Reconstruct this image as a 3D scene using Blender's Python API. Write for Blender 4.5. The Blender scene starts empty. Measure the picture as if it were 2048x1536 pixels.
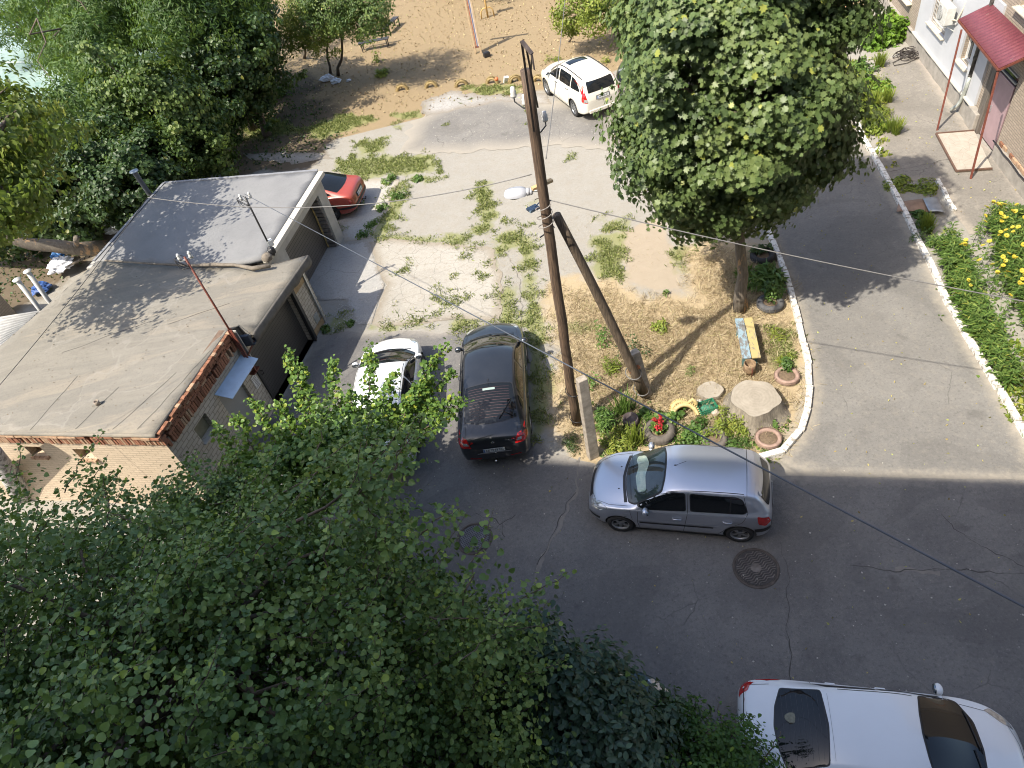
import bpy, bmesh, math, random
import numpy as np
from mathutils import Vector, Matrix, noise as mnoise
from mathutils.bvhtree import BVHTree
from mathutils.geometry import delaunay_2d_cdt
random.seed(7); RS=np.random.RandomState(7)
scene=bpy.context.scene; COL=scene.collection
# ---------------------------------------------------------------- camera
CAMH=13.6; FPX=1410.0
_n=np.array([1360-1024,2120-768,FPX]); _n/=np.linalg.norm(_n)
_up=-_n; _Y=np.array([0,0,1.])-_n[2]*_n; _Y/=np.linalg.norm(_Y); _X=np.cross(_Y,_up)
RW=np.stack([_X,_Y,_up])                       # camera (x right, y down, z forward) -> world
cd=bpy.data.cameras.new('camera'); cam=bpy.data.objects.new('camera',cd); COL.objects.link(cam)
cd.sensor_width=36; cd.lens=FPX/2048*36; cd.clip_start=0.05; cd.clip_end=2000
cx=Vector(RW[:,0]); cy=-Vector(RW[:,1]); cz=-Vector(RW[:,2])
m=Matrix((cx,cy,cz)).transposed().to_4x4(); m.translation=(0,0,CAMH); cam.matrix_world=m
scene.camera=cam
# ---------------------------------------------------------------- sun and sky
SUN_EL=math.radians(53.5); SUN_AZ=math.radians(29)     # azimuth the light travels towards, from +X
w=bpy.data.worlds.new('World'); scene.world=w; w.use_nodes=True
nt=w.node_tree; sky=nt.nodes.new('ShaderNodeTexSky'); sky.sky_type='NISHITA'; sky.sun_disc=False
sky.sun_elevation=SUN_EL; sky.sun_rotation=math.radians(90)-(SUN_AZ+math.pi); sky.air_density=1.0; sky.dust_density=2.5
nt.links.new(sky.outputs[0],nt.nodes['Background'].inputs[0]); nt.nodes['Background'].inputs[1].default_value=0.15
sd=bpy.data.lights.new('sun','SUN'); sd.energy=4.2; sd.angle=math.radians(0.55); sd.color=(1,0.92,0.79)
so=bpy.data.objects.new('sun',sd); COL.objects.link(so)
ld=Vector((math.cos(SUN_AZ)*math.cos(SUN_EL),math.sin(SUN_AZ)*math.cos(SUN_EL),-math.sin(SUN_EL)))
so.rotation_euler=ld.to_track_quat('-Z','Y').to_euler(); so.location=(-10,-10,30)
scene.view_settings.view_transform='Standard'; scene.view_settings.look='None'
scene.view_settings.gamma=1; scene.view_settings.exposure=0.9
scene.cycles.max_bounces=7; scene.cycles.transparent_max_bounces=12; scene.cycles.diffuse_bounces=3; scene.cycles.use_denoising=True; scene.cycles.filter_width=1.05; scene.cycles.sample_clamp_indirect=6

# ---------------------------------------------------------------- geometry helpers
def U(px,py,z=0.0):
    d=RW@np.array([px-1024,py-768,FPX]); t=(z-CAMH)/d[2]
    return Vector((d[0]*t,d[1]*t,z))
def PR(p):
    c=RW.T@(np.array(p)-np.array([0,0,CAMH])); return 1024+FPX*c[0]/c[2],768+FPX*c[1]/c[2]
def tag(o,label=None,cat=None,group=None,kind=None):
    if label: o['label']=label
    if cat: o['category']=cat
    if group: o['group']=group
    if kind: o['kind']=kind
    return o
def empty(name,loc=(0,0,0),rz=0,label=None,cat=None,group=None):
    o=bpy.data.objects.new(name,None); COL.objects.link(o); o.location=loc; o.rotation_euler=(0,0,rz)
    o.empty_display_size=.2
    return tag(o,label,cat,group)
def children(o): return [c for c in bpy.data.objects if c.parent==o]
KIDS={}
def copy_tree(o,parent=None):
    c=o.copy(); COL.objects.link(c)
    if parent is not None: c.parent=parent; c.matrix_parent_inverse=Matrix()
    for ch in o.children: copy_tree(ch,c)
    return c
class MB:
    def __init__(s): s.v=[]; s.f=[]; s.m=[]; s.sm=[]
    def add(s,vs,fs,mi=0,smooth=False):
        b=len(s.v); s.v+= [tuple(v) for v in vs]; s.f+=[tuple(i+b for i in f) for f in fs]
        s.m+=[mi]*len(fs); s.sm+=[smooth]*len(fs)
    def box(s,c,d,rz=0,mi=0,R=None):
        x,y,z=d[0]/2,d[1]/2,d[2]/2
        M=R if R is not None else Matrix.Rotation(rz,3,'Z'); c=Vector(c)
        vs=[c+M@Vector(p) for p in ((-x,-y,-z),(x,-y,-z),(x,y,-z),(-x,y,-z),(-x,-y,z),(x,-y,z),(x,y,z),(-x,y,z))]
        s.add(vs,[(0,3,2,1),(4,5,6,7),(0,1,5,4),(1,2,6,5),(2,3,7,6),(3,0,4,7)],mi)
    def bar(s,a,b,w,h=None,mi=0,up=(0,0,1)):
        a=Vector(a); b=Vector(b); h=h or w; d=(b-a); L=d.length; d.normalize(); u=Vector(up)
        if abs(d.dot(u))>.98: u=Vector((1,0,0))
        y=u.cross(d).normalized(); z=d.cross(y)
        s.box((a+b)/2,(L,w,h),R=Matrix((d,y,z)).transposed(),mi=mi)
    def tube(s,pts,rad,n=8,mi=0,smooth=True,cap=True):
        pts=[Vector(p) for p in pts]
        if not hasattr(rad,'__len__'): rad=[rad]*len(pts)
        vs=[];fs=[]; prev=None
        for i,p in enumerate(pts):
            d=(pts[min(i+1,len(pts)-1)]-pts[max(i-1,0)])
            if d.length<1e-9: d=Vector((0,0,1))
            d.normalize()
            if prev is None:
                u=Vector((1,0,0)) if abs(d.x)<.9 else Vector((0,1,0)); u=(u-d*u.dot(d)).normalized()
            else: u=(prev-d*prev.dot(d)).normalized()
            prev=u; w_=d.cross(u)
            for k in range(n):
                a=2*math.pi*k/n; vs.append(p+(u*math.cos(a)+w_*math.sin(a))*rad[i])
        for i in range(len(pts)-1):
            for k in range(n):
                fs.append((i*n+k,i*n+(k+1)%n,(i+1)*n+(k+1)%n,(i+1)*n+k))
        if cap: fs.append(tuple(range(n-1,-1,-1))); fs.append(tuple(range((len(pts)-1)*n,len(pts)*n)))
        s.add(vs,fs,mi,smooth)
    def lathe(s,prof,n=24,M=None,mi=0,smooth=True,cap=False,a0=0,a1=2*math.pi):
        M=M or Matrix(); vs=[];fs=[]; full=abs(a1-a0-2*math.pi)<1e-6; nn=n if full else n+1
        for k in range(nn):
            a=a0+(a1-a0)*k/n
            for r,z in prof: vs.append(M@Vector((r*math.cos(a),r*math.sin(a),z)))
        P=len(prof)
        for k in range(n):
            k2=(k+1)%nn
            for j in range(P-1): fs.append((k*P+j,k2*P+j,k2*P+j+1,k*P+j+1))
        if cap and full:
            fs.append(tuple(k*P+P-1 for k in range(n))); fs.append(tuple(k*P for k in range(n-1,-1,-1)))
        s.add(vs,fs,mi,smooth)
    def prism(s,poly,z0,z1,mi=0):
        n=len(poly); vs=[(p[0],p[1],z0) for p in poly]+[(p[0],p[1],z1) for p in poly]
        s.add(vs,[tuple(range(n-1,-1,-1)),tuple(range(n,2*n))]+[(i,(i+1)%n,n+(i+1)%n,n+i) for i in range(n)],mi)
    def blob(s,c,r,n=10,j=.15,mi=0,seed=0,flat=0):
        vs=[];fs=[]; rr=random.Random(seed)
        for i in range(n+1):
            th=math.pi*i/n
            for k in range(n*2):
                a=math.pi*k/n
                q=1+j*mnoise.noise(Vector((math.cos(a)*math.sin(th)*2+seed,math.sin(a)*math.sin(th)*2,math.cos(th)*2)))*2
                z=math.cos(th)*r[2]*q
                if z<flat and flat: z=flat
                vs.append((c[0]+math.cos(a)*math.sin(th)*r[0]*q,c[1]+math.sin(a)*math.sin(th)*r[1]*q,c[2]+z))
        for i in range(n):
            for k in range(n*2): fs.append((i*2*n+k,i*2*n+(k+1)%(2*n),(i+1)*2*n+(k+1)%(2*n),(i+1)*2*n+k))
        s.add(vs,fs,mi,True)
    def build(s,name,mats,parent=None,bevel=0,loc=None,rz=0,seg=2):
        me=bpy.data.meshes.new(name); me.from_pydata(s.v,[],s.f)
        if not isinstance(mats,(list,tuple)): mats=[mats]
        for mt in mats: me.materials.append(mt)
        me.polygons.foreach_set('material_index',s.m); me.polygons.foreach_set('use_smooth',s.sm); me.update()
        o=bpy.data.objects.new(name,me); COL.objects.link(o)
        if parent is not None: o.parent=parent
        if loc is not None: o.location=loc
        if rz: o.rotation_euler=(0,0,rz)
        if bevel:
            b=o.modifiers.new('bevel','BEVEL'); b.width=bevel; b.segments=seg; b.limit_method='ANGLE'; b.angle_limit=.6
        return o
def np_mesh(name,V,F,mats,attrs=None,parent=None,smooth=False,matidx=None):
    """V (n,3), F (m,k) all faces with the same number of corners"""
    me=bpy.data.meshes.new(name); n=len(V); m_,k=F.shape
    me.vertices.add(n); me.vertices.foreach_set('co',np.ascontiguousarray(V,dtype=np.float32).ravel())
    me.loops.add(m_*k); me.loops.foreach_set('vertex_index',F.astype(np.int32).ravel())
    me.polygons.add(m_); me.polygons.foreach_set('loop_start',np.arange(0,m_*k,k,dtype=np.int32))
    if smooth: me.polygons.foreach_set('use_smooth',np.ones(m_,dtype=bool))
    if not isinstance(mats,(list,tuple)): mats=[mats]
    for mt in mats: me.materials.append(mt)
    if matidx is not None: me.polygons.foreach_set('material_index',matidx.astype(np.int32))
    for a,val in (attrs or {}).items():
        at=me.attributes.new(a,'FLOAT','POINT'); at.data.foreach_set('value',np.ascontiguousarray(val,dtype=np.float32))
    me.update(calc_edges=True); me.validate()
    o=bpy.data.objects.new(name,me); COL.objects.link(o)
    if parent is not None: o.parent=parent
    return o

# ---------------------------------------------------------------- materials
class NT:
    def __init__(s,name):
        s.m=bpy.data.materials.new(name); s.m.use_nodes=True; s.t=s.m.node_tree
        s.b=s.t.nodes['Principled BSDF']; s.out=s.t.nodes['Material Output']
    def n(s,typ,**kw):
        x=s.t.nodes.new('ShaderNode'+typ)
        for k,v in kw.items(): setattr(x,k,v)
        return x
    def l(s,a,b): s.t.links.new(a,b)
    def coord(s,kind='Object',scale=None,rot=None):
        c=s.n('TexCoord'); o=c.outputs[kind]
        if scale or rot:
            mp=s.n('Mapping'); s.l(o,mp.inputs[0])
            if scale: mp.inputs['Scale'].default_value=scale
            if rot: mp.inputs['Rotation'].default_value=rot
            o=mp.outputs[0]
        return o
    def noise(s,vec,scale,detail=4,rough=.55,dist=0):
        x=s.n('TexNoise'); s.l(vec,x.inputs['Vector']); x.inputs['Scale'].default_value=scale
        x.inputs['Detail'].default_value=detail; x.inputs['Roughness'].default_value=rough; x.inputs['Distortion'].default_value=dist
        return x.outputs['Fac']
    def ramp(s,fac,stops):
        r=s.n('ValToRGB'); s.l(fac,r.inputs[0]); e=r.color_ramp.elements
        while len(e)<len(stops): e.new(.5)
        for i,(p,c) in enumerate(stops):
            e[i].position=p; e[i].color=(c,c,c,1) if not hasattr(c,'__len__') else tuple(c)+(1,)
        return r.outputs[0]
    def mix(s,fac,a,b,mode='MIX'):
        x=s.n('MixRGB',blend_type=mode)
        for i,v in enumerate((fac,a,b)):
            if hasattr(v,'is_linked') or hasattr(v,'node'): s.l(v,x.inputs[i])
            elif i==0: x.inputs[0].default_value=v
            else: x.inputs[i].default_value=tuple(v)+(1,) if hasattr(v,'__len__') else (v,v,v,1)
        return x.outputs[0]
    def math(s,op,a,b=0,c=None):
        x=s.n('Math',operation=op)
        for i,v in enumerate((a,b,c)):
            if v is None: continue
            if hasattr(v,'node'): s.l(v,x.inputs[i])
            else: x.inputs[i].default_value=v
        return x.outputs[0]
    def attr(s,name):
        x=s.n('Attribute',attribute_name=name); return x.outputs['Fac']
    def bump(s,h,strength=.3,dist=.02):
        x=s.n('Bump'); s.l(h,x.inputs['Height']); x.inputs['Strength'].default_value=strength; x.inputs['Distance'].default_value=dist
        s.l(x.outputs[0],s.b.inputs['Normal'])
    def col(s,c): 
        if hasattr(c,'node'): s.l(c,s.b.inputs['Base Color'])
        else: s.b.inputs['Base Color'].default_value=tuple(c)+(1,)
    def set(s,**kw):
        for k,v in kw.items(): s.b.inputs[k.replace('_',' ')].default_value=v
MATS={}
def plain(name,c,rough=.6,metal=0,var=.12,scale=8,bump=0.0,coat=0,spec=.5):
    if name in MATS: return MATS[name]
    t=NT(name); v=t.coord()
    n=t.noise(v,scale,5)
    c2=tuple(min(1,x*(1+var)) for x in c); c1=tuple(x*(1-var) for x in c)
    t.col(t.ramp(n,[(.3,c1),(.7,c2)])); t.set(Roughness=rough,Metallic=metal)
    t.b.inputs['Specular IOR Level'].default_value=spec
    if coat: t.b.inputs['Coat Weight'].default_value=coat; t.b.inputs['Coat Roughness'].default_value=.06
    if bump: t.bump(t.noise(v,scale*4,4),bump,.01)
    MATS[name]=t.m; return t.m
def glass(name,c=(.012,.014,.017),rough=.03):
    if name in MATS: return MATS[name]
    t=NT(name); t.col(c); t.set(Roughness=rough,Metallic=0); t.b.inputs['Specular IOR Level'].default_value=.45
    t.b.inputs['Coat Weight'].default_value=.05; t.b.inputs['Coat Roughness'].default_value=.02
    MATS[name]=t.m; return t.m
def wood(name,c1,c2,axis=2,rough=.8,scale=3,stretch=18):
    t=NT(name); sc=[stretch]*3; sc[axis]=1.0
    v=t.coord(scale=tuple(sc)); n=t.noise(v,scale,6,.65); v2=t.coord(); n2=t.noise(v2,1.7,3)
    t.col(t.mix(n2,t.ramp(n,[(.3,c1),(.68,c2)]),t.ramp(n,[(.35,tuple(x*.6 for x in c1)),(.75,c2)])))
    t.set(Roughness=rough); t.bump(n,.6,.01); return t.m
def brick(name,c1,c2,mortar,bw=.25,bh=.075,ms=.012,offset=.5,rough=.85,dirt=.35,bias=0,axisflip=False):
    t=NT(name); co=t.n('TexCoord'); sp=t.n('SeparateXYZ'); t.l(co.outputs['Object'],sp.inputs[0])
    add=t.math('ADD',sp.outputs[0],sp.outputs[1]); cb=t.n('CombineXYZ')
    if axisflip: t.l(sp.outputs[2],cb.inputs[0]); t.l(add,cb.inputs[1])
    else: t.l(add,cb.inputs[0]); t.l(sp.outputs[2],cb.inputs[1])
    b=t.n('TexBrick'); t.l(cb.outputs[0],b.inputs['Vector']); b.offset=offset
    b.inputs['Scale'].default_value=1; b.inputs['Brick Width'].default_value=bw; b.inputs['Row Height'].default_value=bh
    b.inputs['Mortar Size'].default_value=ms; b.inputs['Mortar Smooth'].default_value=.3; b.inputs['Bias'].default_value=bias
    b.inputs['Color1'].default_value=tuple(c1)+(1,); b.inputs['Color2'].default_value=tuple(c2)+(1,); b.inputs['Mortar'].default_value=tuple(mortar)+(1,)
    n=t.noise(co.outputs['Object'],1.3,6,.65); n2=t.noise(co.outputs['Object'],14,4)
    c=t.mix(t.ramp(n,[(.45,0.0),(.75,dirt)]),b.outputs['Color'],tuple(x*.45 for x in c1))
    c=t.mix(t.ramp(n2,[(.3,.25),(.7,0.0)]),c,tuple(x*.6 for x in c2))
    t.col(c); t.set(Roughness=rough)
    h=t.math('ADD',t.math('MULTIPLY',b.outputs['Fac'],-1.0),t.math('MULTIPLY',n2,.4)); t.bump(h,.7,.012); return t.m
def leafmat(name,stops,trans=.28,rough=.45,tcol=None):
    t=NT(name); a=t.attr('rnd'); c=t.ramp(a,stops); t.col(c); t.set(Roughness=rough)
    t.b.inputs['Specular IOR Level'].default_value=.4
    tr=t.n('BsdfTranslucent'); t.l(t.mix(.5,c,tcol or (.22,.34,.03)),tr.inputs[0])
    mx=t.n('MixShader'); mx.inputs[0].default_value=trans
    t.l(t.b.outputs[0],mx.inputs[1]); t.l(tr.outputs[0],mx.inputs[2]); t.l(mx.outputs[0],t.out.inputs[0]); return t.m

# ---------------------------------------------------------------- foliage helpers
SHAPES={
 'oval':(np.array([(0,0,0),(-.27,.25,.10),(-.30,.60,.08),(0,1.05,-.12),(.30,.60,.08),(.27,.25,.10)]),np.array([(0,3,2,1),(0,5,4,3)])),
 'round':(np.array([(0,0,0),(0,.5,-.05),(0,1.06,-.22),(-.34,.10,.10),(-.52,.45,.13),(-.34,.85,.0),(.34,.10,.10),(.50,.42,.16),(.36,.83,.02)]),np.array([(0,1,4,3),(1,2,5,4),(0,6,7,1),(1,7,8,2)])),
 'lance':(np.array([(0,0,0),(-.11,.45,.03),(0,1,-.12),(.11,.45,.03)]),np.array([(0,3,2,1)])),
 'blade':(np.array([(-.03,0,0),(.03,0,0),(.012,1,0),(-.012,1,0)]),np.array([(0,1,2,3)])),
 'maple':(np.array([(0,.05,0),(-.34,.0,.03),(-.27,.2,.05),(-.56,.36,.0),(-.33,.50,.06),(-.38,.80,.02),(-.17,.72,.07),(0,1.05,-.05),
           (.17,.72,.07),(.38,.80,.02),(.33,.50,.06),(.56,.36,0),(.27,.2,.05),(.34,.0,.03)]),
          np.array([(0,2,1),(0,4,3),(0,6,5),(0,8,7),(0,10,9),(0,12,11),(0,3,2),(0,5,4),(0,7,6),(0,9,8),(0,11,10),(0,13,12)])),
 'frond':(np.array([(0,0,0),(-.13,.3,.0),(-.1,.8,-.08),(0,1,-.15),(.1,.8,-.08),(.13,.3,.0)]),np.array([(0,3,2,1),(0,5,4,3)])),
}
def norm(a): return a/np.maximum(np.linalg.norm(a,axis=1,keepdims=True),1e-9)
def leaves(name,P,N,size,shape,mat,parent=None,D=None,rnd=None,droop=.35,rs=RS):
    """one mesh of many leaf-shaped faces at points P with normals N"""
    n=len(P); N=norm(N)
    if D is None: D=rs.normal(size=(n,3)); D[:,2]-=droop
    D=norm(D-N*np.sum(D*N,axis=1,keepdims=True)); S=np.cross(D,N)
    sv,sf=SHAPES[shape]; k=len(sv)
    V=P[:,None,:]+size[:,None,None]*(sv[None,:,0,None]*S[:,None,:]+sv[None,:,1,None]*D[:,None,:]+sv[None,:,2,None]*N[:,None,:])
    F=(sf[None,:,:]+(np.arange(n)*k)[:,None,None]).reshape(-1,sf.shape[1])
    if rnd is None: rnd=rs.rand(n)
    return np_mesh(name,V.reshape(-1,3),F,mat,{'rnd':np.repeat(rnd,k)},parent)
def clumps(ells,nc,seed=0,inner=.5,lump=.28,zmin=None,cut=None):
    """clump centres near the lumpy surface of a union of ellipsoids, with outward directions"""
    rs=np.random.RandomState(seed); out=[];nrm=[]
    vol=np.array([e[1][0]*e[1][1]+e[1][0]*e[1][2] for e in ells]); vol=vol/vol.sum()
    while len(out)<nc:
        e=ells[rs.choice(len(ells),p=vol)]; d=rs.normal(size=3); d/=np.linalg.norm(d)
        c=np.array(e[0]); r=np.array(e[1])
        q=1+lump*mnoise.noise(Vector(d*1.8+c+seed))*2
        fr=(inner+(1-inner)*rs.rand()**.45)*q
        p=c+d*r*fr
        bad=False
        for e2 in ells:
            if e2 is e: continue
            if np.sum(((p-np.array(e2[0]))/np.array(e2[1]))**2)<.45: bad=True;break
        if bad or (zmin is not None and p[2]<zmin) or (cut and cut(p)): continue
        out.append(p); nn=d/r; nrm.append(nn/np.linalg.norm(nn))
    return np.array(out),np.array(nrm)
def clump_leaves(C,N,per,rad,size,seed=0,up=.5,jit=.5,flat=.6,sj=.25):
    rs=np.random.RandomState(seed); n=len(C)*per
    g=np.clip(rs.normal(size=(n,3)),-1.45,1.45); r=np.repeat(rad*(0.6+.8*rs.rand(len(C))),per)[:,None]
    g[:,2]*=flat; P=np.repeat(C,per,0)+g*r*.55
    NN=np.repeat(N,per,0)+np.array([0,0,up])+g*.45+rs.normal(size=(n,3))*jit
    S=size*(1-sj*1.4+2.6*sj*rs.rand(n)); cl=np.repeat(rs.rand(len(C)),per)
    rnd=np.clip(.65*cl+.35*rs.rand(n),0,1)
    rnd=np.where(rs.rand(n)<.012,.98,rnd*.93)
    return P,NN,S,rnd
def limb_path(a,b,seed,k=6,sag=.25):
    rr=random.Random(seed); a=Vector(a); b=Vector(b); L=(b-a).length; pts=[]
    for i in range(k+1):
        t=i/k; p=a.lerp(b,t); p.z+=math.sin(t*math.pi)*L*sag*.4
        if 0<i<k: p+=Vector((rr.uniform(-1,1),rr.uniform(-1,1),rr.uniform(-.5,.5)))*L*.045
        pts.append(p)
    return pts
def trunk_mb(base,top,r0,r1,seed=0,k=8,lean=.05,flare=1.5,n=12):
    rr=random.Random(seed); mb=MB(); base=Vector(base); top=Vector(top); pts=[];rad=[]
    for i in range(k+1):
        t=i/k; p=base.lerp(top,t)
        if 0<i: p+=Vector((rr.uniform(-1,1),rr.uniform(-1,1),0))*lean*(top-base).length*.3
        pts.append(p); rad.append((r0+(r1-r0)*t)*(flare if i==0 else 1+ (flare-1)*.2*(i==1)))
    mb.tube(pts,rad,n); return mb,pts
# ================================================================ ground, paving
def poly_sd(Q,poly):
    poly=np.array([(p[0],p[1]) for p in poly]); n=len(poly); d=np.full(len(Q),1e9); inside=np.zeros(len(Q),bool)
    for i in range(n):
        a=poly[i]; b=poly[(i+1)%n]; ab=b-a; t=np.clip(((Q-a)@ab)/(ab@ab+1e-12),0,1)
        d=np.minimum(d,np.linalg.norm(Q-(a+t[:,None]*ab),axis=1))
        c=((a[1]>Q[:,1])!=(b[1]>Q[:,1]))
        with np.errstate(divide='ignore',invalid='ignore'):
            xx=(b[0]-a[0])*(Q[:,1]-a[1])/(b[1]-a[1]+1e-15)+a[0]
        inside^=c&(Q[:,0]<xx)
    return np.where(inside,d,-d)
def pxpoly(pts,z=0): return [U(p[0],p[1],z) for p in pts]
FIELD=pxpoly([(520,-120),(540,60),(590,130),(600,210),(690,235),(780,225),(900,200),(1020,190),(1090,190),(1230,150),(1330,120),(1500,60),(1700,-40),(1600,-200)])
STRAW=pxpoly([(1085,650),(1105,560),(1180,570),(1230,560),(1300,590),(1370,590),(1350,500),(1420,480),(1560,500),(1580,560),(1600,640),(1618,740),(1625,800),(1600,880),(1545,930),(1300,900),(1170,930),(1090,860),(1085,760)])
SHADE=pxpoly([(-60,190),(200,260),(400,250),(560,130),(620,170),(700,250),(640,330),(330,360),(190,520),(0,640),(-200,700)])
BAREL=pxpoly([(1230,470),(1310,440),(1360,520),(1370,580),(1300,590),(1260,560)])
GREEN=[[(675,318),(760,312),(868,308),(876,345),(780,352),(700,362),(670,345)],[(705,285),(782,272),(765,305),(715,310)],
 [(775,365),(815,360),(812,400),(795,440),(770,480),(735,472),(770,420)],[(770,472),(850,470),(960,485),(850,490),(765,486)],[(820,352),(905,355),(850,368)],
 [(930,462),(985,430),(995,465),(950,470)],[(990,470),(1035,455),(1072,478),(1078,530),(1050,545),(1030,500),(995,510)],[(1000,575),(1030,570),(1042,655),(995,655)],
 [(1040,548),(1072,550),(1082,600),(1084,660),(1048,660),(1050,600)],[(1185,470),(1250,468),(1256,520),(1250,556),(1195,560),(1180,520)],[(1195,438),(1262,432),(1262,458),(1210,462)],
 [(893,640),(1060,632),(1070,665),(920,670),(895,668)],[(1040,662),(1085,668),(1100,760),(1095,860),(1062,880),(1055,740)],[(778,225),(842,222),(845,236),(800,240)],
 [(745,655),(830,640),(860,655),(790,665)],[(895,585),(935,583),(930,605),(900,606)],[(950,525),(985,520),(980,560),(955,560)],[(890,465),(945,468),(935,490),(895,488)],
 [(1525,660),(1590,650),(1600,740),(1560,760),(1530,700)],[(930,175),(1030,165),(1045,185),(960,195)],[(980,365),(1000,440),(960,440),(935,375)],
 [(1340,500),(1370,480),(1375,550),(1350,545)],[(650,640),(700,630),(690,660),(655,658)],[(1130,650),(1180,640),(1200,660),(1160,672)],[(690,225),(760,240),(640,280),(600,262)],[(470,250),(560,240),(620,262),(500,282)]]
_r=random.Random(11)
for _i in range(24):
    _x,_y=_r.uniform(770,1010),_r.uniform(495,650); _s=_r.uniform(5,15)
    GREEN.append([(_x+_s*_r.uniform(.7,1.4)*math.cos(a),_y+_s*.7*_r.uniform(.6,1.3)*math.sin(a)) for a in (0,1.1,2.2,3.3,4.4,5.4)])
for _i in range(12):
    _x,_y=_r.uniform(640,1250),_r.uniform(200,470); _s=_r.uniform(4,12)
    GREEN.append([(_x+_s*_r.uniform(.7,1.8)*math.cos(a),_y+_s*.6*_r.uniform(.6,1.3)*math.sin(a)) for a in (0,1.1,2.2,3.3,4.4,5.4)])
GREENW=[pxpoly(g) for g in GREEN]
xs=np.concatenate([[-400,-200,-120,-80,-55,-40,-30],np.arange(-23,25.01,.15),[28,34,45,65,100,200,400]])
ys=np.concatenate([[-300,-120,-60,-30,-15,-6],np.arange(-1,49.01,.15),[52,58,66,80,110,180,400]])
GX,GY=np.meshgrid(xs,ys); Q=np.stack([GX.ravel(),GY.ravel()],1)
def wob(Q,s=1.3,a=.45,seed=0):
    return np.array([mnoise.noise(Vector((x*s+seed,y*s,seed*1.7))) for x,y in Q])*a
W1=wob(Q); W2=wob(Q,.5,.9,5); W3=wob(Q,4,.18,8)
def soft(p,wd=.35,wb=1.0): return np.clip((poly_sd(Q,p)+(W1+W2)*wb)/wd*.5+.5,0,1)
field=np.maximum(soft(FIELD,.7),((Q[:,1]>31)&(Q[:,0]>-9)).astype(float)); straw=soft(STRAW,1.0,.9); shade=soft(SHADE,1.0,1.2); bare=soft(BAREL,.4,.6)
far=((Q[:,1]>30)&(Q[:,0]<-9)).astype(float)
green=np.zeros(len(Q))
for g in GREENW: green=np.maximum(green,np.clip((poly_sd(Q,g)+W1*.6+W3)/.4*.5+.42,0,1))
nx,ny=len(xs),len(ys); I=np.arange(nx*ny).reshape(ny,nx)
F=np.stack([I[:-1,:-1].ravel(),I[:-1,1:].ravel(),I[1:,1:].ravel(),I[1:,:-1].ravel()],1)
Z=np.zeros(len(Q)); dense=(np.abs(Q[:,0])<25)&(Q[:,1]>-1)&(Q[:,1]<49)
Z=np.where(dense,(W1*.012-.012)*np.maximum(straw,field),0)
t=NT('earth'); v=t.coord(); ns=t.noise(v,3.1,8,.7); nf=t.noise(v,24,6,.8); nm=t.noise(v,.8,5,.6)
def patch(attr,k=.55): 
    return t.ramp(t.math('ADD',t.attr(attr),t.math('MULTIPLY',t.math('SUBTRACT',ns,.5),k)),[(.35,0.0),(.65,1.0)])
base=t.mix(nm,(.33,.32,.29),(.27,.26,.235)); nq=t.noise(v,11,5,.75); base=t.mix(t.ramp(nq,[(.32,.55),(.47,0)]),base,(.21,.195,.165)); base=t.mix(t.ramp(nq,[(.58,0),(.7,.5)]),base,(.44,.42,.38)); base=t.mix(t.ramp(ns,[(.4,0),(.8,.5)]),base,(.26,.225,.175))
base=t.mix(t.ramp(nf,[(.3,.5),(.55,0.0)]),base,(.24,.21,.17)); base=t.mix(t.ramp(nf,[(.62,0.0),(.75,.6)]),base,(.46,.43,.37))
fcol=t.mix(ns,(.295,.225,.135),(.235,.18,.11)); fcol=t.mix(t.ramp(nf,[(.56,0.0),(.72,.75)]),fcol,(.42,.33,.20)); fcol=t.mix(t.ramp(nf,[(.3,.6),(.45,0.0)]),fcol,(.17,.12,.065))
scol=t.mix(ns,(.42,.335,.215),(.33,.265,.17)); scol=t.mix(t.ramp(nf,[(.58,0.0),(.72,.6)]),scol,(.60,.50,.33)); scol=t.mix(t.ramp(nf,[(.32,.6),(.45,0.0)]),scol,(.22,.16,.09))
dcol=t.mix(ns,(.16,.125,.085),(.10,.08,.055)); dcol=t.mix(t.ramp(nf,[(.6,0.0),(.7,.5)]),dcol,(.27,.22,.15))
bcol=t.mix(ns,(.30,.25,.19),(.36,.31,.24))
gcol=t.mix(ns,(.18,.20,.075),(.25,.25,.12))
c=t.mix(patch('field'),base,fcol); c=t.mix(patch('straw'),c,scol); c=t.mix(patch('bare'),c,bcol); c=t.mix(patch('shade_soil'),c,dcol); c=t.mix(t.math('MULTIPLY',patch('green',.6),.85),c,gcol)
t.col(c); t.set(Roughness=.95); t.b.inputs['Specular IOR Level'].default_value=.15
t.bump(t.math('ADD',t.math('MULTIPLY',nf,.6),ns),.55,.03)
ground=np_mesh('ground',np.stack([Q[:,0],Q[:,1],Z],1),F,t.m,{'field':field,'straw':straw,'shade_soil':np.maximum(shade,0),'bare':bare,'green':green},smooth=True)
tag(ground,'dusty beige earth of the yard with straw and weeds','ground',kind='structure')

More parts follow.
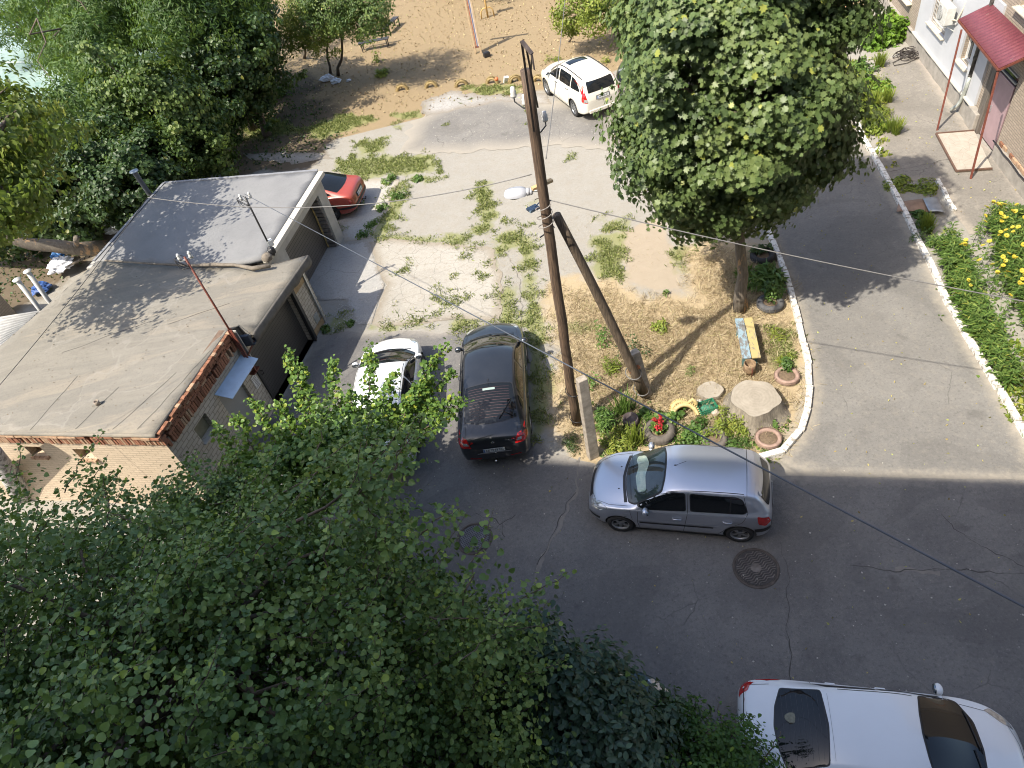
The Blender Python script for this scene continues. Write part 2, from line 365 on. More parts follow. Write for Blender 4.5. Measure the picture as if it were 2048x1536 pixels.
def sheet(name,pts,z,mat,jit=.06,sp=.4,label=None,world=False,seed=0,step=.12,thick=0):
    P=[Vector((p[0],p[1])) for p in (pts if world else pxpoly(pts))]
    B=[]
    for i,p in enumerate(P):
        q=P[(i+1)%len(P)]; k=max(1,int((q-p).length/step))
        for j in range(k):
            a=p.lerp(q,j/k)
            if jit: a=a+Vector((mnoise.noise(Vector((a.x*2.2,a.y*2.2,seed))),mnoise.noise(Vector((a.x*2.2,a.y*2.2,seed+9)))))*jit*2
            B.append(a)
    Bn=np.array([(b.x,b.y) for b in B]); lo=Bn.min(0); hi=Bn.max(0)
    gx,gy=np.meshgrid(np.arange(lo[0],hi[0],sp),np.arange(lo[1],hi[1],sp)); G=np.stack([gx.ravel(),gy.ravel()],1)
    if len(G): 
        sdv=poly_sd(G,Bn); G=G[sdv>sp*.35]
    allv=[Vector(b) for b in Bn]+[Vector(g) for g in G]
    nb=len(Bn)
    vs,es,fs,_,_,_=delaunay_2d_cdt(allv,[(i,(i+1)%nb) for i in range(nb)],[tuple(range(nb))],1,1e-5)
    V=np.array([(v.x,v.y,z) for v in vs]); tri=np.array([f[:3] for f in fs if len(f)==3]); 
    e=np.maximum(poly_sd(V[:,:2],Bn),0)
    # make faces point up
    a,b,c_=V[tri[:,0]],V[tri[:,1]],V[tri[:,2]]; up=np.cross(b-a,c_-a)[:,2]; tri[up<0]=tri[up<0][:,::-1]
    o=np_mesh(name,V,tri,mat,{'edge':e})
    return tag(o,label,kind='structure')
def asphalt(name,c1,c2,dust=(.30,.27,.22),dustw=.35,speck=.5,wear=.35,edgew=.3,cs=.42,camt=.65,clo=.5,cw=.0065):
    t=NT(name); v=t.coord(); n1=t.noise(v,.55,6,.62,.3); n2=t.noise(v,5,6,.7); n3=t.noise(v,85,3,.7); n4=t.noise(v,30,3,.6)
    n5=t.noise(v,16,4,.75); c=t.mix(t.ramp(n1,[(.35,0.0),(.68,1.0)]),c1,c2); c=t.mix(t.ramp(n5,[(.30,.6),(.48,0.0)]),c,tuple(x*.6 for x in c1)); c=t.mix(t.ramp(n5,[(.58,0.0),(.72,.45)]),c,tuple(min(1,x*1.5) for x in c2))
    c=t.mix(t.ramp(n2,[(.52,0.0),(.78,wear)]),c,dust)
    c=t.mix(t.ramp(n2,[(.25,.5),(.42,0.0)]),c,tuple(x*.72 for x in c1))
    c=t.mix(t.ramp(n3,[(.60,0.0),(.74,speck)]),c,tuple(min(1,x*2.1) for x in c2))
    c=t.mix(t.ramp(n3,[(.27,speck),(.40,0.0)]),c,tuple(x*.5 for x in c1))
    vo=t.n('TexVoronoi',feature='DISTANCE_TO_EDGE'); dv=t.n('Mapping'); t.l(v,dv.inputs[0])
    wv=t.n('MixRGB',blend_type='ADD'); wv.inputs[0].default_value=.5; t.l(v,wv.inputs[1])
    nn=t.n('TexNoise'); nn.inputs['Scale'].default_value=1.2; nn.inputs['Detail'].default_value=6; t.l(v,nn.inputs['Vector']); t.l(nn.outputs['Color'],wv.inputs[2])
    t.l(wv.outputs[0],vo.inputs['Vector']); vo.inputs['Scale'].default_value=cs
    crack=t.math('MULTIPLY',t.ramp(vo.outputs['Distance'],[(.0,1.0),(cw,0.0)]),t.ramp(n1,[(clo,0.0),(clo+.12,camt)]))
    c=t.mix(crack,c,tuple(x*.45 for x in c1))
    ns_=t.noise(v,1.15,3,.5); c=t.mix(t.ramp(ns_,[(.66,0.0),(.72,.38)]),c,tuple(x*.5 for x in c1)); np_=t.noise(v,.33,2,.4,1.5); c=t.mix(t.ramp(np_,[(.535,0.0),(.545,.22)]),c,tuple(x*.7 for x in c1))
    e=t.math('ADD',t.attr('edge'),t.math('MULTIPLY',t.math('SUBTRACT',n2,.5),.7))
    c=t.mix(t.ramp(e,[(.0,.85),(edgew,0.0)]),c,dust)
    t.col(c); t.set(Roughness=.88); t.b.inputs['Specular IOR Level'].default_value=.28
    t.bump(t.math('ADD',n3,t.math('MULTIPLY',n4,.6)),.6,.012); return t.m
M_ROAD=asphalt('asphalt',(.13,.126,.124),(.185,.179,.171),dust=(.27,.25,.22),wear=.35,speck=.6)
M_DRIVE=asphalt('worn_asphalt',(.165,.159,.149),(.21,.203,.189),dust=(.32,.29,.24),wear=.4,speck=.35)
M_PATCH=asphalt('upper_asphalt',(.165,.158,.148),(.21,.202,.187),dust=(.34,.31,.26),wear=.6,speck=.4,edgew=.9)
M_PAVE=asphalt('pavement_asphalt',(.185,.172,.152),(.24,.222,.195),dust=(.35,.31,.26),wear=.55,speck=.4)
M_CONC=asphalt('old_concrete',(.36,.345,.315),(.43,.41,.37),dust=(.30,.26,.2),wear=.5,speck=.35)
M_GRAV=asphalt('gravel',(.30,.29,.27),(.38,.37,.35),dust=(.22,.19,.15),wear=.5,speck=.9,edgew=.5)
KL=[(1512,925),(1545,925),(1575,905),(1598,882),(1612,855),(1620,820),(1625,775),(1623,735),(1612,690),(1600,640),(1590,600),(1578,555),(1563,515),(1545,470),(1528,430)]
KR=[(2075,920),(2048,885),(2018,830),(1990,780),(1960,730),(1930,680),(1905,640),(1880,590),(1855,530),(1828,478),(1803,425),(1775,375),(1748,325),(1722,280),(1700,230),(1680,185),(1655,130)]
yard=[(200,1650),(250,1050),(560,815),(585,770),(640,672),(690,662),(740,668),(800,662),(880,666),(925,652),(1000,640),(1055,655),(1060,700),(1062,880),(1110,905),(1175,925),(1300,955),(1512,955),(1545,948),(2100,958),(2400,1000),(2400,1900),(200,1900)]
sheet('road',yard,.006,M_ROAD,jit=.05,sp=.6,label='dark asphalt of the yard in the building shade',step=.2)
drive=[(1512,952),(1530,930)]+KL[1:]+[(1500,380),(1440,330),(1300,300),(1232,292),(1232,190),(1420,150),(1655,110)]+[KR[i] for i in range(len(KR)-1,-1,-1)]+[(2100,960),(1545,952)]
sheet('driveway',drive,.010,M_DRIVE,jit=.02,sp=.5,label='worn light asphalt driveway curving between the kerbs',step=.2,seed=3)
sheet('asphalt_patch',[(800,310),(830,240),(905,205),(1000,192),(1100,205),(1240,186),(1250,300),(1100,292),(1000,300),(870,306)],.014,M_PATCH,jit=.16,sp=.4,label='old asphalt strip in front of the pale suv',seed=8)
M_SLAB=asphalt('slab_concrete',(.33,.325,.31),(.38,.37,.35),dust=(.25,.23,.2),wear=.35,speck=.3,edgew=.12)
sheet('concrete_pad',[(652,492),(735,484),(768,570),(742,650),(715,650),(690,600),(640,600),(600,560)],.016,M_SLAB,jit=.03,sp=.3,label='smooth concrete apron in front of the grey garage',seed=2)
M_BROKEN=asphalt('broken_concrete',(.39,.37,.33),(.34,.32,.28),dust=(.25,.215,.165),wear=.9,speck=.5,edgew=.35,cs=1.7,camt=.75,clo=.3,cw=.02)
sheet('broken_slab',[(738,484),(800,478),(890,486),(985,498),(1005,560),(1000,640),(900,640),(760,655),(744,650),(769,571)],.012,M_BROKEN,jit=.07,sp=.3,label='broken pale concrete slab with weeds in its cracks',seed=4)
sheet('garage_pad',[(700,360),(800,358),(775,420),(738,478),(690,484),(675,430)],.013,M_CONC,jit=.03,sp=.3,label='concrete pad behind the red car',seed=6)
sheet('gravel_strip',[(490,308),(560,304),(650,306),(668,318),(600,326),(500,322)],.009,M_GRAV,jit=.1,sp=.3,label='strip of grey gravel behind the grey garage roof',seed=12)
sheet('gravel_verge',[(840,205),(905,180),(960,190),(1090,186),(1100,210),(1000,205),(905,222),(850,235)],.018,M_GRAV,jit=.12,sp=.3,label='grey gravel along the row of tyres',seed=13)
pave=[(1748,118),(1838,112),(1900,208),(1960,285),(2000,318),(2060,400),(2100,470),(1940,470),(1905,425),(1880,362),(1770,362),(1745,322),(1762,285),(1735,190),(1752,150)]
sheet('pavement',pave,.012,M_PAVE,jit=.03,sp=.4,label='grey asphalt pavement along the apartment wall',seed=5)
# kerbs: rows of whitewashed stones
t=NT('whitewashed_stone'); v=t.coord(); n=t.noise(v,9,8,.75); t.col(t.mix(t.ramp(n,[(.42,1.0),(.50,0.0)]),(.72,.70,.65),(.30,.27,.23))); t.set(Roughness=.9); t.bump(n,.5,.01); M_KERB=t.m
def kerb(name,pts,w,h,label,side=1,L=.75):
    P=[U(*p) for p in pts]; mb=MB(); seglen=[(P[i+1]-P[i]).length for i in range(len(P)-1)]; tot=sum(seglen)
    def at(s):
        for i,l in enumerate(seglen):
            if s<=l: return P[i].lerp(P[i+1],s/l)
            s-=l
        return P[-1]
    s=0; rr=random.Random(3)
    while s<tot-.1:
        e=min(s+L,tot); a=at(s+.02); b=at(e-.02); d=(b-a).normalized(); nrm=Vector((-d.y,d.x,0))*side
        off=nrm*(w/2+rr.uniform(-.02,.02)); mb.bar(a+off+Vector((0,0,h/2-.05+rr.uniform(-.012,.012))),b+off+Vector((0,0,h/2-.05+rr.uniform(-.012,.012))),w,h+.1)
        s=e
    o=mb.build(name,M_KERB,bevel=.018); return tag(o,label,kind='structure')
kerb('kerb',KL,.15,.13,'whitewashed kerb curving round the straw garden',side=1)
kerb('kerb',KR,.14,.13,'long whitewashed kerb in front of the flower beds',side=-1,L=1.0)
kerb('kerb',[(1870,362),(1880,380),(1890,400),(1905,425)],.12,.1,'short whitewashed kerb beside the metal sheets',L=.5)
# cracks in the yard asphalt
M_CRACK=plain('crack_dark',(.065,.062,.058),.95); M_CRACKD=plain('crack_dust',(.20,.185,.165),.95)
def crack(pts,wd,mat,label,z=.0105,seed=0):
    P=[U(*p) for p in pts]; V=[];Fc=[]; rr=random.Random(seed); L=[]
    for i in range(len(P)-1):
        k=max(2,int((P[i+1]-P[i]).length/.09))
        for j in range(k): L.append(P[i].lerp(P[i+1],j/k))
    L.append(P[-1])
    for i,p in enumerate(L):
        d=(L[min(i+1,len(L)-1)]-L[max(0,i-1)]).normalized(); nn=Vector((-d.y,d.x,0)); q=p+nn*(mnoise.noise(p*3.3)*.09+rr.uniform(-.018,.018))
        ww=wd*(.35+abs(mnoise.noise(p*2.1+Vector((5,0,0))))*2.2); V+=[(q.x+nn.x*ww,q.y+nn.y*ww,z),(q.x-nn.x*ww,q.y-nn.y*ww,z)]
    Fc=[(2*i,2*i+1,2*i+3,2*i+2) for i in range(len(L)-1)]
    mb=MB(); mb.add(V,Fc); return tag(mb.build('road_crack',mat),label,kind='structure')
crack([(1160,915),(1150,990),(1120,1050),(1085,1110),(1070,1170)],.035,M_CRACKD,'dusty seam in the asphalt left of the silver hatchback')
crack([(1150,985),(1110,1060),(1075,1130)],.008,M_CRACK,'thin crack along the dusty seam',.0135,4)
crack([(1560,1085),(1575,1160),(1578,1260),(1580,1380)],.007,M_CRACK,'long crack running down from the ribbed manhole',seed=2)
crack([(1700,1130),(1800,1142),(1900,1138),(2048,1150)],.010,M_CRACK,'crack across the asphalt on the right',seed=3)
crack([(1790,1138),(1830,1142),(1880,1150)],.05,M_CRACKD,'dusty hollow on the right of the asphalt',.009,5)
crack([(950,1030),(985,1035),(1000,1050),(1030,1030)],.008,M_CRACK,'crack curling above the grid manhole',seed=6)
crack([(985,1060),(1005,1045),(1010,1075)],.007,M_CRACK,'short crack beside the grid manhole',seed=7)
crack([(1880,1030),(1960,1095),(2048,1130)],.006,M_CRACK,'fine diagonal crack on the right',seed=9)
crack([(1770,345),(1850,330),(1895,318)],.01,M_CRACK,'crack across the pavement towards the step',.0165,8)
crack([(1010,500),(1040,560),(1045,650)],.012,M_CRACKD,'joint between the weedy strips',.0165,9)
# ================================================================ buildings
M_WBRICK=brick('white_brick',(.52,.48,.41),(.44,.40,.33),(.24,.215,.18),bw=.26,bh=.12,ms=.011,dirt=.3)
M_SBRICK=brick('cream_brick',(.60,.49,.36),(.54,.44,.32),(.40,.32,.24),bw=.26,bh=.085,ms=.007,dirt=.2)
M_RBRICK=brick('red_brick',(.42,.13,.05),(.22,.085,.045),(.10,.075,.06),bw=.085,bh=.30,ms=.016,dirt=.5,offset=0)
M_RFLAT=brick('red_brick_flat',(.45,.15,.06),(.25,.10,.05),(.12,.09,.07),bw=.26,bh=.08,ms=.014,dirt=.45)
M_YBRICK=brick('yellowish_brick',(.40,.33,.26),(.33,.27,.21),(.22,.19,.16),bw=.26,bh=.078,ms=.01,dirt=.25)
t=NT('roofing_felt'); v=t.coord('Object'); v2=t.coord('Object',scale=(.28,1.3,1),rot=(0,0,-.33)); n=t.noise(v2,.8,7,.66,.5); n2=t.noise(v,70,3,.7); n3=t.noise(v,6,6,.7)
c=t.ramp(n,[(.3,(.175,.16,.135)),(.45,(.235,.217,.182)),(.53,(.20,.186,.158)),(.62,(.265,.235,.188)),(.75,(.21,.195,.168))]); pu=t.noise(v,.45,3,.5,.8); c=t.mix(t.ramp(pu,[(.55,0.0),(.565,.5),(.58,.12)]),c,(.30,.28,.245)); c=t.mix(t.ramp(n3,[(.55,0.0),(.8,.3)]),c,(.27,.25,.215)); n9=t.noise(v,18,5,.75); c=t.mix(t.ramp(n9,[(.3,.5),(.46,0)]),c,(.10,.095,.085)); c=t.mix(t.ramp(n9,[(.6,0),(.72,.35)]),c,(.31,.29,.25)); c=t.mix(t.ramp(n2,[(.3,.4),(.45,0.0)]),c,(.13,.12,.105)); c=t.mix(t.ramp(n2,[(.62,0.0),(.75,.35)]),c,(.42,.39,.34))
t.col(c); t.set(Roughness=.9); t.bump(t.math('ADD',n2,n3),.5,.015); M_FELT=t.m
t=NT('grey_roof'); v=t.coord(); n=t.noise(v,.9,6,.6); n2=t.noise(v,90,3,.7); c=t.ramp(n,[(.3,(.185,.187,.19)),(.7,(.235,.236,.236))]); n8=t.noise(v,14,5,.75); c=t.mix(t.ramp(n8,[(.3,.4),(.46,0)]),c,(.12,.12,.12)); c=t.mix(t.ramp(n8,[(.6,0),(.72,.3)]),c,(.33,.33,.32)); c=t.mix(t.ramp(n2,[(.3,.35),(.5,0)]),c,(.14,.14,.15)); c=t.mix(t.ramp(n2,[(.6,0),(.75,.3)]),c,(.36,.36,.37)); t.col(c); t.set(Roughness=.85); t.bump(n2,.35,.01); M_GROOF=t.m
M_CONCW=plain('cast_concrete',(.40,.385,.35),.9,var=.14,scale=3,bump=.3)
M_LIGHTC=plain('pale_coping',(.55,.52,.45),.85,var=.12,scale=4,bump=.2)
M_FELTD=plain('felt_flashing',(.11,.103,.092),.9,var=.25,scale=5,bump=.5)
M_TAR=plain('tar_seam',(.17,.145,.115),.85,var=.3,scale=6,bump=.4)
M_DKMET=plain('dark_metal',(.045,.045,.047),.45,metal=.3)
M_RUSTR=plain('red_brown_steel',(.15,.045,.03),.55,var=.3,scale=12,bump=.2)
M_BLUESH=plain('pale_blue_sheet',(.42,.55,.70),.45,var=.08,scale=5)
M_GREYD=plain('grey_door_paint',(.27,.275,.27),.5,var=.08,scale=2)
M_WHITEP=plain('white_paint',(.60,.60,.585),.5,var=.06)
M_ZINC=plain('zinc',(.45,.47,.48),.4,metal=.6,var=.15,scale=10)
M_BLACK=plain('black_plastic',(.02,.02,.022),.45,var=.2)
M_WIN=glass('window_glass',(.02,.025,.03),.05)
def doormat_(name,c,pitch=.2,groove=.045):
    t=NT(name); co=t.n('TexCoord'); sp=t.n('SeparateXYZ'); t.l(co.outputs['Object'],sp.inputs[0])
    f=t.math('FRACT',t.math('DIVIDE',sp.outputs[2],pitch)); g=t.math('LESS_THAN',f,groove/pitch)
    g2=t.math('MULTIPLY',t.math('SINE',t.math('MULTIPLY',f,6.283)),.12)
    n=t.noise(co.outputs['Object'],2,4); t.col(t.mix(g,t.ramp(n,[(.3,tuple(x*.9 for x in c)),(.7,tuple(x*1.1 for x in c))]),tuple(x*.25 for x in c)))
    t.set(Roughness=.42,Metallic=.2); t.bump(t.math('SUBTRACT',g2,g),.6,.02); return t.m
M_SECD=doormat_('sectional_door',(.13,.12,.108),.13,.02)
M_SECD2=doormat_('sectional_door_dark',(.085,.082,.078),.11,.018)
def wall_mesh(W,z0,z1,T,holes,mb=None,mi=0,x0=0):
    """wall in local x (along) z (up), outer face at y=0 and thickness towards +y, openings with reveals"""
    mb=mb or MB(); X=sorted(set([x0,W]+[h[0] for h in holes]+[h[1] for h in holes])); Z=sorted(set([z0,z1]+[h[2] for h in holes]+[h[3] for h in holes]))
    inh=lambda x,z: any(h[0]<x<h[1] and h[2]<z<h[3] for h in holes)
    for i in range(len(X)-1):
        for j in range(len(Z)-1):
            a,b,c,d=X[i],X[i+1],Z[j],Z[j+1]
            if inh((a+b)/2,(c+d)/2): continue
            mb.add([(a,0,c),(b,0,c),(b,0,d),(a,0,d)],[(0,1,2,3)],mi); mb.add([(a,T,c),(b,T,c),(b,T,d),(a,T,d)],[(3,2,1,0)],mi)
    for h in holes:
        a,b,c,d=h[:4]
        mb.add([(a,0,c),(a,T,c),(a,T,d),(a,0,d),(b,0,c),(b,T,c),(b,T,d),(b,0,d)],[(0,3,2,1),(4,5,6,7),(3,7,6,2),(0,1,5,4)],mi)
    mb.add([(x0,0,z0),(x0,T,z0),(x0,T,z1),(x0,0,z1),(W,0,z0),(W,T,z0),(W,T,z1),(W,0,z1)],[(0,1,2,3),(4,7,6,5),(3,2,6,7),(0,4,5,1)],mi)
    return mb
class Frame:
    def __init__(s,A,ang): s.A=Vector((A[0],A[1],0)); s.a=math.radians(ang); s.d=Vector((math.cos(s.a),math.sin(s.a),0)); s.n=Vector((-s.d.y,s.d.x,0))
    def w(s,x,y,z): return s.A+s.d*x+s.n*y+Vector((0,0,z))
    def px(s,px,py,off=0):
        r=Vector(RW@np.array([px-1024,py-768,FPX])); t=(s.A.dot(s.n)+off)/(r.x*s.n.x+r.y*s.n.y)
        P=r*t+Vector((0,0,CAMH)); return (P-s.A).dot(s.d),P.z
def roof_surf(name,pts,mat,parent,thick=.1,sp=.35,fall=2.2,lump=.012,sub=True):
    P=[Vector(p) for p in pts]; B=[]
    for i,p in enumerate(P):
        q=P[(i+1)%len(P)]; k=max(1,int((q-p).length/.3)); B+=[p.lerp(q,j/k) for j in range(k)]
    Bn=np.array([tuple(b) for b in B]); lo=Bn.min(0); hi=Bn.max(0)
    gx,gy=np.meshgrid(np.arange(lo[0],hi[0],sp),np.arange(lo[1],hi[1],sp)); G=np.stack([gx.ravel(),gy.ravel()],1); G=G[poly_sd(G,Bn)>sp*.4]
    nb=len(B); vs,_,fs,_,_,_=delaunay_2d_cdt([Vector(b[:2]) for b in Bn]+[Vector(g) for g in G],[(i,(i+1)%nb) for i in range(nb)],[tuple(range(nb))],1,1e-5)
    V=[]
    for i,v in enumerate(vs):
        d=np.linalg.norm(Bn[:,:2]-np.array(v),axis=1)
        z=Bn[d.argmin(),2] if d.min()<1e-3 else (Bn[:,2]/d**fall).sum()/(1/d**fall).sum()
        if d.min()>.1: z+=mnoise.noise(Vector((v.x*.9,v.y*.9,0)))*lump*2
        V.append((v.x,v.y,z))
    mb=MB(); tri=[]
    for f in fs:
        a,b,c=[Vector(V[i]) for i in f[:3]]
        tri.append(tuple(f) if (b-a).cross(c-a).z>0 else tuple(f)[::-1])
    mb.add(V,tri,0,True); o=mb.build(name,mat,parent); s=o.modifiers.new('thick','SOLIDIFY'); s.thickness=thick; s.offset=-1
    return o
# ---- garage 1 (grey roof, rear)
F1=Frame((-4.66,22.80),251.0); g1=empty('garage',F1.w(0,0,0),0,'grey flat roofed concrete garage with dark sectional door next to the red car','garage')
def inG(o,fr,root,x=0,y=0,z=0,rz=0):
    """place o (built in wall coordinates) into the frame, parented to root"""
    o.parent=root; o.matrix_parent_inverse=Matrix(); loc=fr.w(x,y,z)-Vector(root.location); o.location=loc; o.rotation_euler=(0,0,fr.a+rz); return o
# frame y must point into the garage: rotate 90 left of d = away from yard?
# (d points to the camera side, left of it is +x yard side, so the wall thickness uses negative y)
def wallf(fr,root,W,z0,z1,T,holes,mat,name='wall',x0=0,y=0):
    mb=wall_mesh(W,z0,z1,T,holes,x0=x0); mb.v=[(v[0],-v[1],v[2]) for v in mb.v]; mb.f=[f[::-1] for f in mb.f]
    return inG(mb.build(name,mat),fr,root,0,y,0)
wallf(F1,g1,4.55,0,2.47,.42,[(.52,3.55,-.01,2.1)],M_CONCW,x0=-.02)
mb=MB(); mb.box((2.0,-.46,1.05),(3.2,.05,2.2)); inG(mb.build('door',M_SECD),F1,g1)
mb=MB()
rr=random.Random(5)
for i in range(13): mb.box((.535+rr.uniform(-.01,.03),-.22,.10+i*.155),(.06+rr.uniform(0,.04),.30,.13),rz=rr.uniform(-.05,.05))
inG(mb.build('door_jamb',plain('grey_mortar',(.17,.155,.14),.9,var=.35,scale=9,bump=.6),bevel=.02),F1,g1)
mb=MB(); mb.box((.59,-.375,1.05),(.03,.05,2.05)); mb.box((2.0,-.375,2.07),(3.0,.05,.04)); inG(mb.build('foam_seal',plain('yellow_foam',(.5,.38,.15),.9,var=.3,scale=20)),F1,g1)
mb=MB(); mb.box((2.27,.04,2.52),(4.9,.22,.14)); inG(mb.build('coping',M_LIGHTC,bevel=.012),F1,g1)
p=lambda x,y,z: U(x,y,z)
a=p(651,337,2.62); b=p(531,512,2.62); dvec=(U(330,365,2.62)-U(655,335,2.62)); 
R1=[F1.w(-.18,-.07,2.62),F1.w(4.72,-.07,2.62),p(430,532,2.62),p(188,522,2.55),p(328,366,2.62)]
r1=roof_surf('roof',[v-Vector(g1.location) for v in R1],M_GROOF,g1,thick=.14)
mb=MB(); q=[Vector(v) for v in R1]
for a_,b_ in ((q[0],q[4]),(q[4],q[3])): mb.bar(a_+Vector((0,0,.012)),b_+Vector((0,0,.012)),.1,.03)
o=mb.build('roof_edge',plain('grey_flashing',(.22,.225,.24),.6),g1,loc=-Vector(g1.location))
for (xa,ya,xb,yb) in ((-.02,-.42,-.02,-6.2),):
    mb=MB(); mb.box((.13,-3.4,1.22),(.3,5.9,2.44)); inG(mb.build('wall',M_CONCW),F1,g1)
mb=MB(); mb.box((2.3,-6.35,1.22),(4.4,.3,2.44)); inG(mb.build('wall',M_CONCW),F1,g1)
# ---- garage 2 (felt roof, brick)
F2=Frame((-5.30,18.17),247.5); g2=empty('garage',F2.w(0,0,0),0,'white brick garage with a wide felt roof, dark roller door and small grey side door','garage')
wallf(F2,g2,3.6,0,2.25,.3,[(.86,3.52,-.01,2.0)],M_WBRICK)
wallf(F2,g2,7.02,0,2.44,.3,[(4.15,5.08,-.01,1.98),(5.66,6.2,1.6,2.12)],M_WBRICK,x0=3.602)
mb=MB(); mb.box((.0,-.6,1.1),(.28,1.2,2.2)); mb.box((.03,-3.4,1.1),(.3,4.3,2.2)); inG(mb.build('wall',M_WBRICK),F2,g2)
mb=MB(); mb.box((2.2,-.24,1.0),(2.75,.06,2.1)); inG(mb.build('garage_door',M_SECD2),F2,g2)
mb=MB(); mb.box((.80,.03,1.0),(.11,.07,2.0)); mb.box((.88,.05,1.0),(.06,.12,2.0)); inG(mb.build('door_frame',M_DKMET),F2,g2); mb=MB(); mb.box((3.55,.03,1.0),(.06,.06,2.0)); inG(mb.build('door_frame',M_DKMET,bevel=.004),F2,g2)
mb=MB(); mb.tube([(3.25,-.2,.95),(3.22,-.13,.95),(3.22,-.13,1.08),(3.25,-.2,1.08)],.012,6); o=inG(mb.build('handle',M_BLACK),F2,g2)
mb=MB(); mb.box((.30,.012,.42),(.24,.02,.3)); inG(mb.build('wall_plate',M_ZINC),F2,g2)
t=NT('ochre_render'); v=t.coord(); n=t.noise(v,7,6,.7); t.col(t.ramp(n,[(.35,(.27,.19,.10)),(.65,(.40,.30,.18))])); t.set(Roughness=.9)
mb=MB(); mb.box((.42,.006,1.95),(.72,.012,.55)); inG(mb.build('wall_render',t.m),F2,g2); mb=MB(); mb.box((.40,.006,.12),(.74,.012,.22)); inG(mb.build('wall_render',t.m),F2,g2)
mb=MB(); mb.box((.02,.02,1.0),(.05,.06,2.1)); inG(mb.build('corner_trim',M_ZINC),F2,g2)
# parapet of red bricks on the tall part
def brick_row(fr,xa,xb,z,mat,root,w=.075,h=.24,d=.12,tilt=.0,seed=0,jag=.014,drop=0.05,proud=.03):
    rr=random.Random(seed); mb=MB(); x=xa
    while x<xb-w:
        if rr.random()>drop:
            mb.box((x+w/2,proud+rr.uniform(-jag,jag)-d/2+.02,z+rr.uniform(-.006,.006)),(w-.012,d,h*(1-rr.random()*.04)),rz=rr.uniform(-.04,.04))
        x+=w
    return mb
mats3=[plain('brick_orange',(.29,.13,.075),.9,var=.3,scale=14,bump=.4),plain('brick_brown',(.20,.09,.05),.9,var=.35,scale=14,bump=.4),plain('brick_pale',(.38,.25,.16),.9,var=.3,scale=14,bump=.4)]
def rnd_mats(mb,seed=0,wts=(.5,.25,.25)):
    rs=np.random.RandomState(seed); nb=len(mb.m)//6
    for i in range(nb): 
        k=rs.choice(3,p=wts)
        for j in range(6): mb.m[i*6+j]=int(k)
    return mb
mb=brick_row(F2,3.6,7.05,2.56,None,None,h=.26,seed=1,proud=.05)
for i_,z_ in enumerate((2.73,2.81,2.89,2.96)):
    mb2=brick_row(F2,3.6+.06*(i_%2),7.05,z_,None,None,w=.13 if i_%2 else .25,h=.072,seed=2+i_,jag=.012,drop=.04,proud=.05+.012*i_); mb.add(mb2.v,mb2.f)
mb=mb; inG(rnd_mats(mb,3,(.45,.35,.2)).build('brick_cornice',mats3,bevel=.006,seg=1),F2,g2)
wallf(F2,g2,7.0,2.435,2.95,.28,[],plain('mortar_core',(.16,.11,.08),.95,var=.3),x0=3.61,y=-.03)
# grey side door and its awning, window, sign plate
mb=MB(); mb.box((4.615,-.12,.98),(.91,.05,1.95)); dr=inG(mb.build('side_door',M_GREYD,bevel=.008),F2,g2)
mb=MB(); mb.box((4.25,-.085,1.0),(.03,.03,.14)); h_=mb.build('handle',M_DKMET); h_.parent=dr
mb=MB(); 
Ra=Matrix.Rotation(-.25,3,'X'); mb.box((4.42,.24,2.12),(1.42,.48,.02),R=Ra)
for i in range(2):
    for j in range(4): mb.lathe([(.0,.0),(.012,.004),(.012,-.002)],6,Matrix.Translation((3.9+j*.36,.12+i*.24,2.165-.06*i)),smooth=False)
inG(mb.build('awning',M_BLUESH),F2,g2)
mb=MB(); mb.box((5.93,-.16,1.86),(.54,.03,.52)); wn=inG(mb.build('window',plain('boarded_window',(.20,.19,.13),.8,var=.2,scale=6)),F2,g2)
mb=MB(); mb.box((5.93,.02,1.585),(.6,.12,.035)); s_=mb.build('sill',M_CONCW); s_.parent=wn
mb=MB(); mb.box((3.76,.012,1.22),(.22,.016,.42)); sg=inG(mb.build('sign_plate',M_WHITEP),F2,g2)
mb=MB()
for i in range(7): mb.box((3.76,.0225,1.37-i*.052),(.16-.03*(i%3),.003,.014))
tx=mb.build('printed_lines',plain('print_grey',(.12,.12,.13),.7)); tx.parent=sg
mb=MB(); mb.box((3.9,.02,.38),(.5,.01,.26)); 
# felt roof
E_=p(615,511,2.44); F_=p(503,670,2.56); N_=p(478,650,2.68); G_=F2.w(3.55,-.02,2.99); H_=F2.w(7.06,-.02,3.02)
F3=Frame(F2.w(7.02,0,0)[:2],161.0)   # south wall, d points to the left
I_=F3.w(8.5,.06,3.02); J_=p(-150,835,2.75); J1=p(0,692,2.66); K_=p(196,522,2.58); K2=p(430,536,2.56); K3=p(540,531,2.52)
sc2=F3.w(0,.0,0)
S_=F3.w(-.04,.06,3.02)
R2=[E_,F_,N_,G_,H_.lerp(S_,.5),I_,J_,J1,K_,K2,K3]
r2=roof_surf('roof',[v-Vector(g2.location) for v in R2],M_FELT,g2,thick=.07)
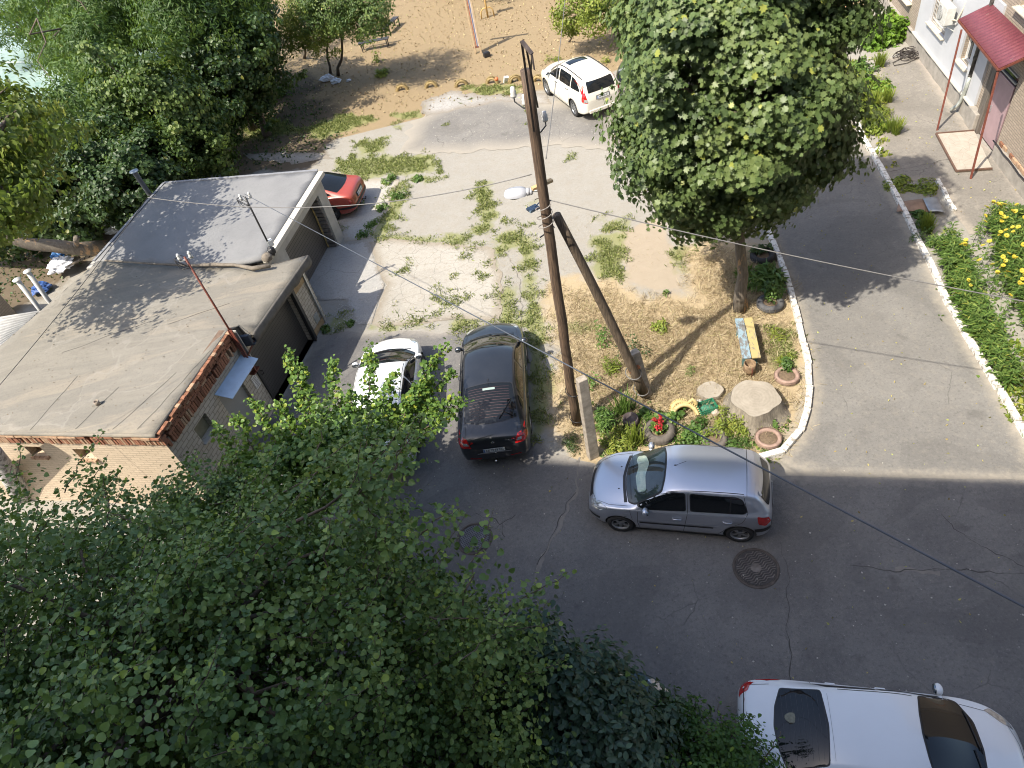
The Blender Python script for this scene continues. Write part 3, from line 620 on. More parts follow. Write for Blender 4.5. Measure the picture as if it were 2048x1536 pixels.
# rolled felt edge (jagged) hanging over the front eave and along both edges
def hang(a,b,drop,n,seed,root,mat,name,outw,j=.04,tk=.035):
    a=Vector(a); b=Vector(b); rr=random.Random(seed); V=[];Fc=[]
    o_=Vector(outw)
    for i in range(n+1):
        q=a.lerp(b,i/n); dz=drop+mnoise.noise(Vector((i*.35,seed,0)))*j*2
        V+=[q+Vector((0,0,.012)),q+o_*tk+Vector((0,0,-.02)),q+o_*(tk+.012)+Vector((0,0,-dz*.6)),q+o_*tk*.8+Vector((0,0,-dz))]
    for i in range(n):
        for k in range(3): Fc.append((i*4+k,i*4+k+1,i*4+k+5,i*4+k+4))
    mb=MB(); mb.add([v-Vector(root.location) for v in V],Fc,0,True); o=mb.build(name,mat,root); s=o.modifiers.new('t','SOLIDIFY'); s.thickness=.02; return o
fo=F2.n
hang(E_,F_,.26,26,1,g2,M_FELTD,'roof_flashing',fo,.05); hang(G_,H_,.05,40,2,g2,M_FELTD,'roof_flashing',fo,.02,.012)
hang(F_,N_,.2,4,3,g2,M_FELTD,'roof_flashing',F2.d)
hang(S_,I_,.07,60,4,g2,M_FELT,'roof_flashing',F3.n,.02,.03)
hang(E_,K3,.2,6,5,g2,M_FELTD,'roof_flashing',-F2.d)
# joints of the felt strips
for k_,(a_,b_) in enumerate([((60,860),(150,745)),((150,858),(235,770)),((225,858),(350,742)),((275,858),(420,700)),((120,700),(300,640)),((330,640),(455,600))]):
    A2_=p(a_[0],a_[1],3.03 if k_<4 else 2.9); B2_=p(b_[0],b_[1],3.0 if k_<4 else 2.75); mb=MB(); n_=14; V=[]
    for i in range(n_+1):
        q=A2_.lerp(B2_,i/n_); h_=0; V.append(q)
    SEAMS=globals().setdefault('SEAMS',[]); SEAMS.append(V)
dg_=bpy.context.evaluated_depsgraph_get(); bv_=BVHTree.FromPolygons([v.co+Vector(g2.location) for v in r2.data.vertices],[tuple(q.vertices) for q in r2.data.polygons])
for V in SEAMS:
    W_=[]
    for q in V:
        h_=bv_.ray_cast(Vector((q.x,q.y,8)),Vector((0,0,-1)))[0]
        if h_: W_.append(h_+Vector((0,0,.003)))
    if len(W_)<3: continue
    mb=MB(); VV=[]
    for i,q in enumerate(W_):
        d=(W_[min(i+1,len(W_)-1)]-W_[max(i-1,0)]).normalized(); nn=Vector((-d.y,d.x,0)); q=q+nn*mnoise.noise(q*1.7)*.05-Vector(g2.location); VV+=[q+nn*.011,q-nn*.011]
    mb.add(VV,[(2*i,2*i+1,2*i+3,2*i+2) for i in range(len(W_)-1)]); mb.build('felt_joint',plain('felt_joint_dark',(.075,.07,.062),.95),g2)
# tar seam between the two roofs
mb=MB(); pts=[p(540,531,2.66),p(505,537,2.68),p(470,530,2.68),p(430,529,2.68),p(380,531,2.68),p(300,527,2.68),p(210,521,2.66)]
mb.tube([q-Vector(g2.location) for q in pts],[.06,.07,.05,.06,.04,.035,.03],6); mb.blob(Vector(p(533,515,2.68))-Vector(g2.location),(.16,.18,.12),seed=3)
mb.build('roof_seam',M_TAR,g2)
# black cloth in the notch
mb=MB(); mb.box((3.50,.10,2.50),(.10,.5,.32),rz=.2); mb.box((3.38,.16,2.33),(.3,.4,.05),rz=.3); inG(mb.build('tarpaulin',plain('navy_cloth',(.035,.045,.06),.8,var=.3,scale=6,bump=.6),bevel=.03),F2,g2)
mb=MB(); mb.box((3.585,.02,2.45),(.03,.3,.95)); inG(mb.build('gable_render',M_CONCW),F2,g2)
# pipe stub on the roof
mb=MB(); mb.lathe([(.035,.0),(.06,.0),(.065,.10),(.05,.10),(.045,.0)],16,Matrix.Translation(p(196,808,2.995)-Vector(g2.location))); mb.build('pipe_stub',plain('clay_pipe',(.30,.25,.2),.8),g2)
# south wall: cream bricks, two small windows, cornice
sw1=F3.px(50,893); 
holes=[]
for (xa,ya,xb,yb) in ((147,898,190,915),(50,893,90,910)):
    s0,z1=F3.px(xa,ya); holes.append((s0-.42,s0+.05,z1-.36,z1))
def wallS(fr,root,W,z0,z1,T,holes,mat,name='wall',x0=0,y=0): return wallf(fr,root,W,z0,z1,T,holes,mat,name,x0,y)
wallS(F3,g2,8.3,0,2.62,.28,[(max(.3,h[0]),h[1],h[2],h[3]) for h in holes],M_SBRICK,x0=.0)
for h in holes:
    mb=MB(); mb.box(((h[0]+h[1])/2,-.2,(h[2]+h[3])/2),(h[1]-h[0],.02,h[3]-h[2])); wn=inG(mb.build('window',plain('brown_board',(.23,.14,.07),.8,var=.2)),F3,g2)
    rr=random.Random(1); mb=MB()
    for i in range(4): mb.box((h[0]+.05+i*.13,.03,h[2]-.04),(.12,.1,.07),rz=rr.uniform(-.2,.2))
    s_=mb.build('sill',mats3[2],bevel=.006); s_.parent=wn
mb=brick_row(F3,-.1,8.3,2.735,None,None,seed=7,drop=.02,jag=.012,proud=.05); mb2=brick_row(F3,-.1,8.3,2.90,None,None,w=.25,h=.07,seed=8,drop=.1,jag=.02,proud=.09)
mb.add(mb2.v,mb2.f); inG(rnd_mats(mb,5,(.45,.1,.45)).build('brick_cornice',mats3,bevel=.005,seg=1),F3,g2)
wallf(F3,g2,8.2,2.615,2.93,.26,[],plain('mortar_core',(.16,.11,.08),.95,var=.3),x0=.05,y=-.03)
# ---- corrugated shed roof at the left edge
def corr(name,A,B,D,C,n,amp,mat,parent,loc=Vector((0,0,0))):
    """corrugated sheet with corners A-B (waves along AB), A-D, B-C"""
    A,B,C,D=map(Vector,(A,B,C,D)); mb=MB(); V=[];k=n*6; up=(B-A).cross(D-A).normalized()
    if up.z<0: up=-up
    for i in range(k+1):
        t_=i/k; h=math.sin(t_*n*2*math.pi)*amp; V+=[A.lerp(B,t_)+up*h-loc,D.lerp(C,t_)+up*h-loc]
    mb.add(V,[(2*i,2*i+1,2*i+3,2*i+2) for i in range(k)],0,True); o=mb.build(name,mat,parent); s=o.modifiers.new('t','SOLIDIFY'); s.thickness=.008; return o
sh=empty('shed',p(-20,668,0),0,'low shed with a pale corrugated roof at the left edge behind the felt roof','shed'); L0=Vector(sh.location)
corr('roof',p(-160,660,2.45),p(-60,800,2.45),p(80,622,2.45),p(10,690,2.45),14,.03,plain('pale_corrugated',(.45,.45,.44),.6,var=.15,scale=5),sh,L0)
mb=MB()
ctr=p(-20,690,0); mb.box(ctr-L0+Vector((-.3,0,1.15)),(2.6,2.0,2.3),rz=math.radians(-20)); mb.build('wall',M_YBRICK,sh)
# ---- white chimneys and dark flue
def flue(top,bot,zt,zb,r,mat,label,cap):
    a=p(bot[0],bot[1],zb); b=p(top[0],top[1],zt); e=empty('flue_pipe',(a.x,a.y,0),0,label,'flue pipe','flue pipes behind the garages'); L=Vector(e.location); mb=MB()
    mb.tube([Vector((a.x,a.y,0))-L,a-L,b-L],r,14); mb.build('pipe',mat,e)
    mb=MB(); M=Matrix.Translation(b-L); mb.lathe([(r*1.02,-.02),(r*1.75,0),(r*1.75,.025),(0,.06)],18,M); mb.build('cap',cap,e)
flue((34,560),(80,619),3.35,2.2,.07,M_WHITEP,'white flue pipe nearer the corrugated shed roof','' or M_WHITEP)
flue((55,543),(94,597),3.3,2.2,.07,M_WHITEP,'white flue pipe farther from the corrugated shed roof',M_WHITEP)
flue((268,343),(300,390),3.9,2.5,.085,plain('dark_grey_pipe',(.10,.11,.12),.5),'dark grey flue pipe behind the grey garage roof',plain('blue_grey_cap',(.38,.45,.52),.4))
# ---- masts
def mast(base,zb,top_z,label,mat,red=False):
    a=base; e=empty('antenna_mast',(a.x,a.y,a.z),0,label,'antenna mast','masts on the garages'); mb=MB(); h=top_z-a.z
    mb.tube([(0,0,0),(0,0,h)],.028,8); mb.build('pole',mat,e)
    mb=MB(); mb.bar((-.16,0,h-.08),(.16,.05,h-.08),.035)
    for i in (-1,1): mb.lathe([(.0,.0),(.04,.0),(.05,.06),(.03,.08),(.045,.12),(.02,.17),(0,.17)],10,Matrix.Translation((i*.13,.02,h-.06)))
    mb.build('insulator_head',plain('porcelain',(.55,.55,.53),.3),e)
    mb=MB(); rr=random.Random(4)
    for k in range(3):
        mb.tube([(math.cos(i*.5+k)*.13-.12,math.sin(i*.5+k)*.05,h-.12+math.sin(i*.5)*.16-.03*k) for i in range(14)],.008,5)
    mb.build('cable_loop',M_BLACK,e); return e
m1=mast(p(542,497,2.7),2.7,4.45,'slim black mast standing between the two garage roofs',plain('black_steel',(.03,.03,.032),.4))
mb=MB(); mb.box((.04,.06,.16),(.16,.14,.2),rz=.4); mb.build('junction_box',plain('grey_box',(.5,.52,.52),.5),m1,bevel=.01)
mb=MB(); mb.blob((.02,-.12,-.02),(.12,.12,.14),seed=2); mb.build('wrap',M_BLACK,m1)
rb=F2.w(3.72,.14,1.62); m2=mast(rb,1.62,5.35,'tall red-brown mast bolted to the brick garage wall above the awning',M_RUSTR)
mb=MB(); mb.box((0,0,.72),(.13,.03,1.5),rz=F2.a); mb.box((0.02,-.05,.72),(.025,.12,1.5),rz=F2.a); mb.box((0,.0,-.02),(.3,.16,.03),rz=F2.a); mb.bar((0,0,.45),(.3,.25,.75),.03); mb.build('bracket',M_RUSTR,m2)

# ================================================================ apartment building on the right
FA=Frame((18.62,25.56),-104.64); ap=empty('apartment_building',FA.w(0,0,0),0,'brick apartment house with a white insulated wall patch and barred windows','building')
LA=Vector(ap.location)
def inA(o,y=0): return inG(o,FA,ap,0,0,0)
wins=[(.3,1.9,1.42,2.85),(3.45,4.3,1.32,2.3),(-3.6,-2.0,1.25,2.7),(9.6,11.2,1.5,2.9)]
up=[(x,x+1.6,z,z+1.5) for z in (4.0,6.9,9.8,12.7) for x in (-12.5,-9,-5.6,-2.2,2.2,6.25,9.6,13,16.5)]
holes=wins+[(5.95,7.5,-.01,2.35)]+up+[(-9,-7.4,1.25,2.7),(-12.5,-10.9,1.25,2.7)]
wall_mesh_o=wall_mesh(20,0,16,.4,holes,x0=-16).build('wall',M_YBRICK); inA(wall_mesh_o)
mb=MB(); mb.box((2,7,8),(35.6,12,15.96)); inA(mb.build('wall',M_YBRICK))
mb=MB(); mb.box((2,6.5,16.15),(37,14,.3)); inA(mb.build('roof',M_FELTD))
M_PLINTH=plain('grey_plinth',(.30,.275,.24),.9,var=.2,scale=4,bump=.4)
mb=MB(); mb.box((-5.05,-.06,.27),(21.4,.12,.54)); inA(mb.build('plinth',M_PLINTH,bevel=.01))
mb=MB(); mb.box((13.9,-.08,.2),(12.4,.16,.40)); inA(mb.build('plinth',M_PLINTH,bevel=.01))
mb=MB(); mb.box((5.75,-.1,.3),(.7,.2,.6)); inA(mb.build('plinth',M_PLINTH,bevel=.02))
mb=brick_row(None,7.7,20,.47,None,None,w=.25,h=.12,seed=9,drop=.05,jag=.012,proud=.05); inA(rnd_mats(mb,5,(.2,.2,.6)).build('brick_course',mats3,bevel=.006,seg=1))
t=NT('white_insulation'); v=t.coord(); n=t.noise(v,.8,5); t.col(t.ramp(n,[(.3,(.42,.43,.45)),(.7,(.50,.51,.53))])); t.set(Roughness=.8); t.bump(t.noise(v,40,3),.15,.005); M_INS=t.m
o=wall_mesh(5.5,.62,3.75,.075,[wins[0][:4],wins[1][:4]],x0=-.9); o.v=[(a,b-.078,c) for a,b,c in o.v]; inA(o.build('insulation_panel',M_INS))
mb=MB(); mb.box((2.3,-.10,.59),(6.4,.14,.05)); inA(mb.build('base_ledge',M_LIGHTC))
mb=MB(); mb.tube([(-3+i*.35,-.135-.012*math.sin(i*1.7),.53+.02*math.sin(i*2.1)) for i in range(25)],.018,6); mb.tube([(7.6+i*.4,-.19,.50+.02*math.sin(i*2.3)) for i in range(26)],.022,6); inA(mb.build('wall_cable',M_BLACK))
M_WFR=plain('window_white',(.58,.58,.57),.4,var=.04)
def win(x0,x1,z0,z1,bars=None,y=.16,sill=True,fr=M_WFR,mull=1):
    mb=MB(); w_=.06
    for (cx_,cz_,sx,sz) in (((x0+x1)/2,z0+w_/2,x1-x0,w_),((x0+x1)/2,z1-w_/2,x1-x0,w_),(x0+w_/2,(z0+z1)/2,w_,z1-z0-2*w_),(x1-w_/2,(z0+z1)/2,w_,z1-z0-2*w_)): mb.box((cx_,y,cz_),(sx,.06,sz))
    for k in range(mull): mb.box((x0+(x1-x0)*(k+1)/(mull+1),y,(z0+z1)/2),(w_,.06,z1-z0-2*w_))
    f=inA(mb.build('window',fr))
    mb=MB(); mb.box(((x0+x1)/2,y+.03,(z0+z1)/2),(x1-x0-.02,.01,z1-z0-.02)); g=mb.build('pane',M_WIN); g.parent=f
    if sill:
        mb=MB(); mb.box(((x0+x1)/2,-.02,z0-.02),(x1-x0+.14,.36,.03),R=Matrix.Rotation(.1,3,'X')); s_=mb.build('sill',plain('sill_stone',(.50,.45,.36),.7,var=.2,scale=7)); s_.parent=f
    if bars:
        mb=MB(); n_=int((x1-x0)/.12)
        for i in range(n_+1): mb.bar((x0+.03+(x1-x0-.06)*i/n_,bars,z0+.02),(x0+.03+(x1-x0-.06)*i/n_,bars,z1-.02),.014)
        for z_ in (z0+.12,(z0+z1)/2,z1-.12): mb.bar((x0+.02,bars+.01,z_),(x1-.02,bars+.01,z_),.018)
        b_=mb.build('grille',M_WHITEP); b_.parent=f
    return f
win(*wins[0],bars=.02); win(*wins[1],bars=.0,mull=0); win(*wins[2]); win(*wins[3],bars=.02)
for u_ in up: win(*u_)
win(-9,-7.4,1.25,2.7); win(-12.5,-10.9,1.25,2.7)
# entrance: recess, door, dark frame boards, glazed transom
mb=MB(); mb.box((6.72,.55,1.2),(1.6,.04,2.4)); inA(mb.build('entrance_recess',plain('dark_recess',(.05,.045,.04),.9)))
mb=MB(); mb.box((6.85,.02,1.06),(1.12,.05,2.06)); dr=inA(mb.build('door',plain('mauve_door',(.34,.235,.25),.5,var=.1,scale=3),bevel=.008))
mb=MB(); mb.box((6.5,-.03,1.0),(.03,.06,.2)); h_=mb.build('handle',M_ZINC); h_.parent=dr
mb=MB(); mb.box((6.12,-.02,1.15),(.26,.14,2.3)); mb.box((5.93,-.04,1.2),(.10,.1,2.4)); inA(mb.build('door_frame',wood('old_board',(.10,.085,.07),(.19,.165,.14),2),bevel=.01))
mb=MB(); mb.box((6.9,-.02,2.22),(1.2,.06,.05)); mb.box((6.9,-.02,2.42),(1.2,.06,.04)); fr=inA(mb.build('transom',M_GREYD))
mb=MB(); mb.box((6.9,.0,2.32),(1.15,.02,.18)); g=mb.build('pane',M_WIN); g.parent=fr
# air conditioner (hangs on the wall)
acx=empty('air_conditioner',FA.w(2.25,-.36,2.45),FA.a,'white air conditioner on brackets beside the barred window','air conditioner')
mb=MB(); mb.box((0,0,0),(.82,.30,.58)); mb.build('case',plain('ac_white',(.52,.52,.49),.45),acx,bevel=.02)
mb=MB(); M=Matrix.Translation((-.1,-.155,0))@Matrix.Rotation(math.pi/2,4,'X')
mb.lathe([(.23,0),(.24,.012),(.215,.014)],28,M)
for k in range(6): mb.lathe([(.05+.03*k,.005),(.056+.03*k,.012),(.062+.03*k,.005)],20,M)
for k in range(8): 
    a=k*math.pi/4; mb.bar((-.1+.03*math.cos(a),-.165,.03*math.sin(a)),(-.1+.22*math.cos(a),-.165,.22*math.sin(a)),.008)
mb.build('fan_grille',plain('ac_grey',(.35,.35,.34),.5),acx)
mb=MB()
for s_ in (-.3,.3): mb.bar((s_,.38,-.31),(s_,-.12,-.31),.035); mb.bar((s_,.36,-.6),(s_,-.05,-.32),.025)
mb.build('bracket',M_WHITEP,acx)
mb=MB(); mb.tube([(.42,.1,-.1),(.55,.2,-.1),(.6,.3,.4),(.62,.3,.9)],.03,8); mb.build('hose',plain('hose_beige',(.55,.5,.4),.6),acx)
# downpipe
dp=empty('downpipe',FA.w(4.75,-.14,0),FA.a,'old downpipe with a galvanised outlet left of the entrance','downpipe')
mb=MB(); mb.tube([(0,.02,7),(0,.02,1.25)],.06,12); 
for z_ in (1.3,1.9,2.5,3.4): mb.lathe([(.06,-.03),(.07,-.03),(.07,.03),(.06,.03)],12,Matrix.Translation((0,.02,z_)))
mb.build('pipe',plain('black_flaking_paint',(.07,.065,.06),.7,var=.9,scale=9,bump=.3),dp)
mb=MB(); mb.tube([(0,.02,1.28),(0,.0,.9),(-.02,-.03,.45),(-.03,-.10,.25),(-.05,-.28,.12)],[.066,.06,.06,.062,.066],12,cap=False); o=mb.build('outlet',plain('galvanised',(.42,.44,.40),.45,metal=.5,var=.2,scale=9),dp); o.modifiers.new('t','SOLIDIFY').thickness=.004
mb=MB(); mb.tube([(-.02,-.02,.1),(-.02,-.02,.0)],.01)
# canopy
cn=empty('entrance_canopy',(16.0,19.4,0),0,'dark red corrugated canopy on two rusty posts above the entrance step','canopy'); LC=Vector(cn.location)
w0=p(1918,38,3.1); w1=p(1998,137,3.1); v0=FA.w(4.7,-.1,3.55); v1=FA.w(8.2,-.1,3.52); w1=w0+(v1-v0)*1.0+Vector((.0,.0,0)); w1=p(1998,137,3.1)
t=NT('red_sheet'); v=t.coord(); n=t.noise(v,1.3,7,.7); n2=t.noise(v,9,5,.7)
vor=t.n('TexVoronoi'); vor.inputs['Scale'].default_value=.35
c=t.ramp(n2,[(.3,(.12,.032,.045)),(.7,(.175,.055,.066))]); c=t.mix(t.ramp(n,[(.62,0.0),(.66,.8)]),c,(.36,.30,.25)); t.col(c); t.set(Roughness=.42); M_REDS=t.m
corr('roof_sheet',w0,w1,v0,v1,22,.012,M_REDS,cn,LC)
mb=MB(); 
for a_,b_ in ((w0,w1),(v0,v1),(w0,v0),(w1,v1),(w0.lerp(w1,.5),v0.lerp(v1,.5))): mb.bar(a_-LC-Vector((0,0,.05)),b_-LC-Vector((0,0,.05)),.05,.06)
mb.build('roof_frame',M_RUSTR,cn)
for (bx,by),top in (((1874,261),w0.lerp(w1,.08)),((1941,358),w0.lerp(w1,.93))):
    b_=p(bx,by,0); mb=MB(); mb.bar(b_-LC,Vector((b_.x*.35+top.x*.65,b_.y*.35+top.y*.65,top.z-.07))-LC,.055,.055); mb.build('post',M_RUSTR,cn,bevel=.004)
# entrance step
st=empty('entrance_step',p(1928,305,0),0,'pale cracked concrete entrance step with a dark steel rim under the canopy','step'); LS=Vector(st.location)
c4=[p(1872,268,.06),p(1912,343,.06),p(1984,338,.06),p(1948,262,.06)]
t=NT('cracked_slab'); v=t.coord(); vo=t.n('TexVoronoi',feature='DISTANCE_TO_EDGE'); vo.inputs['Scale'].default_value=3.2; t.l(v,vo.inputs['Vector']); n=t.noise(v,5,6,.6)
t.col(t.mix(t.ramp(vo.outputs['Distance'],[(0,.7),(.02,0.0)]),t.ramp(n,[(.3,(.33,.295,.245)),(.7,(.40,.365,.31))]),(.2,.17,.13))); t.set(Roughness=.85)
mb=MB(); mb.prism([(q.x-LS.x,q.y-LS.y) for q in c4],-.02,.075); mb.build('slab',t.m,st)
mb=MB()
for i in (0,1,3): mb.bar(c4[i]-LS+Vector((0,0,.02)),c4[(i+1)%4]-LS+Vector((0,0,.02)),.05,.05)
mb.build('rim',plain('rim_steel',(.12,.07,.05),.7,var=.2),st)
# ================================================================ apartment block behind the camera (casts the broad shade)
BN=Vector((.345,.938,0)).normalized(); BT=Vector((BN.y,-BN.x,0)); 
FB=Frame((0,0),math.degrees(math.atan2(BT.y,BT.x)))
blk=empty('apartment_building',BN*-1.2,0,'tall pale apartment block standing behind the viewpoint and shading the yard','building'); LB=Vector(blk.location)
BH=19.9
holesB=[(x,x+1.5,z,z+1.5) for z in (1.2,4.1,7.0,9.9,12.8,15.9) for x in np.arange(-17,36,3.4)]
mb=wall_mesh(38,0,BH,.4,holesB,x0=-18.8); mb.v=[(a,-b,c) for a,b,c in mb.v]; mb.f=[f[::-1] for f in mb.f]; o=mb.build('wall',plain('grey_facade',(.26,.26,.25),.9,var=.15,scale=2)); o.parent=blk; o.rotation_euler=(0,0,FB.a)
mb=MB(); mb.box((9.6,-6.5,BH/2-.1),(56.6,12,BH-.3)); o=mb.build('wall',plain('room_dark',(.12,.11,.10),.9)); o.parent=blk; o.rotation_euler=(0,0,FB.a)
mb=MB(); mb.box((9.6,-6.2,BH-.05),(56.9,12.6,.1)); o=mb.build('roof',M_FELTD,bevel=0); o.parent=blk; o.rotation_euler=(0,0,FB.a)
mb=MB(); 
for h in holesB: mb.box(((h[0]+h[1])/2,-.2,(h[2]+h[3])/2),(1.48,.02,1.48))
o=mb.build('window_panes',M_WIN); o.parent=blk; o.rotation_euler=(0,0,FB.a)
# ================================================================ cars
def interp(tab,x):
    """smooth monotone interpolation through (x,v) pairs, x ascending"""
    X=[a for a,_ in tab]; Y=[b for _,b in tab]
    if x<=X[0]: return Y[0]
    if x>=X[-1]: return Y[-1]
    n=len(X); d=[(Y[i+1]-Y[i])/(X[i+1]-X[i]) for i in range(n-1)]
    m_=[d[0]]+[0 if d[i-1]*d[i]<=0 else 2*d[i-1]*d[i]/(d[i-1]+d[i]) for i in range(1,n-1)]+[d[-1]]
    i=max(j for j in range(n-1) if X[j]<=x); h=X[i+1]-X[i]; t_=(x-X[i])/h
    return (2*t_**3-3*t_**2+1)*Y[i]+(t_**3-2*t_**2+t_)*h*m_[i]+(-2*t_**3+3*t_**2)*Y[i+1]+(t_**3-t_**2)*h*m_[i+1]
def paint(name,c,metal=0.0,rough=.32,flake=0,spec=.5):
    t=NT(name); v=t.coord(); n=t.noise(v,3,6,.7); n2=t.noise(v,60,3,.7)
    cc=t.mix(t.ramp(n,[(.4,0.0),(.85,.22)]),c,tuple(min(1,x*.8+.05) for x in c)); cc=t.mix(t.ramp(n2,[(.70,0.0),(.78,.10)]),cc,tuple(min(1,x*.6+.12) for x in c))
    t.col(cc); t.set(Roughness=rough,Metallic=metal); t.b.inputs['Coat Weight'].default_value=.9; t.b.inputs['Coat Roughness'].default_value=.06
    t.b.inputs['Specular IOR Level'].default_value=spec; return t.m
M_TYRE=plain('tyre_rubber',(.03,.03,.031),.8,var=.25,scale=20)
M_RIM=plain('alloy',(.42,.43,.44),.35,metal=.85,var=.1)
M_RIMD=plain('alloy_dark',(.16,.165,.17),.4,metal=.7,var=.1)
M_TRIM=plain('black_trim',(.022,.022,.024),.5,var=.2)
M_GLASSC=glass('car_glass',(.010,.012,.014),.02)
M_CHROME=plain('chrome',(.7,.7,.7),.15,metal=1,var=.03)
M_LAMPR=plain('red_lens',(.42,.012,.012),.15,var=.25,scale=14,coat=1)
M_LAMPW=plain('clear_lens',(.45,.47,.48),.1,metal=.5,var=.35,scale=16,coat=1)
M_LAMPO=plain('amber_lens',(.45,.12,.02),.15,var=.2,coat=1)
M_SEAM=plain('seam',(.02,.02,.022),.7)
M_WELL=plain('wheel_well',(.012,.012,.012),.9)
def text_mesh(s,size,mat,name='number',ext=.0):
    cu=bpy.data.curves.new(name,'FONT'); cu.body=s; cu.size=size; cu.align_x='CENTER'; cu.align_y='CENTER'; cu.extrude=ext; cu.offset=.0015*size/.1
    o=bpy.data.objects.new(name,cu); COL.objects.link(o); dg=bpy.context.evaluated_depsgraph_get(); me=bpy.data.meshes.new_from_object(o.evaluated_get(dg))
    bpy.data.objects.remove(o); bpy.data.curves.remove(cu); me.name=name; me.materials.clear(); me.materials.append(mat)
    o=bpy.data.objects.new(name,me); COL.objects.link(o); return o
def build_car(sp,root):
    """sp: tables over x (front positive): top, sh (shoulder z), re (roof edge z), wm, ws, wr, zb; wheels [(x)], r, track"""
    xs_=sp['stations']; ring=[]; 
    for x in xs_:
        g=lambda k: interp(sp[k],x)
        top,shz,re,wm,ws,wr,zb=[g(k) for k in ('top','sh','re','wm','ws','wr','zb')]
        re=max(re,shz+.012); top=max(top,re+.004)
        gh=min(1,(re-shz)/.35)
        half=[(0,zb),(wm*.8,zb),(wm-.035,zb+.03),(wm-.01,zb+.16),(wm,zb+.5*(shz-zb)),(wm-.012,shz-.10),(ws+.01,shz-.015),
              (ws-.03*gh-.015,shz+.03*gh+.004),(ws*.55+wr*.45,shz*.55+re*.45),(wr+.018*gh,re-.05*gh),(wr-.03,re),(wr*.55,re+(top-re)*.72),(0,top)]
        full=[(x,y,z) for y,z in half]+[(x,-y,z) for y,z in half[-2:0:-1]]
        ring.append(full)
    n=len(ring[0]); V=[p for r_ in ring for p in r_]; Fc=[]
    for i in range(len(ring)-1):
        for k in range(n): Fc.append((i*n+k,i*n+(k+1)%n,(i+1)*n+(k+1)%n,(i+1)*n+k))
    # end caps as quad strips across
    h=(n)//2
    for e,flip in ((0,True),(len(ring)-1,False)):
        for k in range(h):
            q=(e*n+k,e*n+k+1,e*n+(n-k-1)%n,e*n+(n-k)%n)
            q=tuple(dict.fromkeys(q))
            if len(q)>=3: Fc.append(q[::-1] if flip else q)
    me=bpy.data.meshes.new('body'); me.from_pydata(V,[],Fc); bm=bmesh.new(); bm.from_mesh(me); bmesh.ops.recalc_face_normals(bm,faces=bm.faces)
    cr=bm.edges.layers.float.get('crease_edge') or bm.edges.layers.float.new('crease_edge')
    for e in bm.edges:
        a,b=e.verts; ka,kb=a.index%n,b.index%n
        if ka==kb and ka in (6,n-6): e[cr]=.45
        if ka==kb and ka in (2,n-2): e[cr]=.5
        if ka==kb and ka in (10,n-10): e[cr]=.25
        if a.index//n==b.index//n and (a.index//n) in (0,len(ring)-1): e[cr]=.15
    bm.to_mesh(me); bm.free()
    o=bpy.data.objects.new('body',me); COL.objects.link(o); s=o.modifiers.new('s','SUBSURF'); s.levels=2; s.render_levels=2
    dg=bpy.context.evaluated_depsgraph_get(); me2=bpy.data.meshes.new_from_object(o.evaluated_get(dg)); o.modifiers.clear(); o.data=me2; me2.name='body'
    bvh=BVHTree.FromPolygons([v.co.copy() for v in me2.vertices],[tuple(p_.vertices) for p_ in me2.polygons])
    for p_ in me2.polygons: p_.use_smooth=True
    me2.materials.append(sp['paint']); me2.materials.append(M_WELL)
    R_=sp['r']; cuts=[]
    for wx in sp['wheels']:
        for sy in (1,-1):
            mb=MB(); mb.lathe([(0,0),(R_+.045,0),(R_+.045,.42),(0,.42)],36,Matrix.Translation((wx,sy*(sp['track']/2+.20),R_+.015))@Matrix.Rotation(math.pi/2*sy,4,'X'),smooth=False)
            c=mb.build('cutter',M_WELL); cuts.append(c); bmc=bmesh.new(); bmc.from_mesh(c.data); bmesh.ops.remove_doubles(bmc,verts=bmc.verts,dist=1e-5); bmesh.ops.recalc_face_normals(bmc,faces=bmc.faces); bmc.to_mesh(c.data); bmc.free()
            b=o.modifiers.new('b','BOOLEAN'); b.object=c; b.operation='DIFFERENCE'; b.solver='EXACT'; b.material_mode='TRANSFER'
    bpy.context.view_layer.update(); dg=bpy.context.evaluated_depsgraph_get(); me3=bpy.data.meshes.new_from_object(o.evaluated_get(dg)); o.modifiers.clear(); o.data=me3; me3.name='body'
    for c in cuts: bpy.data.objects.remove(c)
    # lower cladding colour by height
    if sp.get('clad'):
        me3.materials.append(M_TRIM); ci=len(me3.materials)-1
        for p_ in me3.polygons:
            if p_.center.z<sp['clad'] and p_.material_index==0: p_.material_index=ci
    o.parent=root
    D={}
    def hit(org,d):
        h_,n_,i_,ds=bvh.ray_cast(Vector(org),Vector(d)); return h_,n_
    def proj(plane,a,b,off,side=1):
        if plane=='side': h_,n_=hit((a,side*3,b),(0,-side,0))
        elif plane=='top': h_,n_=hit((a,b,4),(0,0,-1))
        elif plane=='front': h_,n_=hit((5,a,b),(-1,0,0))
        else: h_,n_=hit((-5,a,b),(1,0,0))
        if h_ is None: return None
        d={'side':Vector((0,side,0)),'top':Vector((0,0,1)),'front':Vector((1,0,0)),'rear':Vector((-1,0,0))}[plane]
        if n_.dot(d)<0: n_=-n_
        return h_+n_*off
    def dec(name,pts,plane,mat,off=.004,side=1,sp_=.06,parent=None,smooth=True,thick=0):
        P=[Vector(p_) for p_ in pts]; B=[]
        for i,p_ in enumerate(P):
            q=P[(i+1)%len(P)]; k=max(1,int((q-p_).length/.05)); B+=[p_.lerp(q,j/k) for j in range(k)]
        Bn=np.array([tuple(b) for b in B]); lo=Bn.min(0); hi=Bn.max(0); gx,gy=np.meshgrid(np.arange(lo[0]+sp_/2,hi[0],sp_),np.arange(lo[1]+sp_/2,hi[1],sp_))
        G=np.stack([gx.ravel(),gy.ravel()],1); G=G[poly_sd(G,Bn)>sp_*.3] if len(G) else G; nb=len(B)
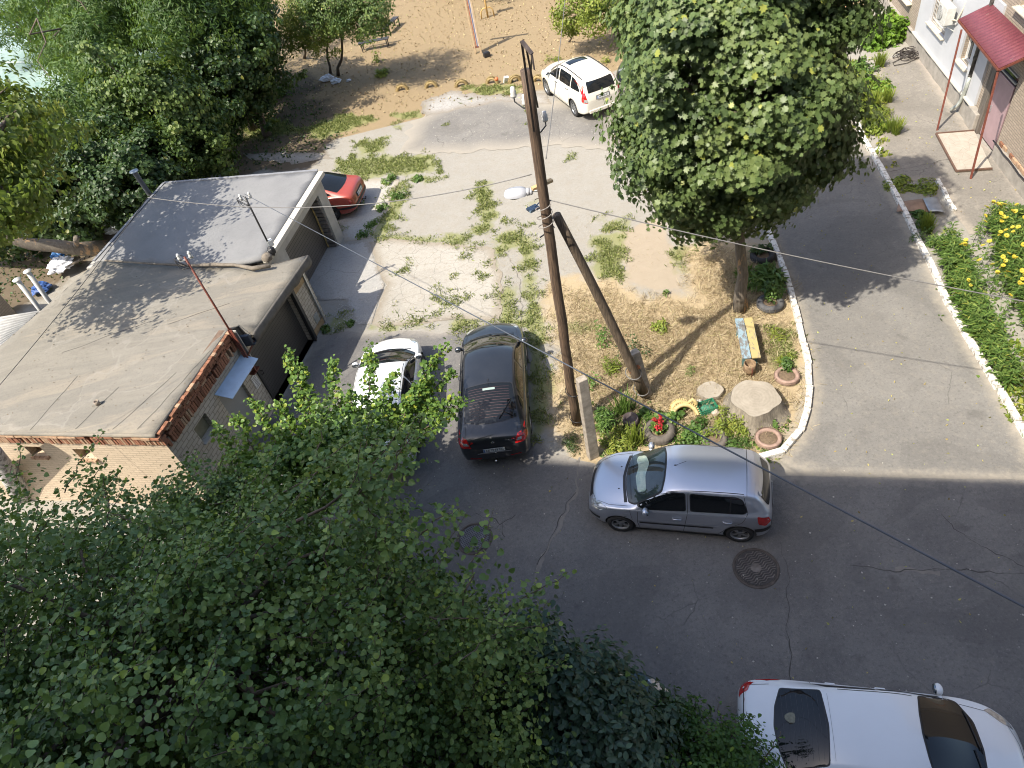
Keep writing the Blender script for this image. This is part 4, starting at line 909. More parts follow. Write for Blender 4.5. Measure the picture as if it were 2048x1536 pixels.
        vs,_,fs,_,_,_=delaunay_2d_cdt([Vector(b) for b in Bn]+[Vector(g_) for g_ in G],[(i,(i+1)%nb) for i in range(nb)],[tuple(range(nb))],1,1e-6)
        V3=[]; last=None; bad=set()
        for i,v in enumerate(vs):
            q=proj(plane,v.x,v.y,off,side)
            if q is None: bad.add(i); q=Vector((0,0,-5))
            V3.append(q)
        mb=MB(); ff=[]
        d={'side':Vector((0,side,0)),'top':Vector((0,0,1)),'front':Vector((1,0,0)),'rear':Vector((-1,0,0))}[plane]
        for f in fs:
            if any(i in bad for i in f): continue
            a,b,c=[V3[i] for i in f[:3]]
            ff.append(tuple(f) if (b-a).cross(c-a).dot(d)>0 else tuple(f)[::-1])
        mb.add(V3,ff,0,smooth); return mb.build(name,mat,parent or root)
    def round_poly(P,r=.04,k=4):
        P=[Vector(p_) for p_ in P]; out=[]
        for i,p_ in enumerate(P):
            a=P[i-1]; b=P[(i+1)%len(P)]; da=(a-p_); db=(b-p_); ra=min(r,da.length*.45); rb=min(r,db.length*.45)
            A_=p_+da.normalized()*ra; B_=p_+db.normalized()*rb
            for j in range(k+1):
                t_=j/k; out.append(A_*(1-t_)**2+p_*2*t_*(1-t_)+B_*t_**2)
        return out
    def grow(P,d):
        c=sum((Vector(q) for q in P),Vector((0,0)))/len(P); return [Vector(q)+(Vector(q)-c).normalized()*d for q in P]
    def line(name,pts,plane,w_,mat,off=.003,side=1,parent=None):
        P=[Vector(q) for q in pts]; L=[]
        for i in range(len(P)-1):
            k=max(1,int((P[i+1]-P[i]).length/.05)); L+=[P[i].lerp(P[i+1],j/k) for j in range(k)]
        L.append(P[-1]); V3=[];
        for i,q in enumerate(L):
            d=(L[min(i+1,len(L)-1)]-L[max(0,i-1)]).normalized(); nn=Vector((-d.y,d.x))*w_/2
            for s_ in (1,-1):
                r_=proj(plane,q.x+nn.x*s_,q.y+nn.y*s_,off,side); V3.append(r_ if r_ is not None else (V3[-2] if len(V3)>1 else Vector((0,0,.3))))
        mb=MB(); mb.add(V3,[(2*i,2*i+1,2*i+3,2*i+2) for i in range(len(L)-1)],0,True); return mb,name,mat,parent
    def lines(name,lst,mat,parent=None):
        mb=MB()
        for pts,plane,w_,side in lst:
            m_,_,_,_=line(name,pts,plane,w_,mat,.0035,side); mb.add(m_.v,m_.f,0,True)
        return mb.build(name,mat,parent or o)
    def wheel(wx,sy,rimmat=M_RIM,spokes=5):
        M=Matrix.Translation((wx,sy*sp['track']/2,R_))@Matrix.Rotation(-math.pi/2*sy,4,'X')
        mb=MB(); rr_=R_*.66; mb.lathe([(rr_,-.10),(R_-.03,-.105),(R_,-.085),(R_,.07),(R_-.025,.10),(rr_+.02,.10),(rr_,.085),(rr_,-.10)],40,M)
        tw=mb.build('wheel',M_TYRE,root)
        mb=MB(); mb.lathe([(rr_+.003,.088),(rr_-.012,.09),(rr_-.02,.06),(rr_-.02,-.08)],36,M)
        mb.lathe([(0,.055),(.06,.055),(.065,.04)],20,M)
        for k in range(spokes):
            a=2*math.pi*k/spokes+.3; da=.14 if spokes<=5 else .085
            c0,c1=(math.cos(a),math.sin(a)),None
            V3=[]
            for (rr2,w2,z2) in ((.05,.038,.052),(rr_*.55,.03,.072),(rr_-.012,.045 if spokes<=5 else .03,.066)):
                for s_ in (-1,1):
                    for zz in (z2,z2-.03): V3.append(M@Vector((rr2*math.cos(a)-s_*w2*math.sin(a),rr2*math.sin(a)+s_*w2*math.cos(a),zz)))
            fs=[]
            for j in (0,4): fs+=[(j,j+2,j+6,j+4),(j+1,j+5,j+7,j+3),(j,j+4,j+5,j+1),(j+2,j+3,j+7,j+6)]
            mb.add(V3,fs)
        r_=mb.build('rim',rimmat); r_.parent=tw
        mb=MB(); mb.lathe([(0,.0),(rr_-.02,.0)],28,M,smooth=False); d_=mb.build('brake',M_WELL); d_.parent=tw
        return tw
    for wx in sp['wheels']:
        for sy in (1,-1): wheel(wx,sy,sp.get('rim',M_RIM),sp.get('spokes',5))
    def mirror(x,z,mat,face=-1,w_=.2,y=None):
        for sy in (1,-1):
            h_,_=hit((x,sy*3,z),(0,-sy,0)); y0=abs(h_.y)
            mb=MB(); mb.blob((x+.0,sy*(y0+.12),z+.03),(.07,.10,.075),8,.0); mb.bar((x+.02,sy*(y0-.03),z-.02),(x,sy*(y0+.06),z+.0),.05,.04)
            m_=mb.build('mirror',mat,root)
            mb=MB(); M=Matrix.Translation((x-.045,sy*(y0+.125),z+.03))@Matrix.Rotation(-math.pi/2,4,'Y'); mb.lathe([(0,.028),(.055,.026),(.062,.0)],16,M@Matrix.Diagonal((1,1.35,1,1))); g_=mb.build('mirror_glass',plain('mirror_glass',(.22,.25,.28),.08,metal=.9)); g_.parent=m_
    def wipers(x0,y0s,plane='top',L=.55,ang=1.45,par=None):
        mb=MB()
        for y0 in y0s:
            P_=[]
            for k in range(7):
                t_=k/6; q=proj(plane,x0-math.cos(ang)*L*t_,y0+math.sin(ang)*L*t_,.022); P_.append(q)
            if None not in P_: mb.tube(P_,.009,5)
        return mb.build('wiper',M_TRIM,par or root)
    def plate(z,y,txt,plane='rear',w_=.52,h_=.112,tilt=None,frame=True,size=.088):
        q=proj(plane,y,z,.012); sgn=-1 if plane=='rear' else 1
        nz=proj(plane,y,z+.05,.0); n0=proj(plane,y,z-.05,.0); up_=(nz-n0).normalized(); yv=Vector((0,sgn,0)); nn=yv.cross(up_).normalized()
        if nn.x*sgn<0: nn=-nn
        R3=Matrix((yv,up_,nn)).transposed()
        mb=MB(); mb.box(q,(w_+.02,h_+.02,.008),R=R3); pl=mb.build('license_plate',M_TRIM,root)
        mb=MB(); mb.box(q+nn*.006,(w_,h_,.006),R=R3); w2=mb.build('plate_face',plain('plate_white',(.62,.63,.62),.4,var=.05)); w2.parent=pl
        mb=MB(); mb.box(q+nn*.0095-yv*(w_/2-.022),(.035,h_-.01,.002),R=R3); b2=mb.build('plate_band',plain('plate_blue_yellow',(.10,.20,.45),.5)); b2.parent=pl
        if txt:
            tm=text_mesh(txt,size,M_BLACK,'plate_number'); M4=R3.to_4x4(); M4.translation=q+nn*.0105+yv*.015; tm.data.transform(M4); tm.parent=pl
        return pl
    def handles(L):
        for (x,z) in L:
            for sy in (1,-1):
                h_,_=hit((x,sy*3,z),(0,-sy,0)); mb=MB(); yy=abs(h_.y)
                mb.tube([(x-.09,sy*(yy-.005),z),(x-.07,sy*(yy+.03),z+.003),(x+.07,sy*(yy+.03),z+.003),(x+.09,sy*(yy-.005),z)],.012,6); mb.build('door_handle',sp.get('handle',sp['paint']),root)
    return dict(body=o,dec=dec,line=line,lines=lines,mirror=mirror,wipers=wipers,plate=plate,handles=handles,proj=proj,rp=round_poly,grow=grow,hit=hit,root=root,sp=sp)
def interior_glass(name,alpha_tint=(.80,.87,.85),mixf=.72):
    t=NT(name); tr=t.n('BsdfTransparent'); tr.inputs[0].default_value=tuple(alpha_tint)+(1,); gl=t.n('BsdfGlossy'); gl.inputs['Roughness'].default_value=.02
    fr=t.n('LayerWeight'); fr.inputs[0].default_value=.35; mx=t.n('MixShader'); t.l(t.math('ADD',t.math('MULTIPLY',fr.outputs['Facing'],.3),.04),mx.inputs[0]); t.l(tr.outputs[0],mx.inputs[1]); t.l(gl.outputs[0],mx.inputs[2]); t.l(mx.outputs[0],t.out.inputs[0]); return t.m
M_CLEAR=interior_glass('clear_windshield')
def stretch(a,b,n): return [a+(b-a)*i/n for i in range(n+1)]
def carroot(name,cx_,cy_,head,label,cat='car',group='cars parked in the yard'):
    return empty(name,(cx_,cy_,.012),math.radians(head),label,cat,group)
# ---- silver hatchback (L 3.81 W 1.665 H 1.49, wheelbase 2.455)
P_SILVER=paint('silver_paint',(.55,.58,.65),metal=.75,rough=.36)
sil=dict(paint=P_SILVER,wheels=(1.17,-1.285),r=.285,track=1.44,rim=M_RIM,handle=P_SILVER,
 stations=[1.90,1.87,1.80,1.68,1.5,1.3,1.1,.92,.78,.62,.45,.3,.15,-.1,-.5,-.9,-1.2,-1.4,-1.55,-1.68,-1.78,-1.85,-1.9],
 top=[(-1.9,.78),(-1.85,1.0),(-1.78,1.13),(-1.68,1.30),(-1.58,1.41),(-1.4,1.455),(-.9,1.485),(-.3,1.49),(.1,1.462),(.3,1.39),(.5,1.275),(.7,1.155),(.88,1.04),(1.0,.975),(1.2,.93),(1.5,.85),(1.68,.79),(1.8,.73),(1.87,.65),(1.9,.56)],
 sh=[(-1.9,.72),(-1.85,.86),(-1.75,.96),(-1.5,.955),(-.5,.915),(.3,.885),(.75,.86),(1.1,.83),(1.5,.76),(1.75,.68),(1.9,.52)],
 re=[(-1.9,.75),(-1.85,.95),(-1.75,1.05),(-1.65,1.22),(-1.5,1.36),(-1.2,1.405),(-.3,1.43),(.05,1.40),(.25,1.31),(.5,1.14),(.7,.99),(.85,.885),(1.0,.86),(1.5,.79),(1.75,.71),(1.9,.54)],
 wm=[(-1.9,.66),(-1.8,.77),(-1.6,.82),(-1.2,.832),(0,.832),(1.1,.83),(1.45,.80),(1.7,.72),(1.83,.62),(1.9,.52)],
 ws=[(-1.9,.60),(-1.8,.71),(-1.6,.77),(-1.2,.795),(0,.80),(.9,.785),(1.3,.755),(1.6,.69),(1.8,.58),(1.9,.46)],
 wr=[(-1.9,.56),(-1.8,.62),(-1.65,.60),(-1.4,.61),(-.8,.625),(0,.625),(.3,.64),(.6,.68),(.85,.70),(1.1,.69),(1.5,.62),(1.75,.53),(1.9,.42)],
 zb=[(-1.9,.32),(-1.7,.22),(-1.2,.17),(1.2,.17),(1.7,.2),(1.9,.28)])
a=U(1243,1062,0); b=U(1478,1083,0); hd=math.atan2(a.y-b.y,a.x-b.x); mid=(a+b)/2
nl=Vector((-math.sin(hd),math.cos(hd),0)); ctr=mid-nl*.79+Vector((math.cos(hd),math.sin(hd),0))*.06
rt=carroot('hatchback_car',ctr.x,ctr.y,math.degrees(hd),'silver five-door hatchback parked across the shade edge below the flower garden')
C=build_car(sil,rt); dec,rp=C['dec'],C['rp']
for s_ in (1,-1):
    fw=[(.80,.915),(.55,.90),(-.18,.945),(-.16,1.365),(.10,1.345),(.32,1.24),(.6,1.06)]; rw_=[(-.30,.95),(-1.32,.985),(-1.38,1.05),(-1.27,1.30),(-1.15,1.345),(-.28,1.37)]
    for P_ in (fw,rw_):
        ss=dec('window_seal',rp(C['grow'](P_,.022),.05),'side',M_TRIM,.003,s_); w_=dec('side_window',rp(P_,.045),'side',M_GLASSC,.006,s_); 
    dec('window_divider',[(-1.07,.965),(-1.045,.965),(-1.045,1.355),(-1.07,1.355)],'side',M_TRIM,.008,s_)
    dec('side_moulding',rp([(.75,.50),(.76,.455),(-.75,.475),(-.75,.52)],.01),'side',M_TRIM,.010,s_)
    C['lines']('panel_gap',[([(.78,.86),(.80,.5),(.76,.27),(-.15,.24),(-.23,.93)],'side',.009,s_),([(-.23,.93),(-.23,1.38)],'side',.009,s_),([(-.15,.24),(-.85,.24),(-1.02,.52),(-1.30,.75),(-1.40,1.0),(-1.30,1.38)],'side',.009,s_),([(.95,.83),(.90,.55)],'side',.006,s_)],M_SEAM)
    dec('headlight',rp([(1.83,s_*.44),(1.80,s_*.60),(1.62,s_*.72),(1.42,s_*.745),(1.58,s_*.60),(1.74,s_*.46)],.03),'top',M_LAMPW,.004)
    dec('tail_light',rp([(-1.58,.95),(-1.80,.90),(-1.86,.74),(-1.76,.66),(-1.62,.73)],.03),'side',M_LAMPR,.005,s_)
    dec('turn_signal',rp([(1.02,.655),(1.08,.655),(1.08,.625),(1.02,.625)],.01),'side',M_LAMPW,.006,s_)
    dec('bumper_strip',rp([(-1.55,.56),(-1.86,.60),(-1.88,.47),(-1.58,.44)],.02),'side',M_TRIM,.008,s_)
    dec('bumper_strip',rp([(1.60,.46),(1.86,.44),(1.88,.36),(1.62,.36)],.02),'side',M_TRIM,.008,s_)
    dec('fuel_flap' if s_>0 else 'rear_panel',rp([(-1.44,.80),(-1.56,.80),(-1.56,.69),(-1.44,.69)],.03),'side',P_SILVER,.004,s_)
wsP=[(.98,-.60),(1.04,-.3),(1.06,0),(1.04,.3),(.98,.60),(.84,.66),(.30,.565),(.26,.3),(.255,0),(.26,-.3),(.30,-.565),(.84,-.66)]
dec('windshield_frame',rp(C['grow'](wsP,.03),.05),'top',M_TRIM,.003)
inn=dec('windshield',rp(wsP,.06),'top',plain('cabin_dark',(.02,.028,.035),.4,var=.4,scale=6),.006)
t=NT('crumpled_cover'); v=t.coord(); n=t.noise(v,10,6,.7,.6); n2=t.noise(v,3.2,4,.6); t.col(t.ramp(n2,[(.35,(.45,.58,.58)),(.55,(.70,.74,.66)),(.7,(.78,.78,.70))])); t.set(Roughness=.85); t.bump(n,1,.05)
cv=dec('sunshade',rp([(.70,-.50),(.60,-.2),(.66,.1),(.62,.48),(.80,.44),(.87,.1),(.83,-.2),(.90,-.42),(.86,-.56)],.06),'top',t.m,.012,parent=inn,sp_=.03)
for v_ in cv.data.vertices: v_.co+=Vector((0,0,abs(mnoise.noise(v_.co*9))*.016))
dec('windshield_glass',rp(wsP,.06),'top',M_CLEAR,.034,parent=inn)
dec('roof_seam_panel',rp([(-1.38,-.59),(-1.36,.59),(-1.50,.57),(-1.53,0),(-1.50,-.57)],.04),'top',P_SILVER,.006)
C['lines']('panel_gap',[([(-1.36,-.60),(-1.36,.60)],'top',.010,1),([(.2,.60),(-.5,.585),(-1.3,.565)],'top',.014,1),([(.2,-.60),(-.5,-.585),(-1.3,-.565)],'top',.014,1),([(1.07,-.62),(1.14,0),(1.07,.62)],'top',.012,1),([(1.0,.70),(1.4,.66),(1.70,.52),(1.80,.3),(1.83,0),(1.80,-.3),(1.70,-.52),(1.4,-.66),(1.0,-.70)],'top',.008,1)],M_SEAM)
dec('cowl',rp([(1.01,-.62),(1.07,-.3),(1.10,0),(1.07,.3),(1.01,.62),(1.08,.62),(1.13,.3),(1.16,0),(1.13,-.3),(1.08,-.62)],.02),'top',M_TRIM,.005)
for z_ in ((1.22,.30),(1.22,-.28)):
    q=C['proj']('top',z_[0],z_[1],.0); mb=MB(); mb.blob(q,(.022,.014,.012),5,0); mb.build('washer_nozzle',M_TRIM,rt)
dec('rear_window',rp([(-.54,1.02),(.54,1.02),(.50,1.27),(-.50,1.27)],.06),'rear',M_GLASSC,.005)
dec('rear_bumper',rp([(-.66,.36),(.66,.36),(.62,.58),(-.62,.58)],.05),'rear',M_TRIM,.008)
dec('grille',rp([(-.38,.62),(.38,.62),(.34,.70),(-.34,.70)],.02),'front',M_TRIM,.006)
dec('front_bumper',rp([(-.50,.34),(.50,.34),(.48,.50),(-.48,.50)],.03),'front',M_TRIM,.008)
C['mirror'](.62,.92,P_SILVER); C['handles']([(-.02,.72),(-1.02,.745)]); C['wipers'](1.02,(-.62,-.05),L=.62,ang=1.42)
C['plate'](.66,0,'AE 4417 BT')
mb=MB(); q=C['proj']('top',.05,0,0); mb.blob(q,(.03,.016,.014),5,0); mb.tube([q,q+Vector((-.22,0,.16))],.004,5); mb.build('antenna',M_TRIM,rt)
mb=MB(); q=C['proj']('side',-1.50,1.02,.004,1); q=C['proj']('top',-1.62,.44,.006); mb.lathe([(0,.004),(.05,.003),(.055,0)],20,Matrix.Translation(q)@Matrix.Rotation(-.9,4,'Y')); dd=mb.build('round_sticker',M_WHITEP,rt)

# ---- sedan / liftback family
def sedan(p,L=4.57,W=1.77,H=1.46,lift=True,wb=2.58,fo=.92):
    f=L/2; r=-L/2; fw=f-fo; rw=fw-wb; s=L/4.57; k=H/1.46; hw=W/2
    tail=[(r,.72*k),(r+.04,.92*k),(r+.10,1.02*k),(r+.25,1.055*k),(r+.42,1.10*k if lift else 1.07*k),(r+.75,1.22*k if lift else 1.17*k),(r+1.15,1.365*k if lift else 1.355*k),(r+1.5,1.435*k if lift else 1.435*k)]
    top=tail+[(r+2.0,1.455*k),(.1*s,1.46*k),(.45*s,1.435*k),(.75*s,1.34*k),(1.1*s,1.17*k),(1.35*s,1.03*k),(1.45*s,.985*k),(1.7*s,.95*k),(2.0*s,.875*k),(2.16*s,.80*k),(f-.05,.70*k),(f,.58*k)]
    sh=[(r,.68*k),(r+.06,.85*k),(r+.2,.965*k),(r+.8,.975*k),(0,.935*k),(1.0*s,.905*k),(1.5*s,.86*k),(1.95*s,.77*k),(f-.1,.66*k),(f,.52*k)]
    re=[(r,.71*k),(r+.06,.90*k),(r+.2,1.0*k),(r+.42,1.04*k if lift else 1.02*k),(r+.75,1.13*k if lift else 1.09*k),(r+1.15,1.29*k if lift else 1.27*k),(r+1.5,1.365*k),(r+2,1.395*k),(.1*s,1.40*k),(.4*s,1.36*k),(.7*s,1.23*k),(1.0*s,1.05*k),(1.25*s,.925*k),(1.5*s,.885*k),(1.95*s,.80*k),(f-.1,.68*k),(f,.54*k)]
    wm=[(r,hw-.20),(r+.08,hw-.09),(r+.3,hw-.02),(r+.9,hw),(0,hw),(1.3*s,hw-.01),(1.8*s,hw-.05),(f-.25,hw-.15),(f-.08,hw-.27),(f,hw-.38)]
    ws=[(a,b-.045-.02*(abs(a)>1.6)) for a,b in wm]
    wr=[(r,hw-.27),(r+.1,hw-.2),(r+.42,hw-.17),(r+.8,hw-.2),(r+1.3,hw-.235),(r+2,hw-.235),(0,hw-.23),(.5*s,hw-.215),(.9*s,hw-.17),(1.25*s,hw-.14),(1.6*s,hw-.17),(f-.3,hw-.27),(f,hw-.46)]
    st=[f,f-.03,f-.1,f-.2,f-.38,1.7*s,1.5*s,1.36*s,1.22*s,1.0*s,.8*s,.6*s,.45*s,.25*s,-.1,-.5,r+1.65,r+1.4,r+1.15,r+.95,r+.75,r+.55,r+.4,r+.25,r+.12,r+.05,r]
    return dict(paint=p,wheels=(fw,rw),r=.32,track=W-.235,stations=st,top=top,sh=sh,re=re,wm=wm,ws=ws,wr=wr,zb=[(r,.36),(r+.3,.22),(r+.9,.19),(f-.8,.19),(f-.2,.22),(f,.32)],L=L,W=W,H=H,k=k,s=s,lift=lift)
def dress(C,sp,glassm=M_GLASSC,lampr=M_LAMPR,txt='AE 7733 EC',trunk=True,rearwin=None,clear_ws=None,handle=None):
    dec,rp,root=C['dec'],C['rp'],C['root']; s,k,W=sp['s'],sp['k'],sp['W']; hw=W/2; r=-sp['L']/2; f=sp['L']/2
    for q in (1,-1):
        A_=[(1.12*s,.955*k),(.8*s,.955*k),(.02*s,.975*k),(.02*s,1.345*k),(.32*s,1.315*k),(.62*s,1.205*k)]
        B_=[(-.08*s,.978*k),(r+1.28,1.01*k),(r+1.18,1.06*k),(r+1.36,1.27*k),(r+1.62,1.325*k),(-.08*s,1.348*k)]
        dec('window_seal',rp(C['grow'](A_,.025),.05),'side',M_TRIM,.003,q); dec('side_window',rp(A_,.045),'side',glassm,.006,q)
        dec('window_seal',rp(C['grow'](B_,.025),.05),'side',M_TRIM,.003,q); dec('side_window',rp(B_,.05),'side',glassm,.006,q)
        if sp['lift']:
            D_=[(r+1.10,1.03*k),(r+.80,1.06*k),(r+1.18,1.235*k)]
            dec('side_window',rp(D_,.03),'side',glassm,.006,q)
        C['lines']('panel_gap',[([(1.18*s,.90*k),(1.18*s,.55),(1.08*s,.28),(.0,.26),(-.03*s,.95*k)],'side',.009,q),([(.0,.26),(r+1.62,.26),(r+1.42,.5),(r+1.12,.78),(r+1.16,1.02*k)],'side',.009,q)],M_SEAM)
        dec('headlight',rp([(f-.10,q*(hw-.42)),(f-.16,q*(hw-.28)),(f-.42,q*(hw-.15)),(f-.52,q*(hw-.2)),(f-.30,q*(hw-.36))],.03),'top',M_LAMPW,.004)
    wsP=[(1.47*s,-.4),(1.50*s,0),(1.47*s,.4),(1.30*s,hw-.16),(1.16*s,hw-.135),(.62*s,hw-.25),(.56*s,.3),(.54*s,0),(.56*s,-.3),(.62*s,-hw+.25),(1.16*s,-hw+.135),(1.30*s,-hw+.16)]
    dec('windshield_frame',rp(C['grow'](wsP,.03),.05),'top',M_TRIM,.003); ws=dec('windshield',rp(wsP,.06),'top',clear_ws or glassm,.006)
    if rearwin is None: rearwin=[(r+1.47,-hw+.31),(r+1.50,0),(r+1.47,hw-.31),(r+.60,hw-.24),(r+.50,.3),(r+.475,0),(r+.50,-.3),(r+.60,-hw+.24)] if sp['lift'] else [(r+1.24,-hw+.30),(r+1.28,0),(r+1.24,hw-.30),(r+.66,hw-.24),(r+.56,.3),(r+.53,0),(r+.56,-.3),(r+.66,-hw+.24)]
    dec('window_seal',rp(C['grow'](rearwin,.022),.05),'top',M_TRIM,.003); rwn=dec('rear_window',rp(rearwin,.06),'top',glassm,.006)
    C['rearwin']=rwn; C['ws']=ws
    C['lines']('panel_gap',[([(1.35*s,hw-.17),(1.8*s,hw-.22),(f-.2,hw-.38),(f-.12,.2),(f-.12,-.2),(f-.2,-hw+.38),(1.8*s,-hw+.22),(1.35*s,-hw+.17)],'top',.008,1),
       ([(.5*s,hw-.262),(-.4,hw-.272),(r+1.5,hw-.268)],'top',.012,1),([(.5*s,-hw+.262),(-.4,-hw+.272),(r+1.5,-hw+.268)],'top',.012,1)],M_SEAM)
    C['mirror'](1.05*s,.97*k,sp['paint']); C['handles']([(.16*s,.80*k),(r+1.5,.82*k)]); C['wipers'](1.46*s,(-.62,-.02),L=.6,ang=1.42)
def place_by(headpx,rear,length,off=.0):
    pass
# black liftback
P_BLACK=paint('black_paint',(.020,.022,.026),metal=.2,rough=.3)
bl=sedan(P_BLACK,4.57,1.77,1.46,True); bl['rim']=M_RIM
rt=carroot('liftback_car',-.45,13.02,0,'black liftback parked nose-in between the white car and the dry grass'); rt.rotation_euler.z=math.radians(81.5)
C=build_car(bl,rt); dress(C,bl); dec,rp=C['dec'],C['rp']
r=-bl['L']/2
for q in (1,-1):
    dec('tail_light',rp([(q*.52,.80),(q*.80,.82),(q*.80,1.0),(q*.60,.985)],.03),'rear',M_LAMPR,.006)
    dec('tail_light_side',rp([(r+.04,.80),(r+.30,.84),(r+.30,.955),(r+.08,.95)],.03),'side',M_LAMPR,.006,q)
    dec('tail_light_inner',rp([(q*.56,.87),(q*.70,.875),(q*.70,.93),(q*.60,.925)],.02),'rear',M_LAMPW,.009)
    C['lines']('panel_gap',[([(r+1.5,q*.60),(r+.55,q*.63),(r+.12,q*.62)],'top',.008,1)],M_SEAM)
    dec('bumper_reflector',rp([(q*.35,.40),(q*.62,.43),(q*.62,.46),(q*.35,.43)],.01),'rear',M_LAMPR,.006)
C['lines']('heating_wires',[([(r+.62+i*.068,-.5+.02*abs(i-5)*0),(r+.62+i*.068,.5)],'top',.006,1) for i in range(12)],plain('heater_wire',(.10,.05,.05),.5),C['rearwin'])
for ob in C['rearwin'].children:
    for v_ in ob.data.vertices: v_.co.z+=.006
C['plate'](.70,.0,'AE 7733 EC'); 
dec('chrome_strip',rp([(-.42,.585),(.42,.585),(.42,.612),(-.42,.612)],.01),'rear',M_CHROME,.008)
mb=MB(); q=C['proj']('rear',0,.90,.006); mb.lathe([(0,.012),(.035,.010),(.042,0)],20,Matrix.Translation(q)@Matrix.Rotation(-math.pi/2,4,'Y')); mb.build('badge',M_CHROME,rt)
tm=text_mesh('Octavia',.055,M_CHROME,'model_lettering'); q=C['proj']('rear',-.40,.915,.008); tm.data.transform(Matrix.Translation(q)@Matrix(((0,0,-1,0),(-1,0,0,0),(0,1,0,0),(0,0,0,1)))); tm.parent=rt
mb=MB(); q=C['proj']('top',r+.56,-.22,.02); q2=C['proj']('top',r+.98,-.50,.02); mb.tube([q,q.lerp(q2,.5)+Vector((0,0,.015)),q2],.014,6); q3=C['proj']('top',r+.62,-.55,.02); mb.tube([q.lerp(q2,.42),q3],.018,6); mb.build('rear_wiper',M_TRIM,rt)
mb=MB(); q=C['proj']('top',r+1.62,0,0); mb.blob(q,(.03,.016,.014),5,0); mb.tube([q,q+Vector((-.24,0,.14))],.004,5); mb.build('antenna',M_TRIM,rt)
dec('brake_light',rp([(r+1.36,-.16),(r+1.36,.14),(r+1.30,.14),(r+1.30,-.16)],.01),'top',plain('pale_lens',(.30,.38,.36),.3),.012)
mb=MB(); mb.tube([(r+.1,0,.36),(r-.10,0,.34),(r-.13,0,.42)],.018,8); mb.blob((r-.13,0,.43),(.03,.03,.03),6,0); mb.build('tow_hitch',M_CHROME,rt)
# white saloon under the apricot tree
P_WHITE=paint('white_paint_car',(.72,.73,.72),rough=.3)
wc=sedan(P_WHITE,4.55,1.76,1.44,False)
rt=carroot('sedan_car',-3.30,13.45,81.5,'white saloon parked nose-in under the overhanging apricot branches')
C=build_car(wc,rt); dress(C,wc); dec,rp=C['dec'],C['rp']; r=-wc['L']/2
for q in (1,-1): dec('tail_light',rp([(q*.50,.80),(q*.79,.82),(q*.79,.98),(q*.56,.97)],.03),'rear',M_LAMPR,.006)
C['plate'](.66,0,'AE 2051 HC')
# white saloon, bottom right
P_WHITE2=paint('white_paint_cool',(.80,.83,.86),rough=.28)
ws_=sedan(P_WHITE2,4.25,1.70,1.43,False,wb=2.52,fo=.80); 
rt=carroot('sedan_car',4.28,2.92,-19,'large white saloon with a dark rear window at the lower right of the yard')
C=build_car(ws_,rt); dress(C,ws_); dec,rp=C['dec'],C['rp']; r=-ws_['L']/2
for q in (1,-1):
    dec('tail_light',rp([(q*.50,.78),(q*.80,.80),(q*.80,.96),(q*.56,.96)],.03),'rear',M_LAMPR,.006)
    dec('tail_light_side',rp([(r+.03,.79),(r+.18,.80),(r+.18,.94),(r+.06,.94)],.03),'side',M_LAMPR,.006,q)
C['lines']('panel_gap',[([(r+.10,-.62),(r+.06,0),(r+.10,.62)],'top',.012,1),([(r+.10,.66),(r+.5,.69)],'top',.008,1),([(r+.10,-.66),(r+.5,-.69)],'top',.008,1)],M_SEAM)
C['lines']('heating_wires',[([(r+.66+i*.075,-.5),(r+.66+i*.075,.5)],'top',.003,1) for i in range(10)],plain('heater_wire2',(.06,.06,.07),.4),C['rearwin'])
for ob in C['rearwin'].children:
    for v_ in ob.data.vertices: v_.co.z+=.006
mb=MB(); q=C['proj']('top',r+.80,.12,.012); mb.blob(q,(.12,.085,.012),8,.1); mb.build('parcel_shelf_hat',plain('straw_hat',(.22,.22,.17),.8,var=.3,scale=20),C['root'])
C['plate'](.62,0,'AE 6390 MI')
# dark green saloon under the lilac
P_GREEN=paint('dark_green_paint',(.012,.040,.042),metal=.2,rough=.3)
gs=sedan(P_GREEN,4.4,1.7,1.40,False,wb=2.6,fo=.85)
rt=carroot('sedan_car',-.75,4.75,-22,'dark green saloon almost hidden under the lilac bush')
C=build_car(gs,rt); t=NT('cream_sunshade'); v=t.coord(); t.col(t.ramp(t.noise(v,14,3),[(.3,(.34,.31,.22)),(.7,(.42,.38,.27))])); t.set(Roughness=.4); t.b.inputs['Coat Weight'].default_value=.5
dress(C,gs,clear_ws=t.m)
# red saloon behind the grey garage
P_RED=paint('red_paint',(.36,.06,.038),rough=.4)
rs_=sedan(P_RED,4.4,1.69,1.39,True,wb=2.54,fo=.84); rs_['rim']=M_RIMD
q0=U(722,405,.0); hd=math.radians(163); 
rt=carroot('sedan_car',-3.80+math.cos(hd)*2.2,24.60+math.sin(hd)*2.2,163,'faded red saloon with its tail sticking out behind the grey garage')
C=build_car(rs_,rt); dress(C,rs_); dec,rp=C['dec'],C['rp']; r=-rs_['L']/2
for q in (1,-1):
    dec('tail_light',rp([(q*.46,.62),(q*.76,.62),(q*.74,.80),(q*.46,.82)],.02),'rear',plain('amber_red_lens',(.26,.045,.02),.3,var=.6,scale=25),.006)
    dec('tail_light_side',rp([(r+.02,.64),(r+.20,.64),(r+.20,.80),(r+.04,.80)],.02),'side',M_LAMPR,.006,q)
    dec('bumper_strip',rp([(r+.0,.53),(r+.9,.49),(r+.9,.42),(r+.0,.44)],.02),'side',M_TRIM,.012,q)
dec('rear_bumper',rp([(-.72,.43),(.72,.43),(.72,.53),(-.72,.53)],.02),'rear',M_TRIM,.02)
dec('plate_recess',rp([(-.34,.60),(.34,.60),(.34,.80),(-.34,.80)],.02),'rear',M_TRIM,.004); C['plate'](.70,0,'AE 1528 CB')
